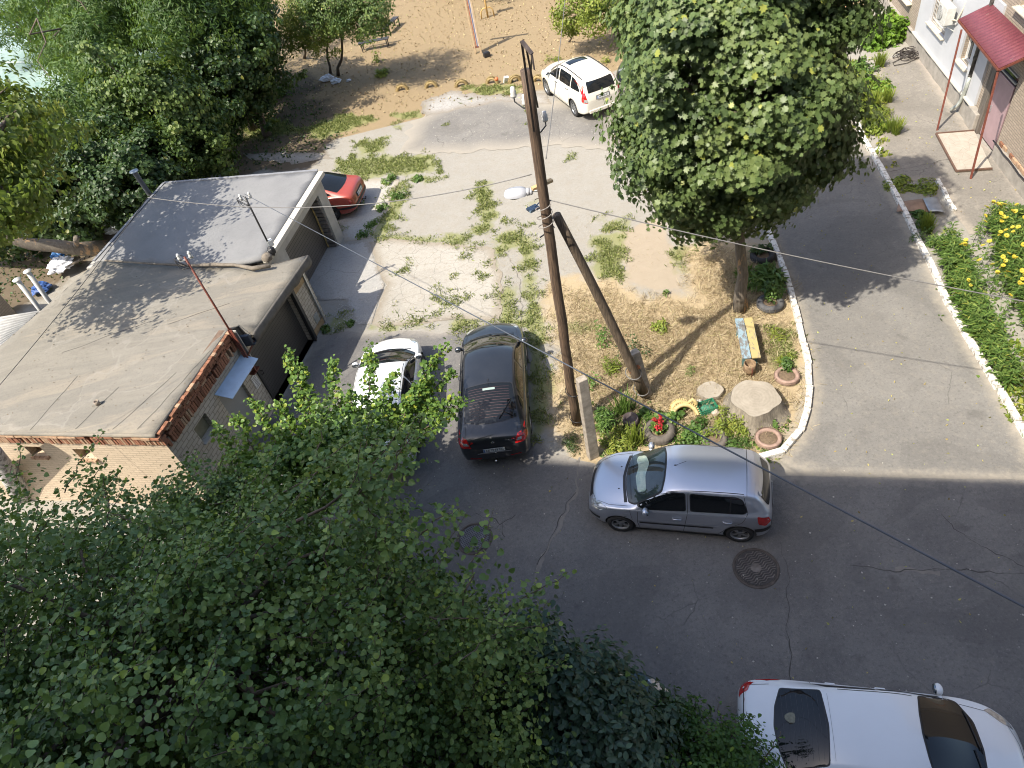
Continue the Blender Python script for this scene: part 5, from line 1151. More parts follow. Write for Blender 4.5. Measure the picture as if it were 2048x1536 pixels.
mb=MB(); mb.tube([(r+.1,0,.34),(r-.12,0,.32),(r-.15,0,.40)],.018,8); mb.blob((r-.15,0,.41),(.03,.03,.03),6,0); mb.build('tow_hitch',M_TRIM,rt)
# pale suv
P_PEARL=paint('pearl_paint',(.74,.71,.62),rough=.3)
sv=dict(paint=P_PEARL,wheels=(1.36,-1.26),r=.345,track=1.56,rim=M_RIM,spokes=7,handle=M_TRIM,
 stations=[2.27,2.24,2.17,2.05,1.85,1.6,1.4,1.2,1.0,.8,.6,.4,.2,-.1,-.5,-.9,-1.3,-1.6,-1.8,-1.95,-2.08,-2.17,-2.23,-2.26],
 top=[(-2.26,.85),(-2.22,1.1),(-2.16,1.2),(-2.08,1.40),(-1.98,1.56),(-1.85,1.63),(-1.5,1.665),(-.8,1.69),(0,1.685),(.3,1.64),(.55,1.53),(.85,1.37),(1.15,1.20),(1.3,1.14),(1.6,1.09),(1.9,1.03),(2.1,.94),(2.2,.84),(2.27,.68)],
 sh=[(-2.26,.8),(-2.18,1.08),(-2.0,1.13),(-1.4,1.10),(-.5,1.04),(.5,1.01),(1.1,.99),(1.6,.95),(2.0,.86),(2.2,.72),(2.27,.6)],
 re=[(-2.26,.84),(-2.18,1.12),(-2.1,1.28),(-2.0,1.46),(-1.8,1.56),(-1.3,1.60),(-.3,1.62),(.1,1.59),(.35,1.49),(.7,1.29),(1.0,1.09),(1.2,1.03),(1.6,.98),(2.0,.88),(2.2,.74),(2.27,.62)],
 wm=[(-2.26,.70),(-2.15,.82),(-1.9,.89),(-1.4,.91),(0,.91),(1.4,.905),(1.8,.86),(2.1,.74),(2.27,.56)],
 ws=[(-2.26,.62),(-2.15,.76),(-1.9,.84),(-1.4,.86),(0,.87),(1.2,.86),(1.7,.80),(2.05,.68),(2.27,.48)],
 wr=[(-2.26,.56),(-2.15,.68),(-2.0,.66),(-1.7,.65),(-.8,.66),(0,.665),(.4,.69),(.8,.74),(1.1,.76),(1.6,.72),(2.05,.58),(2.27,.42)],
 zb=[(-2.26,.42),(-2.0,.3),(-1.3,.24),(1.4,.24),(2.0,.28),(2.27,.36)])
a=U(1095,190,0); b=U(1150,233,0); hd=math.atan2(a.y-b.y,a.x-b.x); mid=(a+b)/2
lf=Vector((-math.sin(hd),math.cos(hd),0)); ctr=mid-lf*.86+Vector((math.cos(hd),math.sin(hd),0))*(-.05)
rt=carroot('suv_car',ctr.x,ctr.y,math.degrees(hd),'cream white suv with sunroof parked beside the row of tyres')
C=build_car(sv,rt); dec,rp=C['dec'],C['rp']
for q in (1,-1):
    A_=[(1.0,1.06),(.05,1.09),(.05,1.53),(.30,1.46),(.65,1.28)]; B_=[(-.03,1.092),(-1.0,1.12),(-1.0,1.545),(-.03,1.54)]; D_=[(-1.06,1.12),(-1.80,1.17),(-1.78,1.24),(-1.45,1.46),(-1.06,1.54)]
    for P_ in (A_,B_,D_): dec('side_window',rp(P_,.05),'side',M_GLASSC,.006,q)
    C['lines']('panel_gap',[([(1.08,.98),(1.08,.6),(.98,.36),(.0,.34),(.01,1.05)],'side',.009,q),([(.0,.34),(-.75,.34),(-.95,.65),(-1.05,1.05)],'side',.009,q)],M_SEAM)
    dec('tail_light',rp([(q*.68,.82),(q*.84,.84),(q*.80,1.15),(q*.71,1.46),(q*.665,1.44),(q*.71,1.15)],.02),'rear',M_LAMPR,.008)
    dec('tail_light_side',rp([(-2.18,.86),(-2.04,.88),(-2.04,1.12),(-1.88,1.38),(-1.93,1.40),(-2.10,1.15)],.03),'side',M_LAMPR,.008,q)
    dec('reverse_light',rp([(q*.67,.84),(q*.80,.86),(q*.78,.98),(q*.68,.96)],.02),'rear',M_LAMPW,.012)
    dec('headlight',rp([(2.12,q*.42),(2.02,q*.62),(1.78,q*.74),(1.72,q*.68),(1.92,q*.50)],.03),'top',M_LAMPW,.004)
    mb=MB(); P_=[C['proj']('top',x,q*.60,.02) for x in np.linspace(.15,-1.75,12)]; mb.tube(P_,.02,6); mb.build('roof_rail',M_TRIM,rt)
dec('windshield',rp([(1.30,-.4),(1.33,0),(1.30,.4),(1.15,.66),(1.0,.69),(.42,.60),(.36,0),(.42,-.60),(1.0,-.69),(1.15,-.66)],.06),'top',M_GLASSC,.006)
dec('sunroof',rp([(.12,-.42),(.12,.42),(-.32,.42),(-.32,-.42)],.04),'top',M_GLASSC,.006)
dec('rear_window',rp([(-.60,1.16),(.60,1.16),(.56,1.52),(-.56,1.52)],.05),'rear',M_GLASSC,.006)
dec('plate_recess',rp([(-.32,.86),(.32,.86),(.30,1.02),(-.30,1.02)],.02),'rear',plain('grey_recess',(.2,.2,.2),.5),.004); C['plate'](.93,0,'AE 8840 KT')
mb=MB(); mb.box((-2.26,0,.44),(.05,1.3,.14)); mb.build('rear_bumper',P_PEARL,rt,bevel=.03); C['mirror'](.92,1.07,P_PEARL,w_=.22); C['handles']([(.18,.98),(-.82,1.02)])
mb=MB(); q=C['proj']('top',-1.6,0,0); mb.tube([q,q+Vector((-.14,0,.18))],.006,5); mb.build('antenna',M_TRIM,rt)
# dark car glimpsed behind the maple
q=U(1330,140,0); P_DK=paint('dark_grey_paint',(.045,.055,.07),metal=.4)
dk=sedan(P_DK,4.4,1.74,1.44,True); rt=carroot('sedan_car',9.6,28.7,150,'dark car glimpsed behind the maple beside the cream suv'); C=build_car(dk,rt); dress(C,dk)
# ================================================================ pole, wires, garden objects
M_POLE=wood('tarred_wood',(.038,.025,.018),(.19,.125,.08),2,.75,2.2,16)
M_POLE2=wood('weathered_wood',(.07,.052,.036),(.22,.165,.115),2,.85,2.2,16)
M_CSTAKE=plain('weathered_concrete',(.33,.29,.24),.92,var=.35,scale=7,bump=.6)
M_WIREG=plain('grey_wire',(.16,.155,.15),.6); M_WIREB=plain('blue_grey_cable',(.075,.085,.105),.5); M_PORC=plain('porcelain2',(.62,.61,.58),.25,var=.08)
def wpath(a,b,n=24,sag=.3):
    return [a.lerp(b,i/n)-Vector((0,0,sag*4*(i/n)*(1-i/n))) for i in range(n+1)]
PB=U(1153,848,0); PT=U(1051,140,8.9)
pole=empty('utility_pole',PB,0,'tall tarred wooden utility pole tied to a concrete stake with a lamp bracket','utility pole'); LP=PB
pa=(PT-PB); 
def on(z): return PB+pa*((z-PB.z)/pa.z)
mb=MB(); n=14; mb.tube([on(z_)+Vector((mnoise.noise(Vector((z_,0,0)))*.03,mnoise.noise(Vector((0,z_,0)))*.03,0))-LP for z_ in np.linspace(.05,8.9,n)],[.118-.025*i/(n-1) for i in range(n)],14); mb.build('shaft',M_POLE,pole)
mb=MB(); ttop=on(8.75)+Vector((.02,-.11,0))-LP; hk=U(1043,82,9.75)-LP; hk2=U(1064,108,9.6)-LP
mb.bar(on(7.9)+Vector((-.02,-.13,0))-LP,hk,.035,.02); mb.bar(on(8.3)+Vector((.10,-.12,0))-LP,hk+Vector((.05,.0,-.05)),.03,.02); mb.bar(hk,hk2,.06,.03); mb.bar(hk2,hk2+Vector((.0,.0,-.22)),.05,.02); mb.bar(on(8.85)+Vector((.06,-.1,0))-LP,hk2,.025,.02)
mb.build('top_bracket',plain('old_steel',(.12,.095,.085),.6,metal=.4,var=.3,scale=10),pole)
def insul(px,py,z,flip=1):
    q=U(px,py,z); mb=MB(); b_=on(z-.12)-LP; 
    mb.tube([b_,b_.lerp(q-LP,.5)+Vector((0,0,-.1)),q-LP+Vector((0,0,-.12)),q-LP+Vector((0,0,0))],.013,6); hk_=mb.build('hook',M_BLACK,pole)
    mb=MB(); mb.lathe([(.0,-.04),(.045,-.04),(.06,.0),(.045,.03),(.055,.06),(.04,.09),(.035,.14),(0,.15)],14,Matrix.Translation(q-LP)); i_=mb.build('insulator',M_PORC); i_.parent=hk_
insul(1027,190,8.35); insul(1050,205,8.25); insul(1090,238,7.9)
mb=MB(); mb.bar(U(1064,378,6.75)-LP,U(1104,360,6.75)-LP,.09,.05); mb.build('cross_slat',plain('fresh_wood',(.55,.38,.19),.7,var=.15,scale=6),pole)
mb=MB(); q=on(6.15)-LP
for k in range(16):
    a=k*1.3; mb.tube([q+Vector((math.cos(a+j*.5)*.15-.04,math.sin(a+j*.5)*.13-.06,-.28+k*.04+j*.015)) for j in range(6)],.010,5)
mb.build('wire_binding',plain('binding',(.24,.22,.2),.7,var=.5,scale=30),pole)
for z_ in (.35,1.3):
    mb=MB(); mb.lathe([(.17,-.015),(.185,0),(.17,.015)],20,Matrix.Translation(on(z_)-LP+Vector((.03,-.05,0)))@Matrix.Diagonal((1.05,1.3,1,1))); mb.build('tie_wire',M_BLACK,pole)
mb=MB(); b_=U(1066,417,6.1)-LP; mb.box(b_,(.22,.16,.05),rz=.4); mb.tube([b_,b_+Vector((.2,.05,.1))],.012); mb.build('box',plain('blue_grey_box',(.15,.21,.27),.5),pole,bevel=.01)
mb=MB(); mb.bar(U(1080,475,5.4)-LP,U(1090,468,5.4)-LP,.02); mb.build('peg',M_BLACK,pole)
# street lamp head
q=U(1033,388,6.55); lh=empty('street_lamp',q,0,'pale grey oval street lamp head hanging on the left side of the wooden pole','street lamp')
dirv=(U(1060,380,6.6)-q).normalized(); lr=math.atan2(dirv.y,dirv.x); lh.rotation_euler=(0,0,lr)
mb=MB(); 
prof=[(-.24,.03),(-.21,.11),(-.13,.155),(0,.17),(.10,.16),(.17,.13),(.20,.09)]
V=[];Fc=[]
for x,r_ in prof:
    for k in range(12):
        a=math.pi*k/11; V.append((x,math.cos(a)*r_,math.sin(a)*r_*.75))
for i in range(len(prof)-1):
    for k in range(11): Fc.append((i*12+k,i*12+k+1,(i+1)*12+k+1,(i+1)*12+k))
mb.add(V,Fc,0,True); mb.tube([(.2,0,.02),(.26,0,.02)],[.075,.07],14); mb.tube([(.27,0,.02),(.31,0,.02)],[.072,.06],14); mb.build('housing',plain('lamp_grey',(.40,.41,.44),.35,var=.05,scale=3),lh)
mb=MB(); mb.blob((-.03,0,0),(.18,.15,.08),8,0); mb.build('diffuser',plain('milky',(.55,.50,.38),.3),lh)
mb=MB(); mb.tube([(.3,0,.02),(.46,0,.02)],.022,8); mb.build('arm',M_ZINC,lh)
# strut
SB=U(1292,797,0); ST=U(1112,430,6.0); st2=empty('pole_strut',SB,0,'slanting wooden strut leaning against the tarred utility pole','strut')
mb=MB(); mb.tube([SB.lerp(ST,t_)+Vector((math.sin(t_*3)*.05,0,0))-SB for t_ in np.linspace(0.03,1,10)],[.12-.03*t_ for t_ in np.linspace(0,1,10)],14); mb.build('shaft',M_POLE2,st2)
for t_ in (.06,.17):
    mb=MB(); mb.lathe([(.18,-.015),(.2,0),(.18,.015)],20,Matrix.Translation((ST-SB)*t_+Vector((.0,.04,0)))@Matrix.Diagonal((1.0,1.3,1,1))); mb.build('tie_wire',M_WIREG,st2)
mb=MB(); mb.box((ST-SB)*.19+Vector((.05,.02,.03)),(.3,.12,.06),rz=.3); mb.build('clamp',plain('rust_orange',(.30,.12,.05),.8,var=.3),st2,bevel=.01)
def vertz(px,py,qy):
    b_=U(px,py,0); lo,hi=0,12
    for _ in range(40):
        m_=(lo+hi)/2
        if PR((b_.x,b_.y,m_))[1]>qy: lo=m_
        else: hi=m_
    return lo
def stake(base,topxy,label,w_=.26):
    b_=U(base[0],base[1],0); z_=vertz(base[0],base[1],topxy[1]); t_=U(topxy[0],topxy[1],z_); mb=MB()
    a_=.25; R3=Matrix.Rotation(a_,3,'Z'); L=b_; V=[]
    for c_,ww in ((b_-L,w_/2),(t_-L,w_/2*.85)):
        for sx,sy in ((-1,-.75),(1,-.75),(1,.75),(-1,.75)): V.append(c_+R3@Vector((sx*ww,sy*ww,0)))
    mb.add(V,[(3,2,1,0),(4,5,6,7),(0,1,5,4),(1,2,6,5),(2,3,7,6),(3,0,4,7)]); o=mb.build('concrete_stake',M_CSTAKE,bevel=.015); o.location=L
    tag(o,label,'concrete stake')
stake((1186,912),(1163,757),'leaning grey concrete stake with exposed sides beside the tarred pole')
stake((1292,790),(1268,703),'mossy concrete stake at the foot of the slanting strut',.28)
# wires
def wire(name,pts,r,mat,label): 
    mb=MB(); mb.tube(pts,r,6); return tag(mb.build(name,mat),label,'wire')
w1a=U(1086,397,6.5); w1b=U(2260,640,4.2); wire('overhead_wire',wpath(w1a,w1b,30,.12),.011,M_WIREG,'grey wire running from the pole to the right in front of the maple')
m2top=Vector(m2.location)+Vector((0,0,5.3)); wA=U(1063,349,7.0); wire('overhead_wire',wpath(wA,m2top,24,.45),.009,M_WIREG,'slack wire from the pole to the red-brown garage mast')
m1top=Vector(m1.location)+Vector((0,0,m1.get('h',1.75)))
m1top=U(489,388,4.42); 
ray=Vector(RW@np.array([2230-1024,1310-768,FPX])); tt=(-1.15)/(ray.dot(BN)) if abs(ray.dot(BN))>1e-3 else 1
wB=U(2230,1310,8.6)
wire('service_cable',wpath(m1top,wB,40,.0),.009,M_WIREB,'twisted blue-grey cable crossing the whole yard from the black mast')
wire('overhead_wire',wpath(U(1092,318,7.2),U(1152,-260,7.6),16,.3),.009,M_WIREG,'thin wire running from the pole towards the far playground')
wire('overhead_wire',wpath(m2top,U(-120,905,4.6),16,.1),.008,M_BLACK,'black wire from the red-brown mast across the felt roof')
# manholes
def manhole(px,py,label,kind,r=.34):
    q=U(px,py,.012); e=empty('manhole_cover',q,.3,label,'manhole cover','manhole covers in the asphalt')
    M_IR=plain('cast_iron_'+kind,(.17,.15,.135) if kind=='wave' else (.15,.155,.175),.6,metal=.3,var=.3,scale=8,bump=.2)
    mb=MB(); mb.lathe([(r+.0,.0),(r+.0,.012),(r+.05,.014),(r+.06,.0)],44); mb.build('frame',plain('iron_frame',(.09,.075,.065),.7,metal=.3,var=.4,scale=9),e)
    mb=MB(); mb.lathe([(0,.006),(r-.012,.006),(r-.012,.0)],44,smooth=False); mb.build('lid',plain('iron_recess',(.055,.05,.048),.8,var=.3,scale=8),e)
    mb=MB()
    if kind=='grid':
        for k in range(-7,8):
            x=k*.045; l=math.sqrt(max(0,(r-.03)**2-x*x)); mb.box((x,0,.011),(.014,2*l,.012)); mb.box((0,x,.0112),(2*l,.014,.012))
    else:
        for k in range(-6,7):
            y=k*.052; P_=[]
            l=math.sqrt(max(0,(r-.03)**2-y*y))
            for j in range(25):
                x=-l+2*l*j/24; P_.append((x,y+.018*math.sin(x*34),.012))
                if x*x+y*y<.1**2: 
                    P_[-1]=(x,y+.018*math.sin(x*34),.002)
            mb.tube(P_,.011,5)
        mb.lathe([(0,.013),(.10,.012),(.105,.006)],24)
    mb.build('relief',M_IR,e)
manhole(949,1077,'round manhole cover with a square grid pattern below the black liftback','grid',.36)
manhole(1512,1136,'round manhole cover with wavy ribs below the silver hatchback','wave',.40)
# tyres
def torus(mb,R,r,M,a0=0,a1=2*math.pi,squash=1.0,mi=0):
    prof=[(R+r*math.cos(t_)*.9,r*math.sin(t_)*squash) for t_ in np.linspace(-math.pi,math.pi,15)]
    mb.lathe(prof,30,M,mi=mi,a0=a0,a1=a1)
def tyre_lying(px,py,label,mat,R=.24,r=.10,soil=True,open_=0):
    q=U(px,py,.0); e=empty('tyre_planter',q,0,label,'tyre planter','old tyres used as planters'); mb=MB(); torus(mb,R,r,Matrix.Translation((0,0,.10)),squash=1.0)
    for k in range(4): mb.lathe([(R+r*.88,.05+k*.03),(R+r*.95,.058+k*.03),(R+r*.88,.066+k*.03)],30)
    mb.build('tyre',mat,e)
    if soil: mb=MB(); mb.lathe([(0,.14),(R*.6,.13),(R-.03,.10)],20); mb.build('soil',plain('potting_soil',(.14,.10,.065),.95,var=.3,scale=16,bump=.5),e)
    return q
M_TG=plain('grey_tyre',(.085,.085,.088),.85,var=.2,scale=15); M_TP=plain('pink_tyre',(.30,.205,.165),.85,var=.25,scale=9); M_TB=plain('dusty_tyre',(.12,.105,.09),.9,var=.3,scale=9)
tyre_lying(1540,612,'dark tyre planter with a leafy plant behind the bench','' or M_TG,.27); tyre_lying(1525,517,'black tyre planter in the shade beside the maple trunk',M_TYRE,.27)
tyre_lying(1573,757,'pinkish sunken tyre planter near the kerb',M_TP,.25,.06); tyre_lying(1318,868,'tyre planter with red flowers above the silver hatchback',M_TB,.28,.12)
tyre_lying(1426,883,'half hidden dusty tyre planter under yellow-green leaves',M_TB,.25,.10); tyre_lying(1536,882,'pink faded tyre ring beside the kerb bend',M_TP,.25,.055)
M_YT=plain('yellow_tyre_paint',(.30,.225,.10),.8,var=.3,scale=12,bump=.3)
row=[(805,180),(863,174),(923,171),(985,166),(1030,163),(1078,163)]
names=['leftmost','second from left','third from left','fourth from left','fifth from left','rightmost']
for i,(x_,y_) in enumerate(row):
    q=U(x_,y_,0); mb=MB(); M=Matrix.Rotation(math.pi/2,4,'X'); torus(mb,.24,.085,M,a0=-.05,a1=math.pi+.05,squash=1.1)
    for k in range(16):
        a=math.pi*(k+.5)/16; mb.box((math.cos(a)*.325,0,math.sin(a)*.325),(.03,.15,.03))
    o=mb.build('half_buried_tyre',M_YT); o.location=(q.x,q.y,-.02); o.rotation_euler=(0,.0,math.radians(-14+5*i*(-1)**i)); tag(o,'yellow painted tyre arch, %s of the half-buried row'%names[i],'tyre','yellow tyre arches at the edge of the field')
# yellow cut tyres (garden ornament)
q=U(1368,832,0); e=empty('tyre_ornament',q,0,'pale yellow cut tyres curled into a garden ornament beside the green crate','garden ornament')
for (dx,dy,R_,tl,rz) in ((-.02,.12,.24,.5,.3),(.0,-.08,.30,.75,-.1)):
    mb=MB(); M=Matrix.Translation((dx,dy,.05))@Matrix.Rotation(rz,4,'Z')@Matrix.Rotation(tl,4,'X'); torus(mb,R_,.06,M,a0=.0,a1=math.pi*1.05,squash=1.5)
    for k in range(22):
        a=math.pi*k/21; c_=M@Vector((math.cos(a)*(R_+.06),math.sin(a)*(R_+.06),.02)); mb.box(c_,(.045,.018,.07),R=(Matrix.Rotation(rz,3,'Z')@Matrix.Rotation(tl,3,'X')@Matrix.Rotation(a,3,'Z')))
    mb.build('cut_tyre',plain('cream_yellow_paint',(.55,.43,.20),.7,var=.2,scale=12),e)
mb=MB(); mb.tube([(.32,.1,.0),(.34,.12,.25),(.25,.13,.38),(.12,.12,.3)],[.05,.06,.05,.03],8); mb.build('neck',plain('cream_yellow_paint',(.55,.43,.20)),e)
# crate
q=U(1413,820,0); e=empty('plastic_crate',q,.1,'small green plastic crate between the yellow ornament and the big stump','crate'); mb=MB()
M_GC=plain('green_plastic',(.03,.20,.11),.5,var=.25,scale=15)
for s_ in (-1,1): 
    for z_ in (.03,.10,.17): mb.box((0,s_*.15,z_),(.44,.015,.035)); mb.box((s_*.22,0,z_),(.015,.30,.035))
for i in range(9): 
    mb.box((-.2+i*.05,.15,.1),(.012,.016,.2)); mb.box((-.2+i*.05,-.15,.1),(.012,.016,.2)); mb.box((-.2+i*.05,0,.012),(.02,.3,.01))
for i in range(6):
    mb.box((.22,-.13+i*.052,.1),(.016,.012,.2)); mb.box((-.22,-.13+i*.052,.1),(.016,.012,.2))
mb.build('basket',M_GC,e); mb=MB(); mb.blob((.02,0,.06),(.18,.12,.07),8,.3,seed=5); mb.build('contents',plain('green_net',(.04,.16,.10),.8,var=.5,scale=30),e)
def rock(px,py,r,label,mat,name='stone',cat='stone',seed=0):
    q=U(px,py,0); mb=MB(); mb.blob((0,0,r*.4),(r,r*.8,r*.7),8,.25,seed=seed); o=mb.build(name,mat); o.location=q; tag(o,label,cat)
rock(1432,828,.11,'broken pale brick lump right of the green crate',plain('pale_lump',(.45,.38,.32),.9,var=.2,bump=.4),seed=1); rock(1398,805,.08,'small whitish stone above the green crate',plain('white_stone',(.55,.53,.48),.9),seed=2)
rock(1436,838,.06,'small reddish brick piece beside the pale lump',mats3[1],'brick_piece','brick',3)
# bench
q=(U(1474,637,.45)+U(1500,637,.45)+U(1487,716,.45)+U(1520,716,.45))/4; hd=math.atan2(*(U(1487,637,.45)-U(1503,716,.45)).yx)
e=empty('bench',(q.x,q.y,0),hd-math.pi/2,'backless bench with one worn blue and one worn yellow plank below the maple','bench')
def worn(name,c,under=(.11,.105,.10),th=.5):
    t=NT(name); v=t.coord(scale=(1,.35,1)); n=t.noise(v,11,7,.75); t.col(t.mix(t.ramp(n,[(th-.02,1.0),(th+.03,0.0)]),under,c)); t.set(Roughness=.7); t.bump(n,.3,.005); return t.m
mb=MB(); mb.box((-.115,0,.45),(.215,1.5,.04)); mb.build('plank',worn('worn_blue',(.24,.34,.40),under=(.17,.165,.155),th=.49),e,bevel=.006)
mb=MB(); mb.box((.115,0,.45),(.215,1.5,.04)); mb.build('plank',worn('worn_yellow',(.42,.34,.15),under=(.17,.165,.155),th=.56),e,bevel=.006)
for sx in (-.15,.15):
    for sy in (-.55,.55): mb=MB(); mb.box((sx,sy,.21),(.07,.07,.43)); mb.build('leg',plain('teal_leg',(.10,.19,.19),.6,var=.3,scale=9),e)
for sy in (-.55,.55): mb=MB(); mb.box((0,sy,.40),(.38,.06,.05)); mb.build('cross_rail',plain('teal_leg',(.10,.19,.19)),e)
# litter bin
q=U(1498,748,0); e=empty('litter_bin',q,0,'rusty metal litter bin at the near end of the bench','litter bin'); mb=MB(); mb.lathe([(.0,.06),(.10,.06),(.155,.16),(.15,.38),(.135,.40),(.13,.38),(.13,.15),(0,.12)],24); mb.build('pot',plain('rusty_enamel',(.22,.15,.09),.7,var=.5,scale=9,bump=.3),e)
mb=MB(); mb.tube([(-.0,-.14,.0),(.0,-.17,.2),(0,-.14,.36)],.012,6); mb.build('stand',M_RUSTR,e)
# stumps
t=NT('stump_bark'); v=t.coord(scale=(3,3,.6)); n=t.noise(v,5,7,.7,.5); t.col(t.ramp(n,[(.3,(.14,.12,.095)),(.7,(.33,.29,.23))])); t.set(Roughness=.95); t.bump(n,1,.03); M_BARKS=t.m
t=NT('stump_top'); co=t.n('TexCoord'); n=t.noise(co.outputs['Object'],3,6,.7); wv=t.n('TexWave',wave_type='RINGS',rings_direction='Z'); t.l(co.outputs['Object'],wv.inputs['Vector']); wv.inputs['Scale'].default_value=4; wv.inputs['Distortion'].default_value=7; wv.inputs['Detail'].default_value=4
t.col(t.mix(.12,t.ramp(n,[(.3,(.25,.22,.175)),(.7,(.38,.34,.28))]),t.mix(wv.outputs['Fac'],(.20,.175,.135),(.38,.34,.28)))); t.set(Roughness=.95); t.bump(n,.6,.02); M_STOP=t.m
def stump(px,py,R_,h,label,seed,flare=.35):
    q=U(px,py,0); e=empty('tree_stump',q,0,label,'tree stump'); N_=40; V=[];Fc=[]; lv=[(0,1+flare),(h*.2,1+flare*.45),(h*.5,1.08),(h,1.0)]
    def rad(a): return 1+.10*mnoise.noise(Vector((math.cos(a)*1.5+seed,math.sin(a)*1.5,0)))*2
    def fl(a): return 1+.9*max(0,mnoise.noise(Vector((math.cos(a)*2.2,math.sin(a)*2.2,seed+3))))
    for i,(z_,f_) in enumerate(lv):
        for k in range(N_):
            a=2*math.pi*k/N_; rr_=R_*rad(a)*(1+(f_-1)*fl(a)); V.append((rr_*math.cos(a),rr_*math.sin(a),z_))
    for i in range(3):
        for k in range(N_): Fc.append((i*N_+k,i*N_+(k+1)%N_,(i+1)*N_+(k+1)%N_,(i+1)*N_+k))
    mb=MB(); mb.add(V,Fc,0,True); mb.build('bark',M_BARKS,e)
    mb=MB(); T=[(v[0]*.995,v[1]*.995,h+.002+.0*i) for i,v in enumerate(V[3*N_:])]; mb.add(T+[(0,0,h+.012)],[(k,(k+1)%N_,N_) for k in range(N_)],0,True); mb.build('cut_face',M_STOP,e)
stump(1420,787,.29,.14,'low flat grey tree stump left of the big stump',2,.1); stump(1508,822,.56,.50,'big grey tree stump with spreading roots in the garden corner',9,.42)
# black sack pot
q=U(1262,850,0); e=empty('flower_pot',q,0,'dark pot with a drooping plant beside the flower bed','pot'); mb=MB(); mb.lathe([(0,0),(.13,0),(.20,.12),(.19,.28),(.16,.28),(.15,.2),(0,.2)],18); mb.build('pot',plain('dark_pot',(.07,.055,.055),.6,var=.3),e)
# metal sheets by the grass plot
for (P4,mat,lab,zz) in (([(1797,405),(1793,423),(1858,424),(1848,398)],plain('rusty_sheet',(.30,.20,.14),.7,metal=.3,var=.3,scale=3),'rusty brown metal sheet lying at the edge of the small grass plot',.10),([(1846,397),(1858,423),(1890,425),(1875,395)],plain('grey_sheet',(.36,.38,.40),.45,metal=.5,var=.2,scale=4),'grey bent metal sheet overlapping the rusty one',.13)):
    P_=[U(a,b_,zz) for a,b_ in P4]; c_=sum(P_,Vector())/4; mb=MB(); V=[]
    for i in range(9):
        for j in range(5):
            p_=P_[0].lerp(P_[1],j/4).lerp(P_[3].lerp(P_[2],j/4),i/8); V.append(p_-c_+Vector((0,0,.03*math.sin(i/8*3)+.01*mnoise.noise(p_*2))))
    mb.add(V,[(i*5+j,i*5+j+1,(i+1)*5+j+1,(i+1)*5+j) for i in range(8) for j in range(4)],0,True); o=mb.build('metal_sheet',mat); o.location=c_; o.modifiers.new('t','SOLIDIFY').thickness=.01; tag(o,lab,'metal sheet')
# cable coil by the wall, playground things, litter
q=U(1812,112,.03); mb=MB(); rr=random.Random(2)
for k in range(9):
    R_=.22+rr.random()*.22; ox,oy=rr.uniform(-.15,.15),rr.uniform(-.15,.15)
    mb.tube([(ox+math.cos(a)*R_*(1+.2*math.sin(a*2+k)),oy+math.sin(a)*R_*.8,.03+k*.02+.04*math.sin(a*3+k)) for a in np.linspace(0,5.8,22)],.016,6)
mb.tube([(-.2,-.1,.02),(-.7,-.3,.02),(-.8,-.55,.02),(-.3,-.6,.02),(.3,-.4,.02),(.5,-.7,.02)],.014,6)
o=mb.build('cable_coil',plain('black_cable',(.035,.028,.025),.6,var=.5)); o.location=q; tag(o,'tangled black cable coil on the pavement beside the hop bush','cable coil')
q=U(1757,298,.02); mb=MB(); mb.box((0,0,.008),(.28,.2,.006),rz=.5); o=mb.build('paper_scrap',plain('grey_paper',(.42,.45,.45),.7,var=.2,scale=20)); o.location=q; tag(o,'grey scrap lying on the pavement near the kerb','litter')
q=U(1013,165,0); mb=MB(); mb.box((0,0,.12),(.22,.14,.36),R=Matrix.Rotation(.35,3,'X')@Matrix.Rotation(.2,3,'Y')); o=mb.build('white_block',M_WHITEP,bevel=.015); o.location=q; tag(o,'white block standing in the row of yellow tyres','block')
q=U(993,158,.32); mb=MB(); mb.blob((0,0,0),(.09,.09,.09),8,0); o=mb.build('ball',plain('orange_ball',(.60,.16,.06),.5)); o.location=q; tag(o,'small orange ball on top of a yellow tyre arch','ball')
q=U(974,113,0); mb=MB(); mb.box((0,0,.10),(.32,.26,.2),rz=.2); mb.box((0,0,.215),(.27,.21,.03),rz=.2); o=mb.build('dark_box',M_TRIM,bevel=.02); o.location=q; tag(o,'small dark box on the dry field beside the striped frame','box')
def bag(px,py,z,s_,label,seed,col=(.62,.66,.72),name='plastic_bag',cat='bag'):
    q=U(px,py,z); mb=MB()
    V=[];Fc=[];n_=12
    for i in range(n_+1):
        th=math.pi*i/n_
        for k in range(20):
            a=2*math.pi*k/20; d_=Vector((math.cos(a)*math.sin(th),math.sin(a)*math.sin(th),math.cos(th))); r_=s_*(1+.45*mnoise.noise(d_*2.3+Vector((seed,0,0)))+.25*mnoise.noise(d_*6+Vector((seed,3,0))))
            V.append((d_.x*r_*1.2,d_.y*r_,max(-s_*.3,d_.z*r_*.6)+s_*.3))
    for i in range(n_):
        for k in range(20): Fc.append((i*20+k,i*20+(k+1)%20,(i+1)*20+(k+1)%20,(i+1)*20+k))
    mb.add(V,Fc); o=mb.build(name,plain('bag_%.2f'%col[0],col,.45,var=.12,scale=6)); o.location=q; tag(o,label,cat)
bag(655,160,0,.28,'crumpled white bag on bare soil under the young trees',1); bag(672,165,0,.22,'torn white sack beside the crumpled white bag',4,(.55,.62,.70)); bag(698,162,0,.10,'small white litter right of the torn sack',6)
bag(207,448,.3,.26,'white and blue plastic bag behind the grey garage roof',2); bag(228,463,.3,.26,'knotted white carrier bag at the edge of the grey garage roof',3); bag(125,535,.3,.40,'large white sack lying in the dark behind the felt roof',7,(.6,.62,.66))
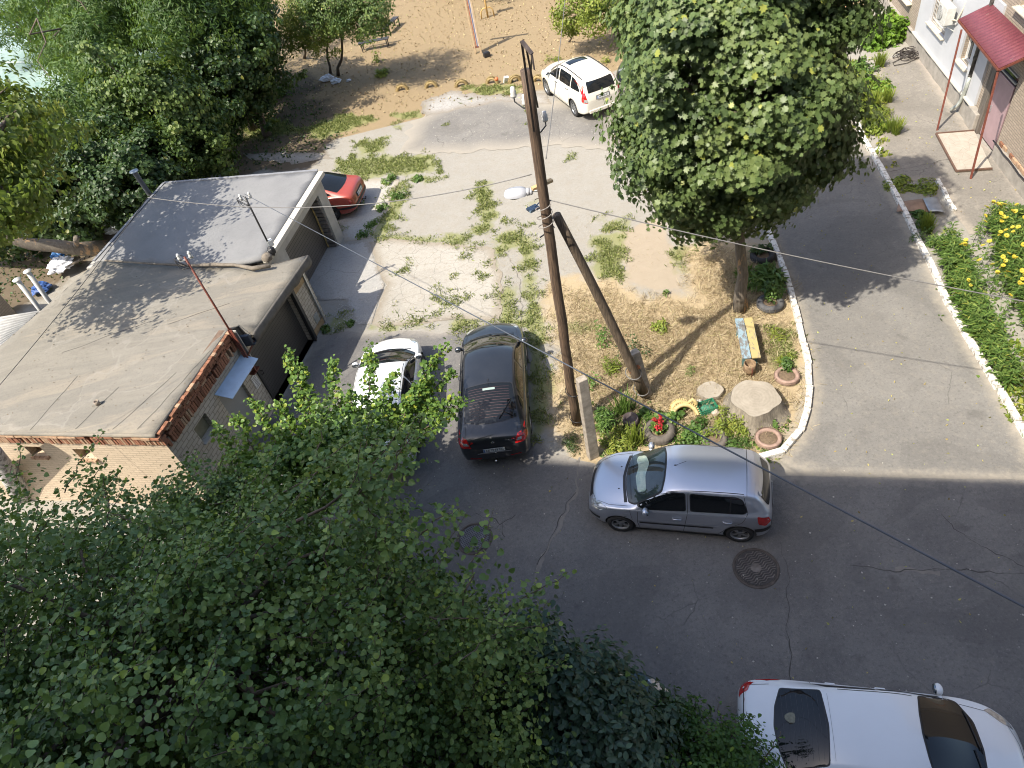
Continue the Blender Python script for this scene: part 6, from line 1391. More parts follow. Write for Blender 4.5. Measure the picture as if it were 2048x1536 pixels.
bag(118,512,.4,.22,'blue plastic lump under the curved trunk',8,(.05,.16,.38)); bag(85,580,.1,.3,'blue tarpaulin heap behind the white flue pipes',9,(.04,.10,.30),'tarpaulin_heap','tarpaulin')
a_=U(118,432,1.1); b2_=U(172,478,.35); mb=MB(); mb.bar(a_,b2_,.75,.04); o=mb.build('blue_board',worn('blue_board_paint',(.05,.20,.52),(.5,.55,.6),th=.36)); tag(o,'flaking blue board leaning in the dark behind the garages','board')
q=U(228,437,.2); mb=MB(); torus(mb,.30,.12,Matrix.Rotation(.5,4,'X')); o=mb.build('old_tyre',M_TYRE); o.location=q; tag(o,'old black tyre lying behind the grey garage','tyre')
for i in range(5):
    a_=U(100+i*14,548-i*7,.3); b2_=U(160+i*9,520-i*3,.5); mb=MB(); mb.bar(a_,b2_,.12,.03); o=mb.build('scrap_board',wood('scrap_%d'%i,(.10,.08,.06),(.24,.20,.15),0)); tag(o,'grey scrap board in the heap behind the felt roof, %s'%['leftmost of the five','second from the left','middle one of the five','second from the right','rightmost of the five'][i],'board','scrap boards behind the garages')
# striped frame, bench and yellow stand on the dry field
q=U(957,106,0); e=empty('climbing_frame',q,math.radians(-15),'tall wooden frame with thin red and blue rails on the dry field','climbing frame')
for s_ in (-.14,.14): mb=MB(); mb.bar((s_,0,0),(s_,0,3.1),.07); mb.build('post',plain('pale_wood_post',(.50,.38,.24),.7,var=.15),e)
for j,(x_,c_) in enumerate(((-.05,(.35,.10,.06)),(.02,(.12,.16,.34)),(.08,(.55,.5,.5)))): mb=MB(); mb.bar((x_,0,.3),(x_,0,2.6),.035); mb.build('rail',plain('rail_%d'%j,c_,.6),e)
for z_ in (.3,2.6): mb=MB(); mb.bar((-.2,0,z_),(.2,0,z_),.06); mb.build('crossbar',M_RUSTR,e)
mb=MB(); mb.bar((-1.2,0,3.1),(.75,0,3.1),.12); mb.build('top_beam',plain('pale_wood_post',(.50,.38,.24)),e)
q=U(976,35,0); e=empty('metal_stand',q,0,'yellow pipe stand with arched feet at the top of the field','playground stand'); mb=MB(); mb.tube([(0,0,0),(0,0,1.6)],.05,8); mb.tube([(-.35,0,0),(-.33,0,.35),(-.2,0,.5),(.2,0,.5),(.33,0,.35),(.35,0,0)],.035,8); mb.build('pipe',plain('yellow_pipe',(.50,.33,.12),.6),e)
mb=MB(); mb.box((0,0,1.62),(.9,.3,.05)); mb.build('seat',plain('grey_seat',(.3,.3,.33),.6),e)
q=U(752,98,0); e=empty('park_bench',q,math.radians(-10),'dark bench with backrest in the shade of the young trees','bench')
for y_ in (-.12,.0,.12): mb=MB(); mb.box((0,y_,.45),(1.7,.1,.04)); mb.build('slat',plain('dark_slat',(.05,.05,.06),.6),e)
for z_ in (.7,.85): mb=MB(); mb.box((0,.24,z_),(1.7,.03,.1)); mb.build('backrest',plain('dark_slat',(.05,.05,.06)),e)
for x_ in (-.7,.7): mb=MB(); mb.bar((x_,-.15,0),(x_,-.15,.45),.05); mb.bar((x_,.2,0),(x_,.26,.92),.05); mb.bar((x_,-.15,.42),(x_,.2,.42),.05); mb.build('leg',M_DKMET,e)
q=U(786,60,0); e=empty('park_bench',q,math.radians(60),'second dark bench half hidden by the young tree crown','bench')
for y_ in (-.12,.0,.12): mb=MB(); mb.box((0,y_,.45),(1.4,.1,.04)); mb.build('slat',plain('dark_slat',(.05,.05,.06),.6),e)
for x_ in (-.6,.6): mb=MB(); mb.bar((x_,-.15,0),(x_,-.15,.45),.05); mb.bar((x_,.15,0),(x_,.15,.45),.05); mb.bar((x_,-.15,.42),(x_,.15,.42),.05); mb.build('leg',M_DKMET,e)
# netted greenhouse far left
t=NT('green_net'); v=t.coord(); n=t.noise(v,.6,6,.65); n2=t.noise(v,5,5,.6); t.col(t.mix(t.ramp(n2,[(.45,0),(.8,.4)]),t.ramp(n,[(.3,(.17,.27,.24)),(.7,(.30,.38,.35))]),(.42,.46,.44))); t.set(Roughness=.6); t.bump(n,.8,.1); M_NET=t.m
e=empty('greenhouse',U(150,120,0),0,'low greenhouse under pale green netting behind the trees at the far left','greenhouse'); LE=Vector(e.location)
P4=[U(-220,200,2.0),U(310,188,2.0),U(330,-60,2.6),U(-300,-60,2.6)]; mb=MB(); V=[]
for i in range(25):
    for j in range(15):
        p_=P4[0].lerp(P4[1],i/24).lerp(P4[3].lerp(P4[2],i/24),j/14); V.append(p_-LE+Vector((0,0,.12*abs(math.sin(j/14*math.pi*4))+.1*mnoise.noise(p_*.5))))
mb.add(V,[(i*15+j,(i+1)*15+j,(i+1)*15+j+1,i*15+j+1) for i in range(24) for j in range(14)],0,True); mb.build('netting',M_NET,e)
mb=MB(); mb.bar(P4[0]-LE-Vector((0,0,1)),P4[1]-LE-Vector((0,0,1)),.05,2.0); mb.bar(P4[1]-LE-Vector((0,0,1)),P4[2]-LE-Vector((0,0,1)),.05,2.0); mb.build('side_netting',M_NET,e)
mb=MB()
for k in range(1,6):
    a_=P4[0].lerp(P4[3],k/6); b2_=P4[1].lerp(P4[2],k/6); mb.tube([a_-LE+Vector((0,0,.22)),b2_-LE+Vector((0,0,.22))],.02,5)
mb.build('wire',M_WHITEP,e)
mb=MB(); mb.tube([U(55,232,0),U(92,296,0)-Vector((0,0,0))],.02,5); 
q=U(92,296,0); mb=MB(); mb.tube([(0,0,0),(0,0,1.6)],.03,6); o=mb.build('garden_post',M_DKMET); o.location=q; tag(o,'thin dark post on the sandy path behind the ivy','post')
# ================================================================ trees and plants
G=lambda *a:[(i/(len(a)-1),c) for i,c in enumerate(a)]
L_MAPLE=leafmat('maple_leaves',[(0,(.045,.075,.024)),(.45,(.10,.15,.048)),(.85,(.18,.23,.080)),(.96,(.20,.28,.06)),(1,(.40,.38,.08))],.22)
L_HAZEL=leafmat('hazel_leaves',[(0,(.040,.080,.024)),(.4,(.10,.175,.050)),(.8,(.21,.305,.085)),(.96,(.30,.39,.08)),(1,(.32,.42,.05))],.22,.42)
L_APR=leafmat('apricot_leaves',[(0,(.035,.085,.020)),(.45,(.085,.165,.035)),(.85,(.16,.26,.055)),(.96,(.24,.33,.05)),(1,(.38,.40,.05))],.33,.4)
L_LILAC=leafmat('lilac_leaves',[(0,(.022,.050,.030)),(.5,(.052,.098,.058)),(.9,(.10,.160,.098)),(1,(.12,.20,.03))],.15,.4)
L_JAS=leafmat('jasmine_leaves',[(0,(.025,.07,.015)),(.5,(.055,.13,.025)),(.9,(.11,.22,.04)),(1,(.25,.36,.04))],.28,.45)
L_LOC=leafmat('locust_leaves',[(0,(.030,.065,.015)),(.5,(.070,.135,.028)),(.9,(.14,.21,.045)),(1,(.26,.27,.06))],.35,.5)
L_DARK=leafmat('dark_vine_leaves',[(0,(.020,.045,.016)),(.5,(.045,.085,.027)),(.9,(.085,.135,.040)),(1,(.20,.20,.05))],.25,.45)
L_STK=leafmat('stalk_leaves',[(0,(.05,.095,.025)),(.5,(.11,.185,.045)),(.9,(.19,.27,.075)),(1,(.3,.36,.06))],.28,.4)
L_VINE=leafmat('lit_vine_leaves',[(0,(.03,.065,.018)),(.4,(.07,.12,.030)),(.75,(.14,.20,.05)),(.96,(.24,.28,.07)),(1,(.30,.28,.07))],.3,.5)
L_WAL=leafmat('walnut_leaves',[(0,(.06,.09,.018)),(.5,(.14,.19,.035)),(.9,(.26,.27,.05)),(1,(.38,.30,.06))],.35,.5)
L_HOP=leafmat('hop_leaves',[(0,(.06,.13,.015)),(.5,(.13,.24,.025)),(.9,(.20,.32,.04)),(1,(.42,.34,.05))],.3,.5)
L_YG=leafmat('yellow_green_leaves',[(0,(.10,.14,.02)),(.5,(.20,.26,.04)),(.9,(.33,.36,.07)),(1,(.45,.40,.08))],.3,.5)
L_GRN=leafmat('garden_leaves',[(0,(.04,.09,.02)),(.5,(.09,.17,.035)),(.9,(.17,.26,.06)),(1,(.35,.36,.08))],.28,.5)
L_PETY=leafmat('yellow_petals',[(0,(.55,.42,.04)),(1,(.72,.62,.09))],.2,.5); L_PETR=leafmat('red_petals',[(0,(.36,.015,.02)),(1,(.52,.04,.05))],.2,.5)
M_BARK=wood('bark',(.055,.045,.035),(.17,.14,.11),2,.95,4,9); M_TWIG=plain('twig',(.13,.10,.075),.9,var=.3,scale=20)
t=NT('maple_bark'); v=t.coord(scale=(9,9,1.2)); n=t.noise(v,2.5,7,.7); v2=t.coord(scale=(3,3,.8)); n2=t.noise(v2,1.6,5,.7)
t.col(t.mix(t.ramp(n2,[(.56,0.0),(.60,1.0)]),t.ramp(n,[(.3,(.09,.075,.06)),(.7,(.25,.215,.17))]),(.42,.27,.15))); t.set(Roughness=.95); t.bump(n,.9,.03); M_MBARK=t.m
def tree(name,base,ells,nc,per,crad,lsize,shape,lmat,label,cat='tree',seed=0,trunk=(.16,.05),nl=14,bark=None,up=.5,jit=.5,flat=.6,inner=.5,lump=.28,droop=.35,group=None,ttop=None,zmin=None,D=None,cut=None):
    e=empty(name,base,0,label,cat,group); L=np.array(base)
    C_,N_=clumps(ells,nc,seed,inner,lump,zmin,cut); P,NN,S,rnd=clump_leaves(C_,N_,per,crad,lsize,seed+1,up,jit,flat)
    leaves('crown',P-L,NN,S,shape,lmat,e,rnd=rnd,droop=droop,rs=np.random.RandomState(seed+2))
    c0=np.mean([x[0] for x in ells],0); top=Vector(ttop if ttop else (c0[0],c0[1],c0[2]+.2*ells[0][1][2]))-Vector(base)
    mb,pts=trunk_mb((0,0,-.05),top,trunk[0],trunk[1],seed); mb.build('trunk',bark or M_BARK,e)
    rs=np.random.RandomState(seed+5); idx=rs.choice(len(C_),min(nl,len(C_)),False)
    if nl:
        mb=MB()
        for i in idx:
            tgt=Vector(C_[i]-L); s_=min(pts[2:],key=lambda q:(q-tgt).length+max(0,q.z-tgt.z)*3); r0=trunk[1]*.8
            mb.tube(limb_path(s_,tgt,seed+int(i)),[r0*(1-.8*k/6) for k in range(7)],5)
        mb.build('limbs',bark or M_TWIG,e)
    return e,C_,N_
# ---- maple
B=U(1481,618,0)
tree('maple_tree',B,[((6.1,14.4,6.6),(2.45,2.6,2.9)),((6.45,14.6,5.3),(2.25,2.1,2.0)),((6.5,14.4,4.0),(1.6,1.35,1.2)),((6.5,14.6,8.3),(2.2,2.3,2.4))],1350,72,.40,.115,'maple',L_MAPLE,'large maple with lobed dark green leaves beside the curving driveway',seed=11,trunk=(.155,.10),bark=M_MBARK,nl=30,up=.7,jit=.45,flat=.5,lump=.22,inner=.66,ttop=(6.5,14.35,4.8))
# ---- hazel mass, lower left
B=(-4.8,4.6,0)
e,Ch,Nh=tree('hazel_tree',B,[((-4.7,4.0,4.9),(3.5,3.0,2.5)),((-8.0,6.3,3.9),(2.9,2.5,2.2)),((-2.6,5.1,3.7),(1.35,1.1,1.7)),((-5.3,7.0,3.0),(2.0,1.2,1.3)),((-7.8,2.8,4.6),(2.5,2.5,2.5)),((-2.0,3.5,3.2),(1.2,1.5,1.9)),(tuple(U(400,1015,3.0)),(1.2,.8,.8)),((-7.4,5.4,3.2),(2.5,2.0,1.6))],2350,52,.37,.069,'round',L_HAZEL,'broad round-leaved hazel filling the lower left corner in shade',seed=21,trunk=(.2,.08),nl=70,up=.45,jit=.8,flat=.6,inner=.5,lump=.45)
def sprays(root,starts_ends,lmat,size,shape,n=46,seed=0,spread=.12,name='shoots',wood_r=.009,r0=0.0,zup=.8):
    rs=np.random.RandomState(seed); PP=[];NNs=[];SS=[];DD=[]; mb=MB(); L=np.array(root.location)
    for (a_,b_,k) in starts_ends:
        a_=Vector(a_);b_=Vector(b_); pts=limb_path(a_,b_,seed+int(k),7,.12); mb.tube([q-Vector(L) for q in pts],[wood_r*(1.6-.15*i) for i in range(8)],5)
        le=(b_-a_).length; m_=int(k)
        for i in range(m_):
            t_=rs.rand()**.8*7; j=min(6,int(t_)); q=pts[j].lerp(pts[j+1],t_-j); w_=(1-t_/7*.55)
            o_=rs.normal(size=3)*spread*w_; PP.append(np.array(q)+o_); d=(pts[j+1]-pts[j]).normalized(); out=rs.normal(size=3); DD.append(out*.8+np.array(d)*.5-np.array([0,0,.5])); NNs.append(rs.normal(size=3)*.5+np.array([0,0,zup])); SS.append(size*(.65+.55*rs.rand())*(1.05-.35*t_/7))
    leaves(name,np.array(PP)-L,np.array(NNs),np.array(SS),shape,lmat,root,D=np.array(DD),rnd=np.clip(r0+(1-r0)*rs.rand(len(PP)),0,.99),rs=rs)
    mb.build('branches',M_TWIG,root)
se=[]
rs=np.random.RandomState(4)
vis=[i for i in range(len(Ch)) if Nh[i][2]>.05]
for i in rs.choice(vis,min(len(vis),520),False):
    d=Nh[i]*.7+np.array([.55,.35,.35])+rs.normal(size=3)*.35; d/=np.linalg.norm(d); se.append((Ch[i]-d*.45,Ch[i]+d*(.35+.55*rs.rand()),44))
sprays(e,se,L_HAZEL,.076,'round',seed=5,spread=.085,r0=.3,wood_r=.007)
# ---- apricot with long lit shoots
B=U(640,1015,0)
e,Ca,Na=tree('apricot_tree',B,[(tuple(U(660,930,2.7)),(1.15,.7,.8)),(tuple(U(545,950,2.7)),(1.2,.7,.8)),(tuple(U(700,865,3.0)),(.9,.5,.6))],150,40,.32,.10,'round',L_APR,'apricot tree with bright sunlit shoots reaching over the white saloon',seed=31,trunk=(.11,.05),nl=24,up=.6,jit=.55,flat=.6,inner=.5,lump=.35)
ends=[((740,690),5.0,(740,860)),((665,722),4.9,(690,870)),((575,700),5.0,(640,860)),((600,735),4.8,(620,880)),((893,690),5.1,(790,870)),((905,740),4.8,(800,880)),((922,810),4.6,(800,900)),((925,800),4.8,(760,850)),((700,780),5.0,(720,880)),((790,745),4.9,(760,880)),((830,790),4.9,(780,900)),((640,800),4.8,(650,900)),((560,800),4.6,(600,900)),((500,800),4.6,(560,900)),((470,830),4.4,(520,920)),((760,790),5.1,(740,900)),((720,850),5.0,(700,930)),((640,850),4.9,(640,950)),((560,850),4.6,(580,930)),((430,850),4.3,(490,930)),((855,760),4.9,(800,850))]
se=[]
for (t_,z_,s_) in ends:
    a_=U(s_[0],s_[1],z_-2.0); b_=U(t_[0],t_[1],z_-1.15); se.append((a_,b_,int(70+120*(b_-a_).length)))
sprays(e,se,L_APR,.105,'round',seed=9,spread=.14,wood_r=.011,r0=.35)
# ---- lilac and jasmine at the bottom
B=(-.35,3.7,0)
e,Cl,Nl=tree('lilac_bush',B,[((-.35,3.75,2.0),(1.25,1.15,1.5)),((-.1,3.0,1.9),(1.2,1.2,1.5)),((-.65,4.7,2.5),(.65,.55,1.35)),((.25,3.9,1.6),(.7,.6,1.2))],430,38,.28,.115,'oval',L_LILAC,'bluish green lilac bush beside the dark green car','bush',seed=41,trunk=(.05,.03),nl=14,up=.6,jit=.5,inner=.55,lump=.3)
B=(1.5,3.1,0)
e,Cj,Nj=tree('jasmine_bush',B,[((1.35,3.15,1.15),(.95,.75,1.15)),((1.85,2.8,1.0),(.75,.7,1.0)),((.85,3.2,1.1),(.7,.7,1.0)),((.75,2.4,1.4),(1.0,.8,1.2))],330,44,.24,.075,'oval',L_JAS,'bright green jasmine bush at the bottom edge beside the white saloon','bush',seed=51,trunk=(.03,.02),nl=10,up=.6,jit=.5,inner=.5,lump=.35)
se=[]; rs=np.random.RandomState(8)
for i in rs.choice(len(Cj),50,False):
    d=Nj[i]+np.array([0,0,.6])+rs.normal(size=3)*.3; d/=np.linalg.norm(d); se.append((Cj[i]-d*.2,Cj[i]+d*(.3+.35*rs.rand()),22))
sprays(e,se,L_JAS,.075,'oval',seed=6,spread=.06)
# ---- left and far trees
def E(px,py,z,r): q=U(px,py,z); return ((q.x,q.y,q.z),r)
def gbase(c,dx=0,dy=0): return (c[0]+dx,c[1]+dy,0)
for (nm,els,nc,per,cr,ls,sh_,mat,lab,sd_,kw) in [
 ('locust_tree',[E(30,-20,5.6,(3.6,3.0,3.0)),E(120,50,5.2,(2.2,2.0,2.2)),E(185,120,4.6,(1.7,1.6,2.0)),E(180,225,3.8,(1.0,1.0,1.7)),E(130,200,6.2,(.7,.7,.6))],560,60,.60,.20,'frond',L_LOC,'tall feathery locust tree in the upper left corner',61,dict(up=.3,droop=.9,lump=.35)),
 ('locust_tree',[E(225,20,5.6,(2.2,2.2,2.4)),E(205,110,4.8,(1.0,1.2,1.8)),E(230,190,4.0,(.9,1.0,1.5))],520,60,.52,.19,'frond',L_LOC,'feathery locust tree hanging in front of the netted greenhouse',62,dict(up=.3,droop=.9,lump=.35)),
 ('locust_tree',[E(395,10,5.6,(2.1,2.0,2.2)),E(360,70,5.0,(1.3,1.3,1.8)),E(330,10,5.5,(1.5,1.4,1.6))],430,60,.55,.19,'frond',L_LOC,'locust tree between the greenhouse and the dark thicket',63,dict(up=.3,droop=.9,lump=.35)),
 ('vine_tree',[E(265,215,3.8,(1.5,1.3,2.3)),E(375,240,3.4,(1.15,1.1,2.4)),E(320,290,2.2,(1.6,1.0,1.6))],520,54,.40,.12,'round',L_VINE,'tree wrapped in dark vines behind the grey garage',64,dict(up=.2,lump=.5,inner=.4)),
 ('vine_tree',[E(470,125,3.4,(1.9,1.5,2.2)),E(425,200,2.6,(1.2,1.2,1.9)),E(488,150,2.4,(1.3,1.3,1.8)),E(455,30,4.4,(1.9,1.8,2.0)),E(505,50,3.2,(1.3,1.3,1.8))],640,52,.42,.13,'round',L_DARK,'dense dark tree thicket left of the young trees',65,dict(up=.2,lump=.5,inner=.4)),
 ('ivy_thicket',[E(200,330,2.6,(2.4,1.7,1.7)),E(130,300,2.6,(2.0,1.6,1.6)),E(260,380,2.2,(1.9,1.5,1.4)),E(160,400,2.0,(2.2,1.6,1.5)),E(60,420,1.6,(2.2,1.8,1.6)),E(300,330,2.4,(1.5,1.2,1.5))],800,46,.38,.13,'round',L_DARK,'mounded ivy thicket behind the garages',66,dict(up=.5,lump=.3)),
 ('plum_tree',[E(690,-5,4.2,(1.8,1.5,1.4)),E(660,25,3.9,(1.0,1.0,.9)),E(735,35,3.6,(1.2,1.1,1.0))],240,50,.38,.10,'oval',L_VINE,'young tree with rounded crown shading the bench on the field',67,dict(trunk=(.07,.04),base=U(676,150,0),up=.4)),
 ('plum_tree',[E(625,40,3.4,(1.3,1.2,1.5)),E(600,65,2.8,(.9,.8,1.0))],150,50,.38,.10,'oval',L_WAL,'young yellowish tree with thin trunk left of the bench',68,dict(trunk=(.06,.03),base=U(608,115,0),up=.4)),
 ('plum_tree',[E(648,20,3.8,(1.2,1.1,1.2))],100,50,.38,.10,'oval',L_DARK,'slim middle tree of the young group on the field',69,dict(trunk=(.06,.03),base=U(660,146,0),up=.4)),
 ('sapling',[E(1150,25,1.9,(1.1,.9,.9)),E(1195,20,2.0,(.9,.8,.9))],110,40,.34,.11,'oval',L_YG,'yellow-green sapling at the top of the field above the suv',70,dict(trunk=(.035,.02),base=U(1137,83,0),up=.4)),
 ('sapling',[E(1215,5,1.8,(.9,.8,1.0)),E(1240,25,1.2,(.7,.7,.8))],90,40,.3,.10,'oval',L_GRN,'green sapling partly behind the maple at the top edge',71,dict(trunk=(.03,.02),base=U(1222,50,0),up=.4)),
 ('walnut_tree',[E(-40,255,7,(2.3,2.1,1.2)),E(30,290,6.4,(1.3,1.3,1.0)),E(-160,400,7,(2.2,2.1,1.1)),E(-40,420,6.2,(1.7,1.5,1.0)),E(45,370,5.8,(1.1,1.1,.9))],300,40,.50,.17,'oval',L_WAL,'walnut tree with drooping yellowish leaves at the left edge',72,dict(trunk=(.24,.12),base=U(-160,520,0),up=.1,droop=1.2,inner=.3,lump=.45,nl=30)),
 ('pine_tree',[E(900,-100,2.3,(1.9,1.8,1.4)),E(985,-95,2.3,(1.6,1.5,1.4))],200,44,.5,.16,'oval',L_DARK,'tree beyond the top edge casting shade on the field',73,dict(trunk=(.12,.06),up=.4)),
 ('ash_tree',[E(120,-100,6,(4,3.5,3.5)),E(330,-80,6,(3.0,3.0,3.3))],420,50,.6,.2,'frond',L_LOC,'tall ash behind the locust trees at the top left',74,dict(up=.3,droop=.7)),
]:
    base=kw.pop('base',None)
    if base is None: c_=els[0][0]; base=(c_[0],c_[1],0)
    tree(nm,tuple(base),els,nc,per,cr,ls,sh_,mat,lab,seed=sd_,cat='thicket' if 'thicket' in nm else 'tree',group=None,**kw)
# curved trunk lying towards the garage
pts=[U(-60,430,3.4),U(0,470,2.6),U(60,488,2.0),U(110,492,1.6),U(160,498,1.3),U(215,495,.6)]
mb=MB(); mb.tube(pts,[.16,.19,.22,.24,.25,.3],12); mb.tube([U(152,492,1.5),U(153,475,1.9)],[.09,.10],10); o=mb.build('leaning_trunk',M_MBARK); tag(o,'thick curved trunk leaning out from behind the garages','tree trunk')
# pale trunk at the left edge below the felt roof
pts=[U(-30,880,3.5),U(20,950,1.4),U(50,990,.0)]; mb=MB(); mb.tube(pts,[.15,.22,.30],14)
t=NT('whitewashed_bark'); v=t.coord(scale=(5,5,1.5)); n=t.noise(v,2,6,.7); t.col(t.ramp(n,[(.4,(.13,.12,.12)),(.55,(.50,.49,.47))])); t.set(Roughness=.9); t.bump(n,.8,.02)
tag(mb.build('whitewashed_trunk',t.m),'whitewashed tree trunk below the cream brick wall at the left edge','tree trunk')
# ---- garden plants
def dome(name,px,py,h,r,n,ls,shape,mat,label,seed=0,up=.6,droop=.3,cat='plant',z0=0,upright=False,group=None,ry=None):
    q=U(px,py,0); rs=np.random.RandomState(seed+500); ry=ry or r
    k=5+int(6*rs.rand()); ck=rs.normal(size=(k,2))*.42; hk=.45+.55*rs.rand(k); rk=.32+.3*rs.rand(k); ci=rs.randint(0,k,n)
    a=rs.rand(n)*2*np.pi; th=np.arccos(rs.rand(n)); f=.35+.65*rs.rand(n)**.5
    P=np.stack([(ck[ci,0]+np.cos(a)*np.sin(th)*rk[ci]*f)*r,(ck[ci,1]+np.sin(a)*np.sin(th)*rk[ci]*f)*ry,np.cos(th)*h*hk[ci]*f+.02+z0],1)
    N=np.stack([np.cos(a)*np.sin(th),np.sin(a)*np.sin(th),np.cos(th)+up],1)+rs.normal(size=(n,3))*.5
    S=ls*(.5+.8*rs.rand(n)); D=None; rnd=np.clip(.5*rs.rand(k)[ci]+.5*rs.rand(n),0,.97)
    if upright:
        P=np.stack([ck[ci,0]*r*.5,ck[ci,1]*ry*.5,np.full(n,.02+z0)],1)+rs.normal(size=(n,3))*.02; out=np.stack([np.cos(a),np.sin(a),np.zeros(n)],1); k_=(.25+.9*rs.rand(n))[:,None]
        D=out*k_+np.array([0,0,1.0]); N=out*1.0-np.array([0,0,.3])+rs.normal(size=(n,3))*.2; S=ls*(.6+.6*rs.rand(n))
    o=leaves(name,P,N,S,shape,mat,None,D=D,rnd=rnd,droop=droop,rs=rs); o.location=q; return tag(o,label,cat,group)
dome('garden_shrub',1225,745,.55,.28,420,.11,'lance',L_YG,'bright yellow-green shrub under the slanting strut',1)
dome('rose_bush',1205,690,.8,.45,170,.07,'oval',L_GRN,'sparse rose bush left of the slanting strut',2); dome('rose_bush',1262,712,.7,.4,150,.07,'oval',L_DARK,'sparse dark rose bush behind the mossy stake',3)
dome('rose_bush',1185,770,.4,.25,90,.07,'oval',L_GRN,'small rose shoot between the pole and the strut',4)
dome('garden_shrub',1325,655,.30,.25,220,.085,'oval',L_YG,'low yellowish shrub in the middle of the straw',5); dome('weed',1380,748,.35,.12,70,.09,'lance',L_GRN,'upright weed above the low stump',6)
dome('weed',1335,588,.2,.1,50,.07,'oval',L_GRN,'tiny weed at the upper edge of the straw',7)
dome('leafy_bed',1215,852,.55,.45,700,.14,'lance',L_GRN,'dark leafy clump between the two stakes',8); dome('leafy_bed',1232,888,.45,.5,700,.13,'lance',L_YG,'yellowish leafy clump above the silver bonnet',9)
dome('iris_plant',1245,828,.6,.4,120,.55,'blade',L_GRN,'iris leaves near the foot of the strut',10,upright=True); dome('iris_plant',1268,886,.5,.4,110,.50,'blade',L_YG,'spiky pale iris leaves left of the red flower tyre',11,upright=True)
dome('weed',1147,888,.35,.25,330,.09,'lance',L_DARK,'dark weed clump left of the leaning stake',12)
dome('leafy_bed',1375,872,.35,.42,700,.085,'oval',L_GRN,'dense green clump right of the red flower tyre',13); dome('leafy_bed',1402,892,.3,.35,420,.085,'oval',L_GRN,'low green clump above the silver roof',14)
dome('leafy_bed',1440,858,.5,.42,600,.13,'lance',L_YG,'yellow-green leafy clump in front of the big stump',15); dome('leafy_bed',1492,862,.5,.45,650,.12,'lance',L_YG,'wide yellow-green clump under the big stump',16); dome('leafy_bed',1468,890,.35,.4,420,.10,'lance',L_GRN,'green clump between the two half hidden tyres',17)
dome('weed',1545,850,.35,.14,60,.08,'oval',L_GRN,'reddish green weed right of the big stump',18); dome('leafy_bed',1345,840,.3,.28,260,.10,'round',L_GRN,'broad leaves above the red flower tyre',19); dome('leafy_bed',1300,835,.25,.25,200,.12,'round',L_GRN,'large soft leaves left of the yellow ornament',20)
dome('tyre_plant',1540,598,.45,.35,300,.10,'oval',L_GRN,'leafy plant growing in the dark tyre behind the bench',21,z0=.15); dome('tyre_plant',1525,512,.3,.25,180,.10,'oval',L_DARK,'plant in the black tyre beside the maple trunk',22,z0=.15)
dome('tyre_plant',1574,742,.40,.22,260,.075,'oval',L_GRN,'bushy plant in the pinkish tyre near the kerb',23,z0=.1); dome('grass_tuft',1530,562,.45,.55,900,.30,'lance',L_GRN,'big grassy tuft between the two tyres beside the maple',24,upright=False)
dome('grass_tuft',1552,672,.15,.35,220,.12,'lance',L_YG,'low grass tuft right of the bench',25); dome('grass_tuft',1568,722,.2,.3,260,.12,'lance',L_YG,'grass tuft behind the pinkish tyre',26)
dome('weed',1537,880,.12,.2,90,.06,'oval',L_GRN,'weeds growing in the pink faded tyre ring',27); dome('weed',1348,960,.06,.15,1,.06,'oval',L_GRN,'small weed',27) if False else None
# geranium with red flowers in the tyre
q=U(1318,866,0); e=empty('geranium_plant',(q.x,q.y,.12),0,'red flowering geranium growing in the dusty tyre','plant')
rs=np.random.RandomState(3); n=170; a=rs.rand(n)*6.28; r_=.2*np.sqrt(rs.rand(n)); P=np.stack([np.cos(a)*r_,np.sin(a)*r_,.05+.15*rs.rand(n)],1); leaves('foliage',P,rs.normal(size=(n,3))*.4+np.array([0,0,1]),.07*(.6+.6*rs.rand(n)),'round',L_GRN,e)
for (dx,dy) in ((-.08,-.10),(-.02,-.13),(.06,.05),(.10,.16),(-.06,.12),(.02,.0)):
    n=34; P=np.array([dx,dy,.27])+rs.normal(size=(n,3))*.026; leaves('flower_head',P,rs.normal(size=(n,3))+np.array([0,0,.6]),np.full(n,.04),'round',L_PETR,e)
# right side
dome('hop_bush',1780,80,1.35,1.0,2600,.17,'maple',L_HOP,'rounded bright green hop bush against the plinth',30,up=.7,ry=.9)
dome('garden_shrub',1738,165,.5,.45,420,.13,'lance',L_YG,'yellow-green plants by the kerb below the hop bush',31); dome('day_lily',1748,215,.5,.5,240,.5,'blade',L_YG,'tall day lily tuft by the kerb',32,upright=True); dome('garden_shrub',1722,190,.4,.4,350,.10,'oval',L_GRN,'leafy green clump close to the kerb',33)
dome('garden_shrub',1735,238,.45,.45,600,.11,'oval',L_YG,'bushy yellow-green clump in front of the day lilies',34); dome('garden_shrub',1752,262,.4,.4,500,.10,'oval',L_YG,'reddish yellow clump at the end of the planted strip',35)
dome('day_lily',1790,266,.45,.45,260,.5,'blade',L_YG,'spiky yellow day lily tuft on the pavement edge',36,upright=True); dome('day_lily',1768,205,.45,.4,200,.45,'blade',L_YG,'second day lily tuft beside the strip',37,upright=True)
dome('garden_shrub',1712,205,.6,.6,900,.12,'oval',L_YG,'bushy yellow-green plants between the kerb and the lily tufts',47); dome('garden_shrub',1725,225,.45,.6,800,.12,'lance',L_GRN,'leafy green band along the upper kerb',48); dome('garden_shrub',1750,190,.5,.5,600,.12,'lance',L_YG,'yellow-green mound on the pavement side of the strip',49); dome('day_lily',1735,255,.5,.5,300,.5,'blade',L_YG,'lily tuft by the kerb at the strip end',46,upright=True)
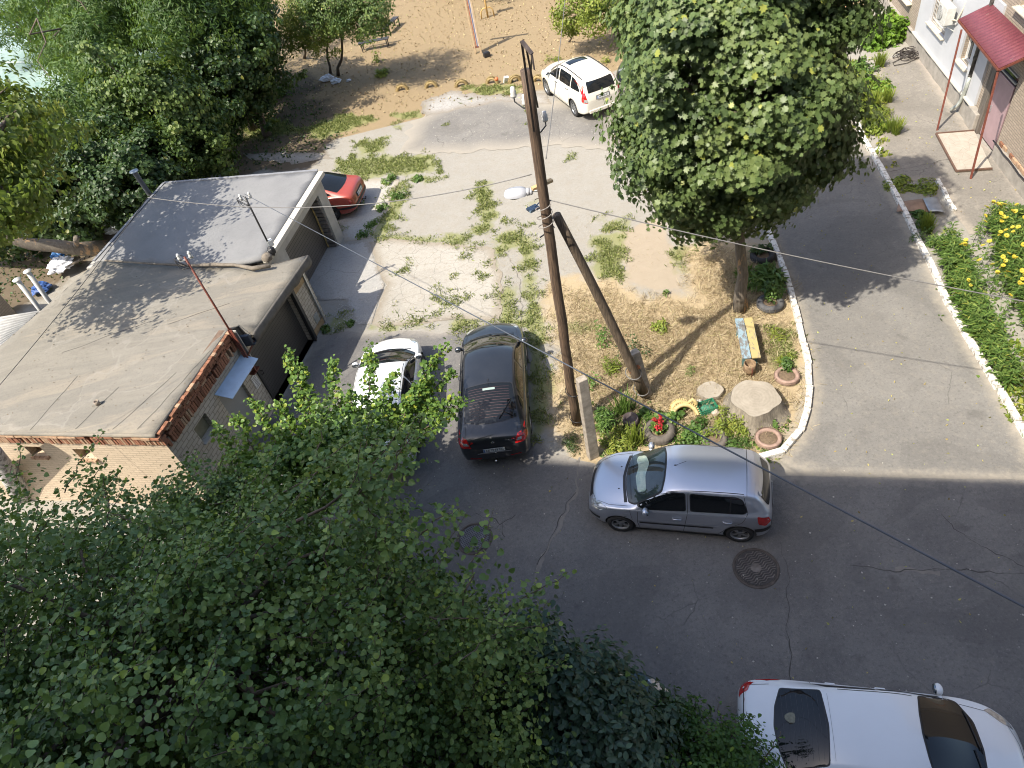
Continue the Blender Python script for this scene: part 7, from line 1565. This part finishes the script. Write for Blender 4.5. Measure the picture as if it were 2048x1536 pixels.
dome('garden_shrub',1757,228,.5,.6,1000,.12,'lance',L_YG,'broad mound of pale leaves beside the lily tufts',147); dome('garden_shrub',1742,180,.5,.6,900,.12,'oval',L_HOP,'bright green mound below the hop bush',148); dome('garden_shrub',1772,258,.4,.55,800,.11,'lance',L_HOP,'green mound at the near end of the strip',149)
dome('garden_shrub',1720,140,.6,.45,400,.12,'oval',L_GRN,'green shrub close to the maple crown by the kerb',38); dome('day_lily',1760,135,.5,.4,200,.5,'blade',L_YG,'thin lily leaves beside the hop bush',39,upright=True)
dome('grass_tuft',1795,372,.16,.45,700,.08,'oval',L_YG,'left half of the small weedy grass plot',40); dome('grass_tuft',1838,378,.14,.55,700,.08,'oval',L_YG,'right half of the small weedy grass plot',41,ry=.4)
dome('garden_shrub',1842,440,.3,.3,320,.11,'oval',L_GRN,'bluish leafy plant below the rusty sheet',42); dome('day_lily',1850,460,.45,.4,220,.45,'blade',L_YG,'pale lily tuft below the rusty sheet',43,upright=True); dome('garden_shrub',1856,485,.45,.3,420,.12,'lance',L_GRN,'feathery green plant near the kerb',44)
dome('weed',1512,930,.1,.1,30,.07,'lance',L_YG,'tiny weed beside the kerb end',45); dome('weed',1555,922,.08,.1,30,.07,'lance',L_YG,'small weed at the corner of the kerb',46)
for i,(x_,y_,n_) in enumerate([(1112,122,200),(1212,126,260),(1098,120,120)]): dome('weed',x_,y_,.35,.25,n_,.10,'lance',L_YG,['yellow tuft in front of the pale suv','yellow-green tuft right of the pale suv roof','small tuft left of the suv bonnet'][i],50+i)
for i,(x_,y_,h_,r_,n_,m_) in enumerate([(768,150,.35,.4,350,L_YG),(757,125,.8,.2,90,L_YG),(520,240,.5,.5,420,L_GRN),(560,190,.6,.5,400,L_GRN),(500,215,.7,.6,500,L_DARK),(545,245,.3,.4,250,L_YG),(440,330,.8,.8,600,L_DARK),(405,345,.6,.6,400,L_GRN)]):
    dome('garden_shrub' if h_>.4 else 'weed',x_,y_,h_,r_,n_,.12,'oval',m_,['yellow weed patch beside the first tyre arch','thin sapling beside the yellow weeds','bushy weeds at the foot of the thicket','green bush at the right foot of the thicket','dark bush in the thicket shade','reddish weeds by the gravel strip','dark bush behind the grey garage roof','green bush above the grey roof corner'][i],60+i)
for i,(x_,y_,h_,r_,n_) in enumerate([(707,412,.3,.3,260),(694,395,.3,.25,200),(795,395,.35,.3,330),(780,365,.4,.3,330),(765,420,.25,.3,260),(745,450,.2,.3,220),(730,470,.2,.3,200),(838,360,.2,.25,260),(655,658,.15,.15,120),(700,650,.15,.15,120)]):
    dome('weed',x_,y_,h_,r_,n_,.08,'oval',L_GRN,['weed clump at the corner of the grey garage','weeds under the red tail','tall green weed at the edge of the garage pad','upper yellowish weed on the garage pad edge','shaded weeds on the pad','shaded weeds below the pad','weeds at the concrete joint','round weed near the green strip','weed at the brick pier','weed in the gravel by the pier'][i],80+i)
# leafy stalks: prototypes then copies
def stalk_mesh(seed,h,mat,n=46,ls=.15):
    rs=np.random.RandomState(seed); t_=rs.rand(n)**.7; a=rs.rand(n)*6.28; P=np.stack([.02*np.cos(a),.02*np.sin(a),.06+t_*h],1); out=np.stack([np.cos(a),np.sin(a),np.zeros(n)],1)
    D=out+np.array([0,0,.15]); N=np.array([0,0,1.0])-out*.2+rs.normal(size=(n,3))*.2
    return P,N,ls*(1.1-.5*t_)*(.8+.4*rs.rand(n)),D,rs
def stalk(seed,h,mat,name,ls=.15,n=46):
    e=empty(name,(0,0,0)); P,N,S,D,rs=stalk_mesh(seed,h,mat,n,ls); leaves('foliage',P,N,S,'lance',mat,e,D=D,rs=rs)
    mb=MB(); mb.tube([(0,0,0),(.01,0,h*.5),(0,.01,h)],.006,5); mb.build('stem',plain('green_stem',(.10,.17,.04),.7),e); return e
protos=[stalk(90+i,.42+.08*i,L_GRN if i%2 else L_STK,'leafy_stalk',.19,48) for i in range(4)]
used=[False]*4
stripA=pxpoly([(1868,500),(1890,478),(1922,525),(1962,640),(2000,705),(2030,790),(1990,775),(1952,700),(1925,650),(1897,590)]); stripB=pxpoly([(1972,455),(1995,430),(2070,440),(2120,760),(2075,710),(2035,640),(2010,590),(1985,530)]); stripC=pxpoly([(1940,470),(2010,410),(2120,440),(2120,620),(2010,600),(1975,560)])
def scatter(poly,n,seed,mind=.1):
    rs=np.random.RandomState(seed); A_=np.array([(p_.x,p_.y) for p_ in poly]); lo,hi=A_.min(0),A_.max(0); out=[]; tries=0
    while len(out)<n and tries<n*60:
        tries+=1; q=lo+rs.rand(2)*(hi-lo)
        if poly_sd(q[None,:],A_)[0]>0.03 and all((q[0]-o[0])**2+(q[1]-o[1])**2>mind**2 for o in out): out.append(q)
    return out
LABA='leafy lance-leaved stalk in the strip along the white kerb'; LABB='leafy stalk in the wide bed under the yellow flowers'
def place(protos,spots,label,group,seed,used,cat='plant',sc=(.85,1.25)):
    rs=np.random.RandomState(seed)
    for q in spots:
        k=rs.randint(len(protos)); o=protos[k] if not used[k] else copy_tree(protos[k]); used[k]=True
        o.location=(q[0],q[1],0); s_=sc[0]+(sc[1]-sc[0])*rs.rand(); o.scale=(s_*1.1,s_*1.1,s_); o.rotation_euler=(rs.normal()*.06,rs.normal()*.06,rs.rand()*6.28); tag(o,label,cat,group)
place(protos,scatter(stripA,150,1,.13),LABA,'leafy stalks along the right kerb',1,used); place(protos,scatter(stripB,140,2,.15),LABB,'leafy stalks in the wide bed',2,used)
# yellow flowers
def flower(seed):
    e=stalk(seed,.75,L_GRN,'yellow_flower',.13,30); rs=np.random.RandomState(seed)
    for k in range(1+seed%3):
        c_=np.array([rs.normal()*.10*(k>0),rs.normal()*.10*(k>0),.80-.1*k*(rs.rand())]); n=26; a=np.arange(n)*6.28/13; nn_=np.array([rs.normal()*.45,rs.normal()*.45-.15,1.0]); nn_/=np.linalg.norm(nn_); e1=np.cross(nn_,[0,1,0]); e1/=np.linalg.norm(e1); e2=np.cross(nn_,e1); D=np.cos(a)[:,None]*e1+np.sin(a)[:,None]*e2+.15*nn_; P=c_+D*.012; P[:,2]+=.012*(np.arange(n)//13)
        leaves('flower_head',P,np.tile(nn_,(n,1))+D*-.2,np.full(n,.030+.012*rs.rand()),'oval',L_PETY,e,D=D).rotation_euler=(0,0,0)
    return e
fp=[flower(100+i) for i in range(4)]; uf=[False]*4
FP=[(1985,400),(1977,416),(1998,412),(2005,408),(1992,404),(2038,405),(2030,418),(2045,425),(1965,432),(1970,442),(2003,428),(2020,432),(1930,480),(2012,455),(2028,450),(1998,470),(2040,462),(2015,478),(1935,500),(1978,490),(2020,500),(2042,492),(2005,515),(2030,518),(1960,520),(1985,530),(2045,540),(2018,545),(1940,555),(1998,548),(2035,570),(2022,590)]
spots=[]
for (x_,y_) in FP: q=U(x_,y_,.85); spots.append((q.x,q.y))
place(fp,spots,'yellow daisy-like flower on a tall stalk in the right bed','yellow flowers in the right bed',5,uf,'flower',(.95,1.15))
# ---- grass and litter (uncountable)
def scatter_np(poly,n,seed,soft_=.25):
    rs=np.random.RandomState(seed); A_=np.array([(p_.x,p_.y) for p_ in poly]); lo,hi=A_.min(0)-.2,A_.max(0)+.2; Q=lo+rs.rand(n*3,2)*(hi-lo); s=poly_sd(Q,A_)
    nz=np.array([mnoise.noise(Vector((x*2.2,y*2.2,seed))) for x,y in Q]); nz2=np.array([mnoise.noise(Vector((x*7,y*7,seed))) for x,y in Q]); k=s+nz*.8+nz2*.25>rs.rand(len(Q))*(soft_*1.2+.12)-.02; return Q[k][:n]
def area(poly):
    A_=[(p_.x,p_.y) for p_ in poly]; return abs(sum(A_[i][0]*A_[(i+1)%len(A_)][1]-A_[(i+1)%len(A_)][0]*A_[i][1] for i in range(len(A_)))/2)
def blades(name,Q,h,shape,mat,label,seed=0,lean=.8,cat=None,z=.0,ww=1,nup=1.0):
    rs=np.random.RandomState(seed); n=len(Q); P=np.stack([Q[:,0],Q[:,1],np.full(n,z)+.02*rs.rand(n)],1); D=rs.normal(size=(n,3))*lean; D[:,2]=abs(D[:,2])*.5+.5*nup; N=rs.normal(size=(n,3)); N[:,2]+=.4
    o=leaves(name,P,N,h*(.5+rs.rand(n)),shape,mat,None,D=D,rnd=np.clip(rs.rand(n),0,.97),rs=rs); return tag(o,label,'grass','' or None,'stuff')
L_GRASS=leafmat('grass_green',[(0,(.12,.155,.045)),(.5,(.22,.26,.08)),(.9,(.35,.37,.15)),(1,(.38,.33,.14))],.3,.6); L_STRAW=leafmat('grass_straw',[(0,(.21,.16,.09)),(.4,(.38,.305,.19)),(.85,(.58,.49,.33)),(1,(.30,.30,.10))],.2,.6,(.5,.4,.2))
QQ=[]
for i,g in enumerate(GREENW):
    s=60+int(area(g)*900); QQ.append(scatter_np(g,s,300+i,.2))
blades('grass',np.concatenate(QQ),.10,'lance',L_GRASS,'patches of short green weeds across the bare yard',1,lean=1.0,ww=1)
blades('dry_grass',scatter_np(STRAW,34000,401,.9),.17,'blade',L_STRAW,'matted dry straw-coloured grass of the garden corner',2,lean=1.6,nup=.35)
t2=leafmat('straw_bits',[(0,(.16,.11,.055)),(.5,(.40,.31,.18)),(.8,(.55,.45,.26)),(1,(.2,.22,.07))],.1,.7,(.4,.3,.2))
fq=scatter_np(pxpoly([(560,0),(600,240),(800,235),(1090,200),(1240,170),(1700,60),(1600,-150),(560,-150)]),16000,402,.4)
blades('leaf_litter',fq,.075,'oval',t2,'dry leaves and straw bits scattered over the field',3,lean=2.0,nup=.1)
fq=scatter_np(SHADE,9000,403,.6); blades('leaf_litter',fq,.10,'oval',L_DARK,'fallen leaves and low weeds under the thicket',4,lean=2.0,nup=.2)
fq=scatter_np(pxpoly([(900,480),(1085,650),(1200,570),(1370,560),(1380,470),(1200,430),(1000,440)]),2500,404,.6); blades('dry_grass',fq,.07,'blade',L_STRAW,'sparse dry blades on the pale earth',5,lean=1.6,nup=.2)
fq=scatter_np(pxpoly([(1880,560),(1950,480),(2100,450),(2200,900),(2060,900)]),1300,405,.3); blades('ground_cover',fq,.09,'oval',L_GRN,'low weeds on the soil of the right flower bed',6,lean=1.2)
fq=scatter_np(pxpoly([(1650,120),(1730,115),(1760,280),(1780,330),(1735,290),(1690,210)]),3500,406,.3); blades('ground_cover',fq,.11,'oval',L_YG,'weeds on the narrow strip behind the kerb',7,lean=1.2)
fq=scatter_np(pxpoly([(1180,800),(1300,820),(1450,840),(1580,850),(1560,900),(1530,915),(1300,905),(1190,915)]),5200,407,.3); blades('ground_cover',fq,.07,'oval',L_GRN,'low green cover of the flower bed above the silver hatchback',8,lean=1.2)
fq=scatter_np(pxpoly([(1985,790),(2075,900),(2200,900),(2100,640),(2020,700)]),3000,408,.3); blades('ground_cover',fq,.10,'oval',L_YG,'weeds at the near end of the right bed',9,lean=1.2)
def thin_edge(seed): pass
rs=np.random.RandomState(77); fq=np.concatenate([scatter_np(pxpoly(drive),420,410,.1),scatter_np(pxpoly(yard),380,411,.1),scatter_np(pxpoly(pave),200,412,.1)])
blades('fallen_leaves',fq,.045,'oval',leafmat('fallen_leaf',[(0,(.25,.18,.08)),(.5,(.42,.36,.14)),(.9,(.35,.38,.12)),(1,(.12,.09,.05))],.1,.7),'small fallen leaves scattered over the asphalt',12,lean=2.5,nup=.05,z=.016)
bvr=BVHTree.FromPolygons([v.co+Vector(g2.location) for v in r2.data.vertices],[tuple(q_.vertices) for q_ in r2.data.polygons]); rp_=[]
for _ in range(900):
    h_=bvr.ray_cast(Vector((rs.uniform(-16,-5),rs.uniform(11,22),9)),Vector((0,0,-1)))[0]
    if h_ and mnoise.noise(h_*.8)>-.15: rp_.append((h_.x,h_.y,h_.z+.012))
rp_=np.array(rp_); n=len(rp_); D=rs.normal(size=(n,3)); D[:,2]*=.1
tag(leaves('roof_litter',rp_,rs.normal(size=(n,3))*.15+np.array([0,0,1]),.04*(.4+rs.rand(n)),'oval',plain('dry_brown_leaf',(.17,.14,.10),.9,var=.5,scale=5),None,D=D,rs=rs),'dry leaves and twigs scattered over the felt roof','litter',kind='stuff')
# white flecks: grit and small stones on hard ground
rs=np.random.RandomState(12); Q=[]
for poly,n_ in ((pxpoly([(680,600),(740,600),(730,655),(665,655)]),900),(pxpoly([(738,484),(985,498),(1000,640),(750,650)]),700),(pxpoly(yard),900),(pxpoly([(840,190),(1100,190),(1240,290),(870,306)]),500)): Q.append(scatter_np(poly,n_,500+n_,.3))
Q=np.concatenate(Q); n=len(Q); Vt=[];Ft=[]
base_=np.array([(1,0,0),(0,1,0),(-1,0,0),(0,-1,0),(0,0,.8)]); s=(.006+.014*rs.rand(n)**3)
V=(base_[None]*s[:,None,None]*(1+.5*rs.rand(n,5,1)))+np.stack([Q[:,0],Q[:,1],np.full(n,.017)],1)[:,None,:]; F=(np.array([(0,1,4),(1,2,4),(2,3,4),(3,0,4)])[None]+(np.arange(n)*5)[:,None,None]).reshape(-1,3)
tag(np_mesh('grit',V.reshape(-1,3),F,plain('grit_stone',(.40,.38,.34),.9,var=.3,scale=3)),'scattered grit and small stones on the hard ground','grit',kind='stuff')
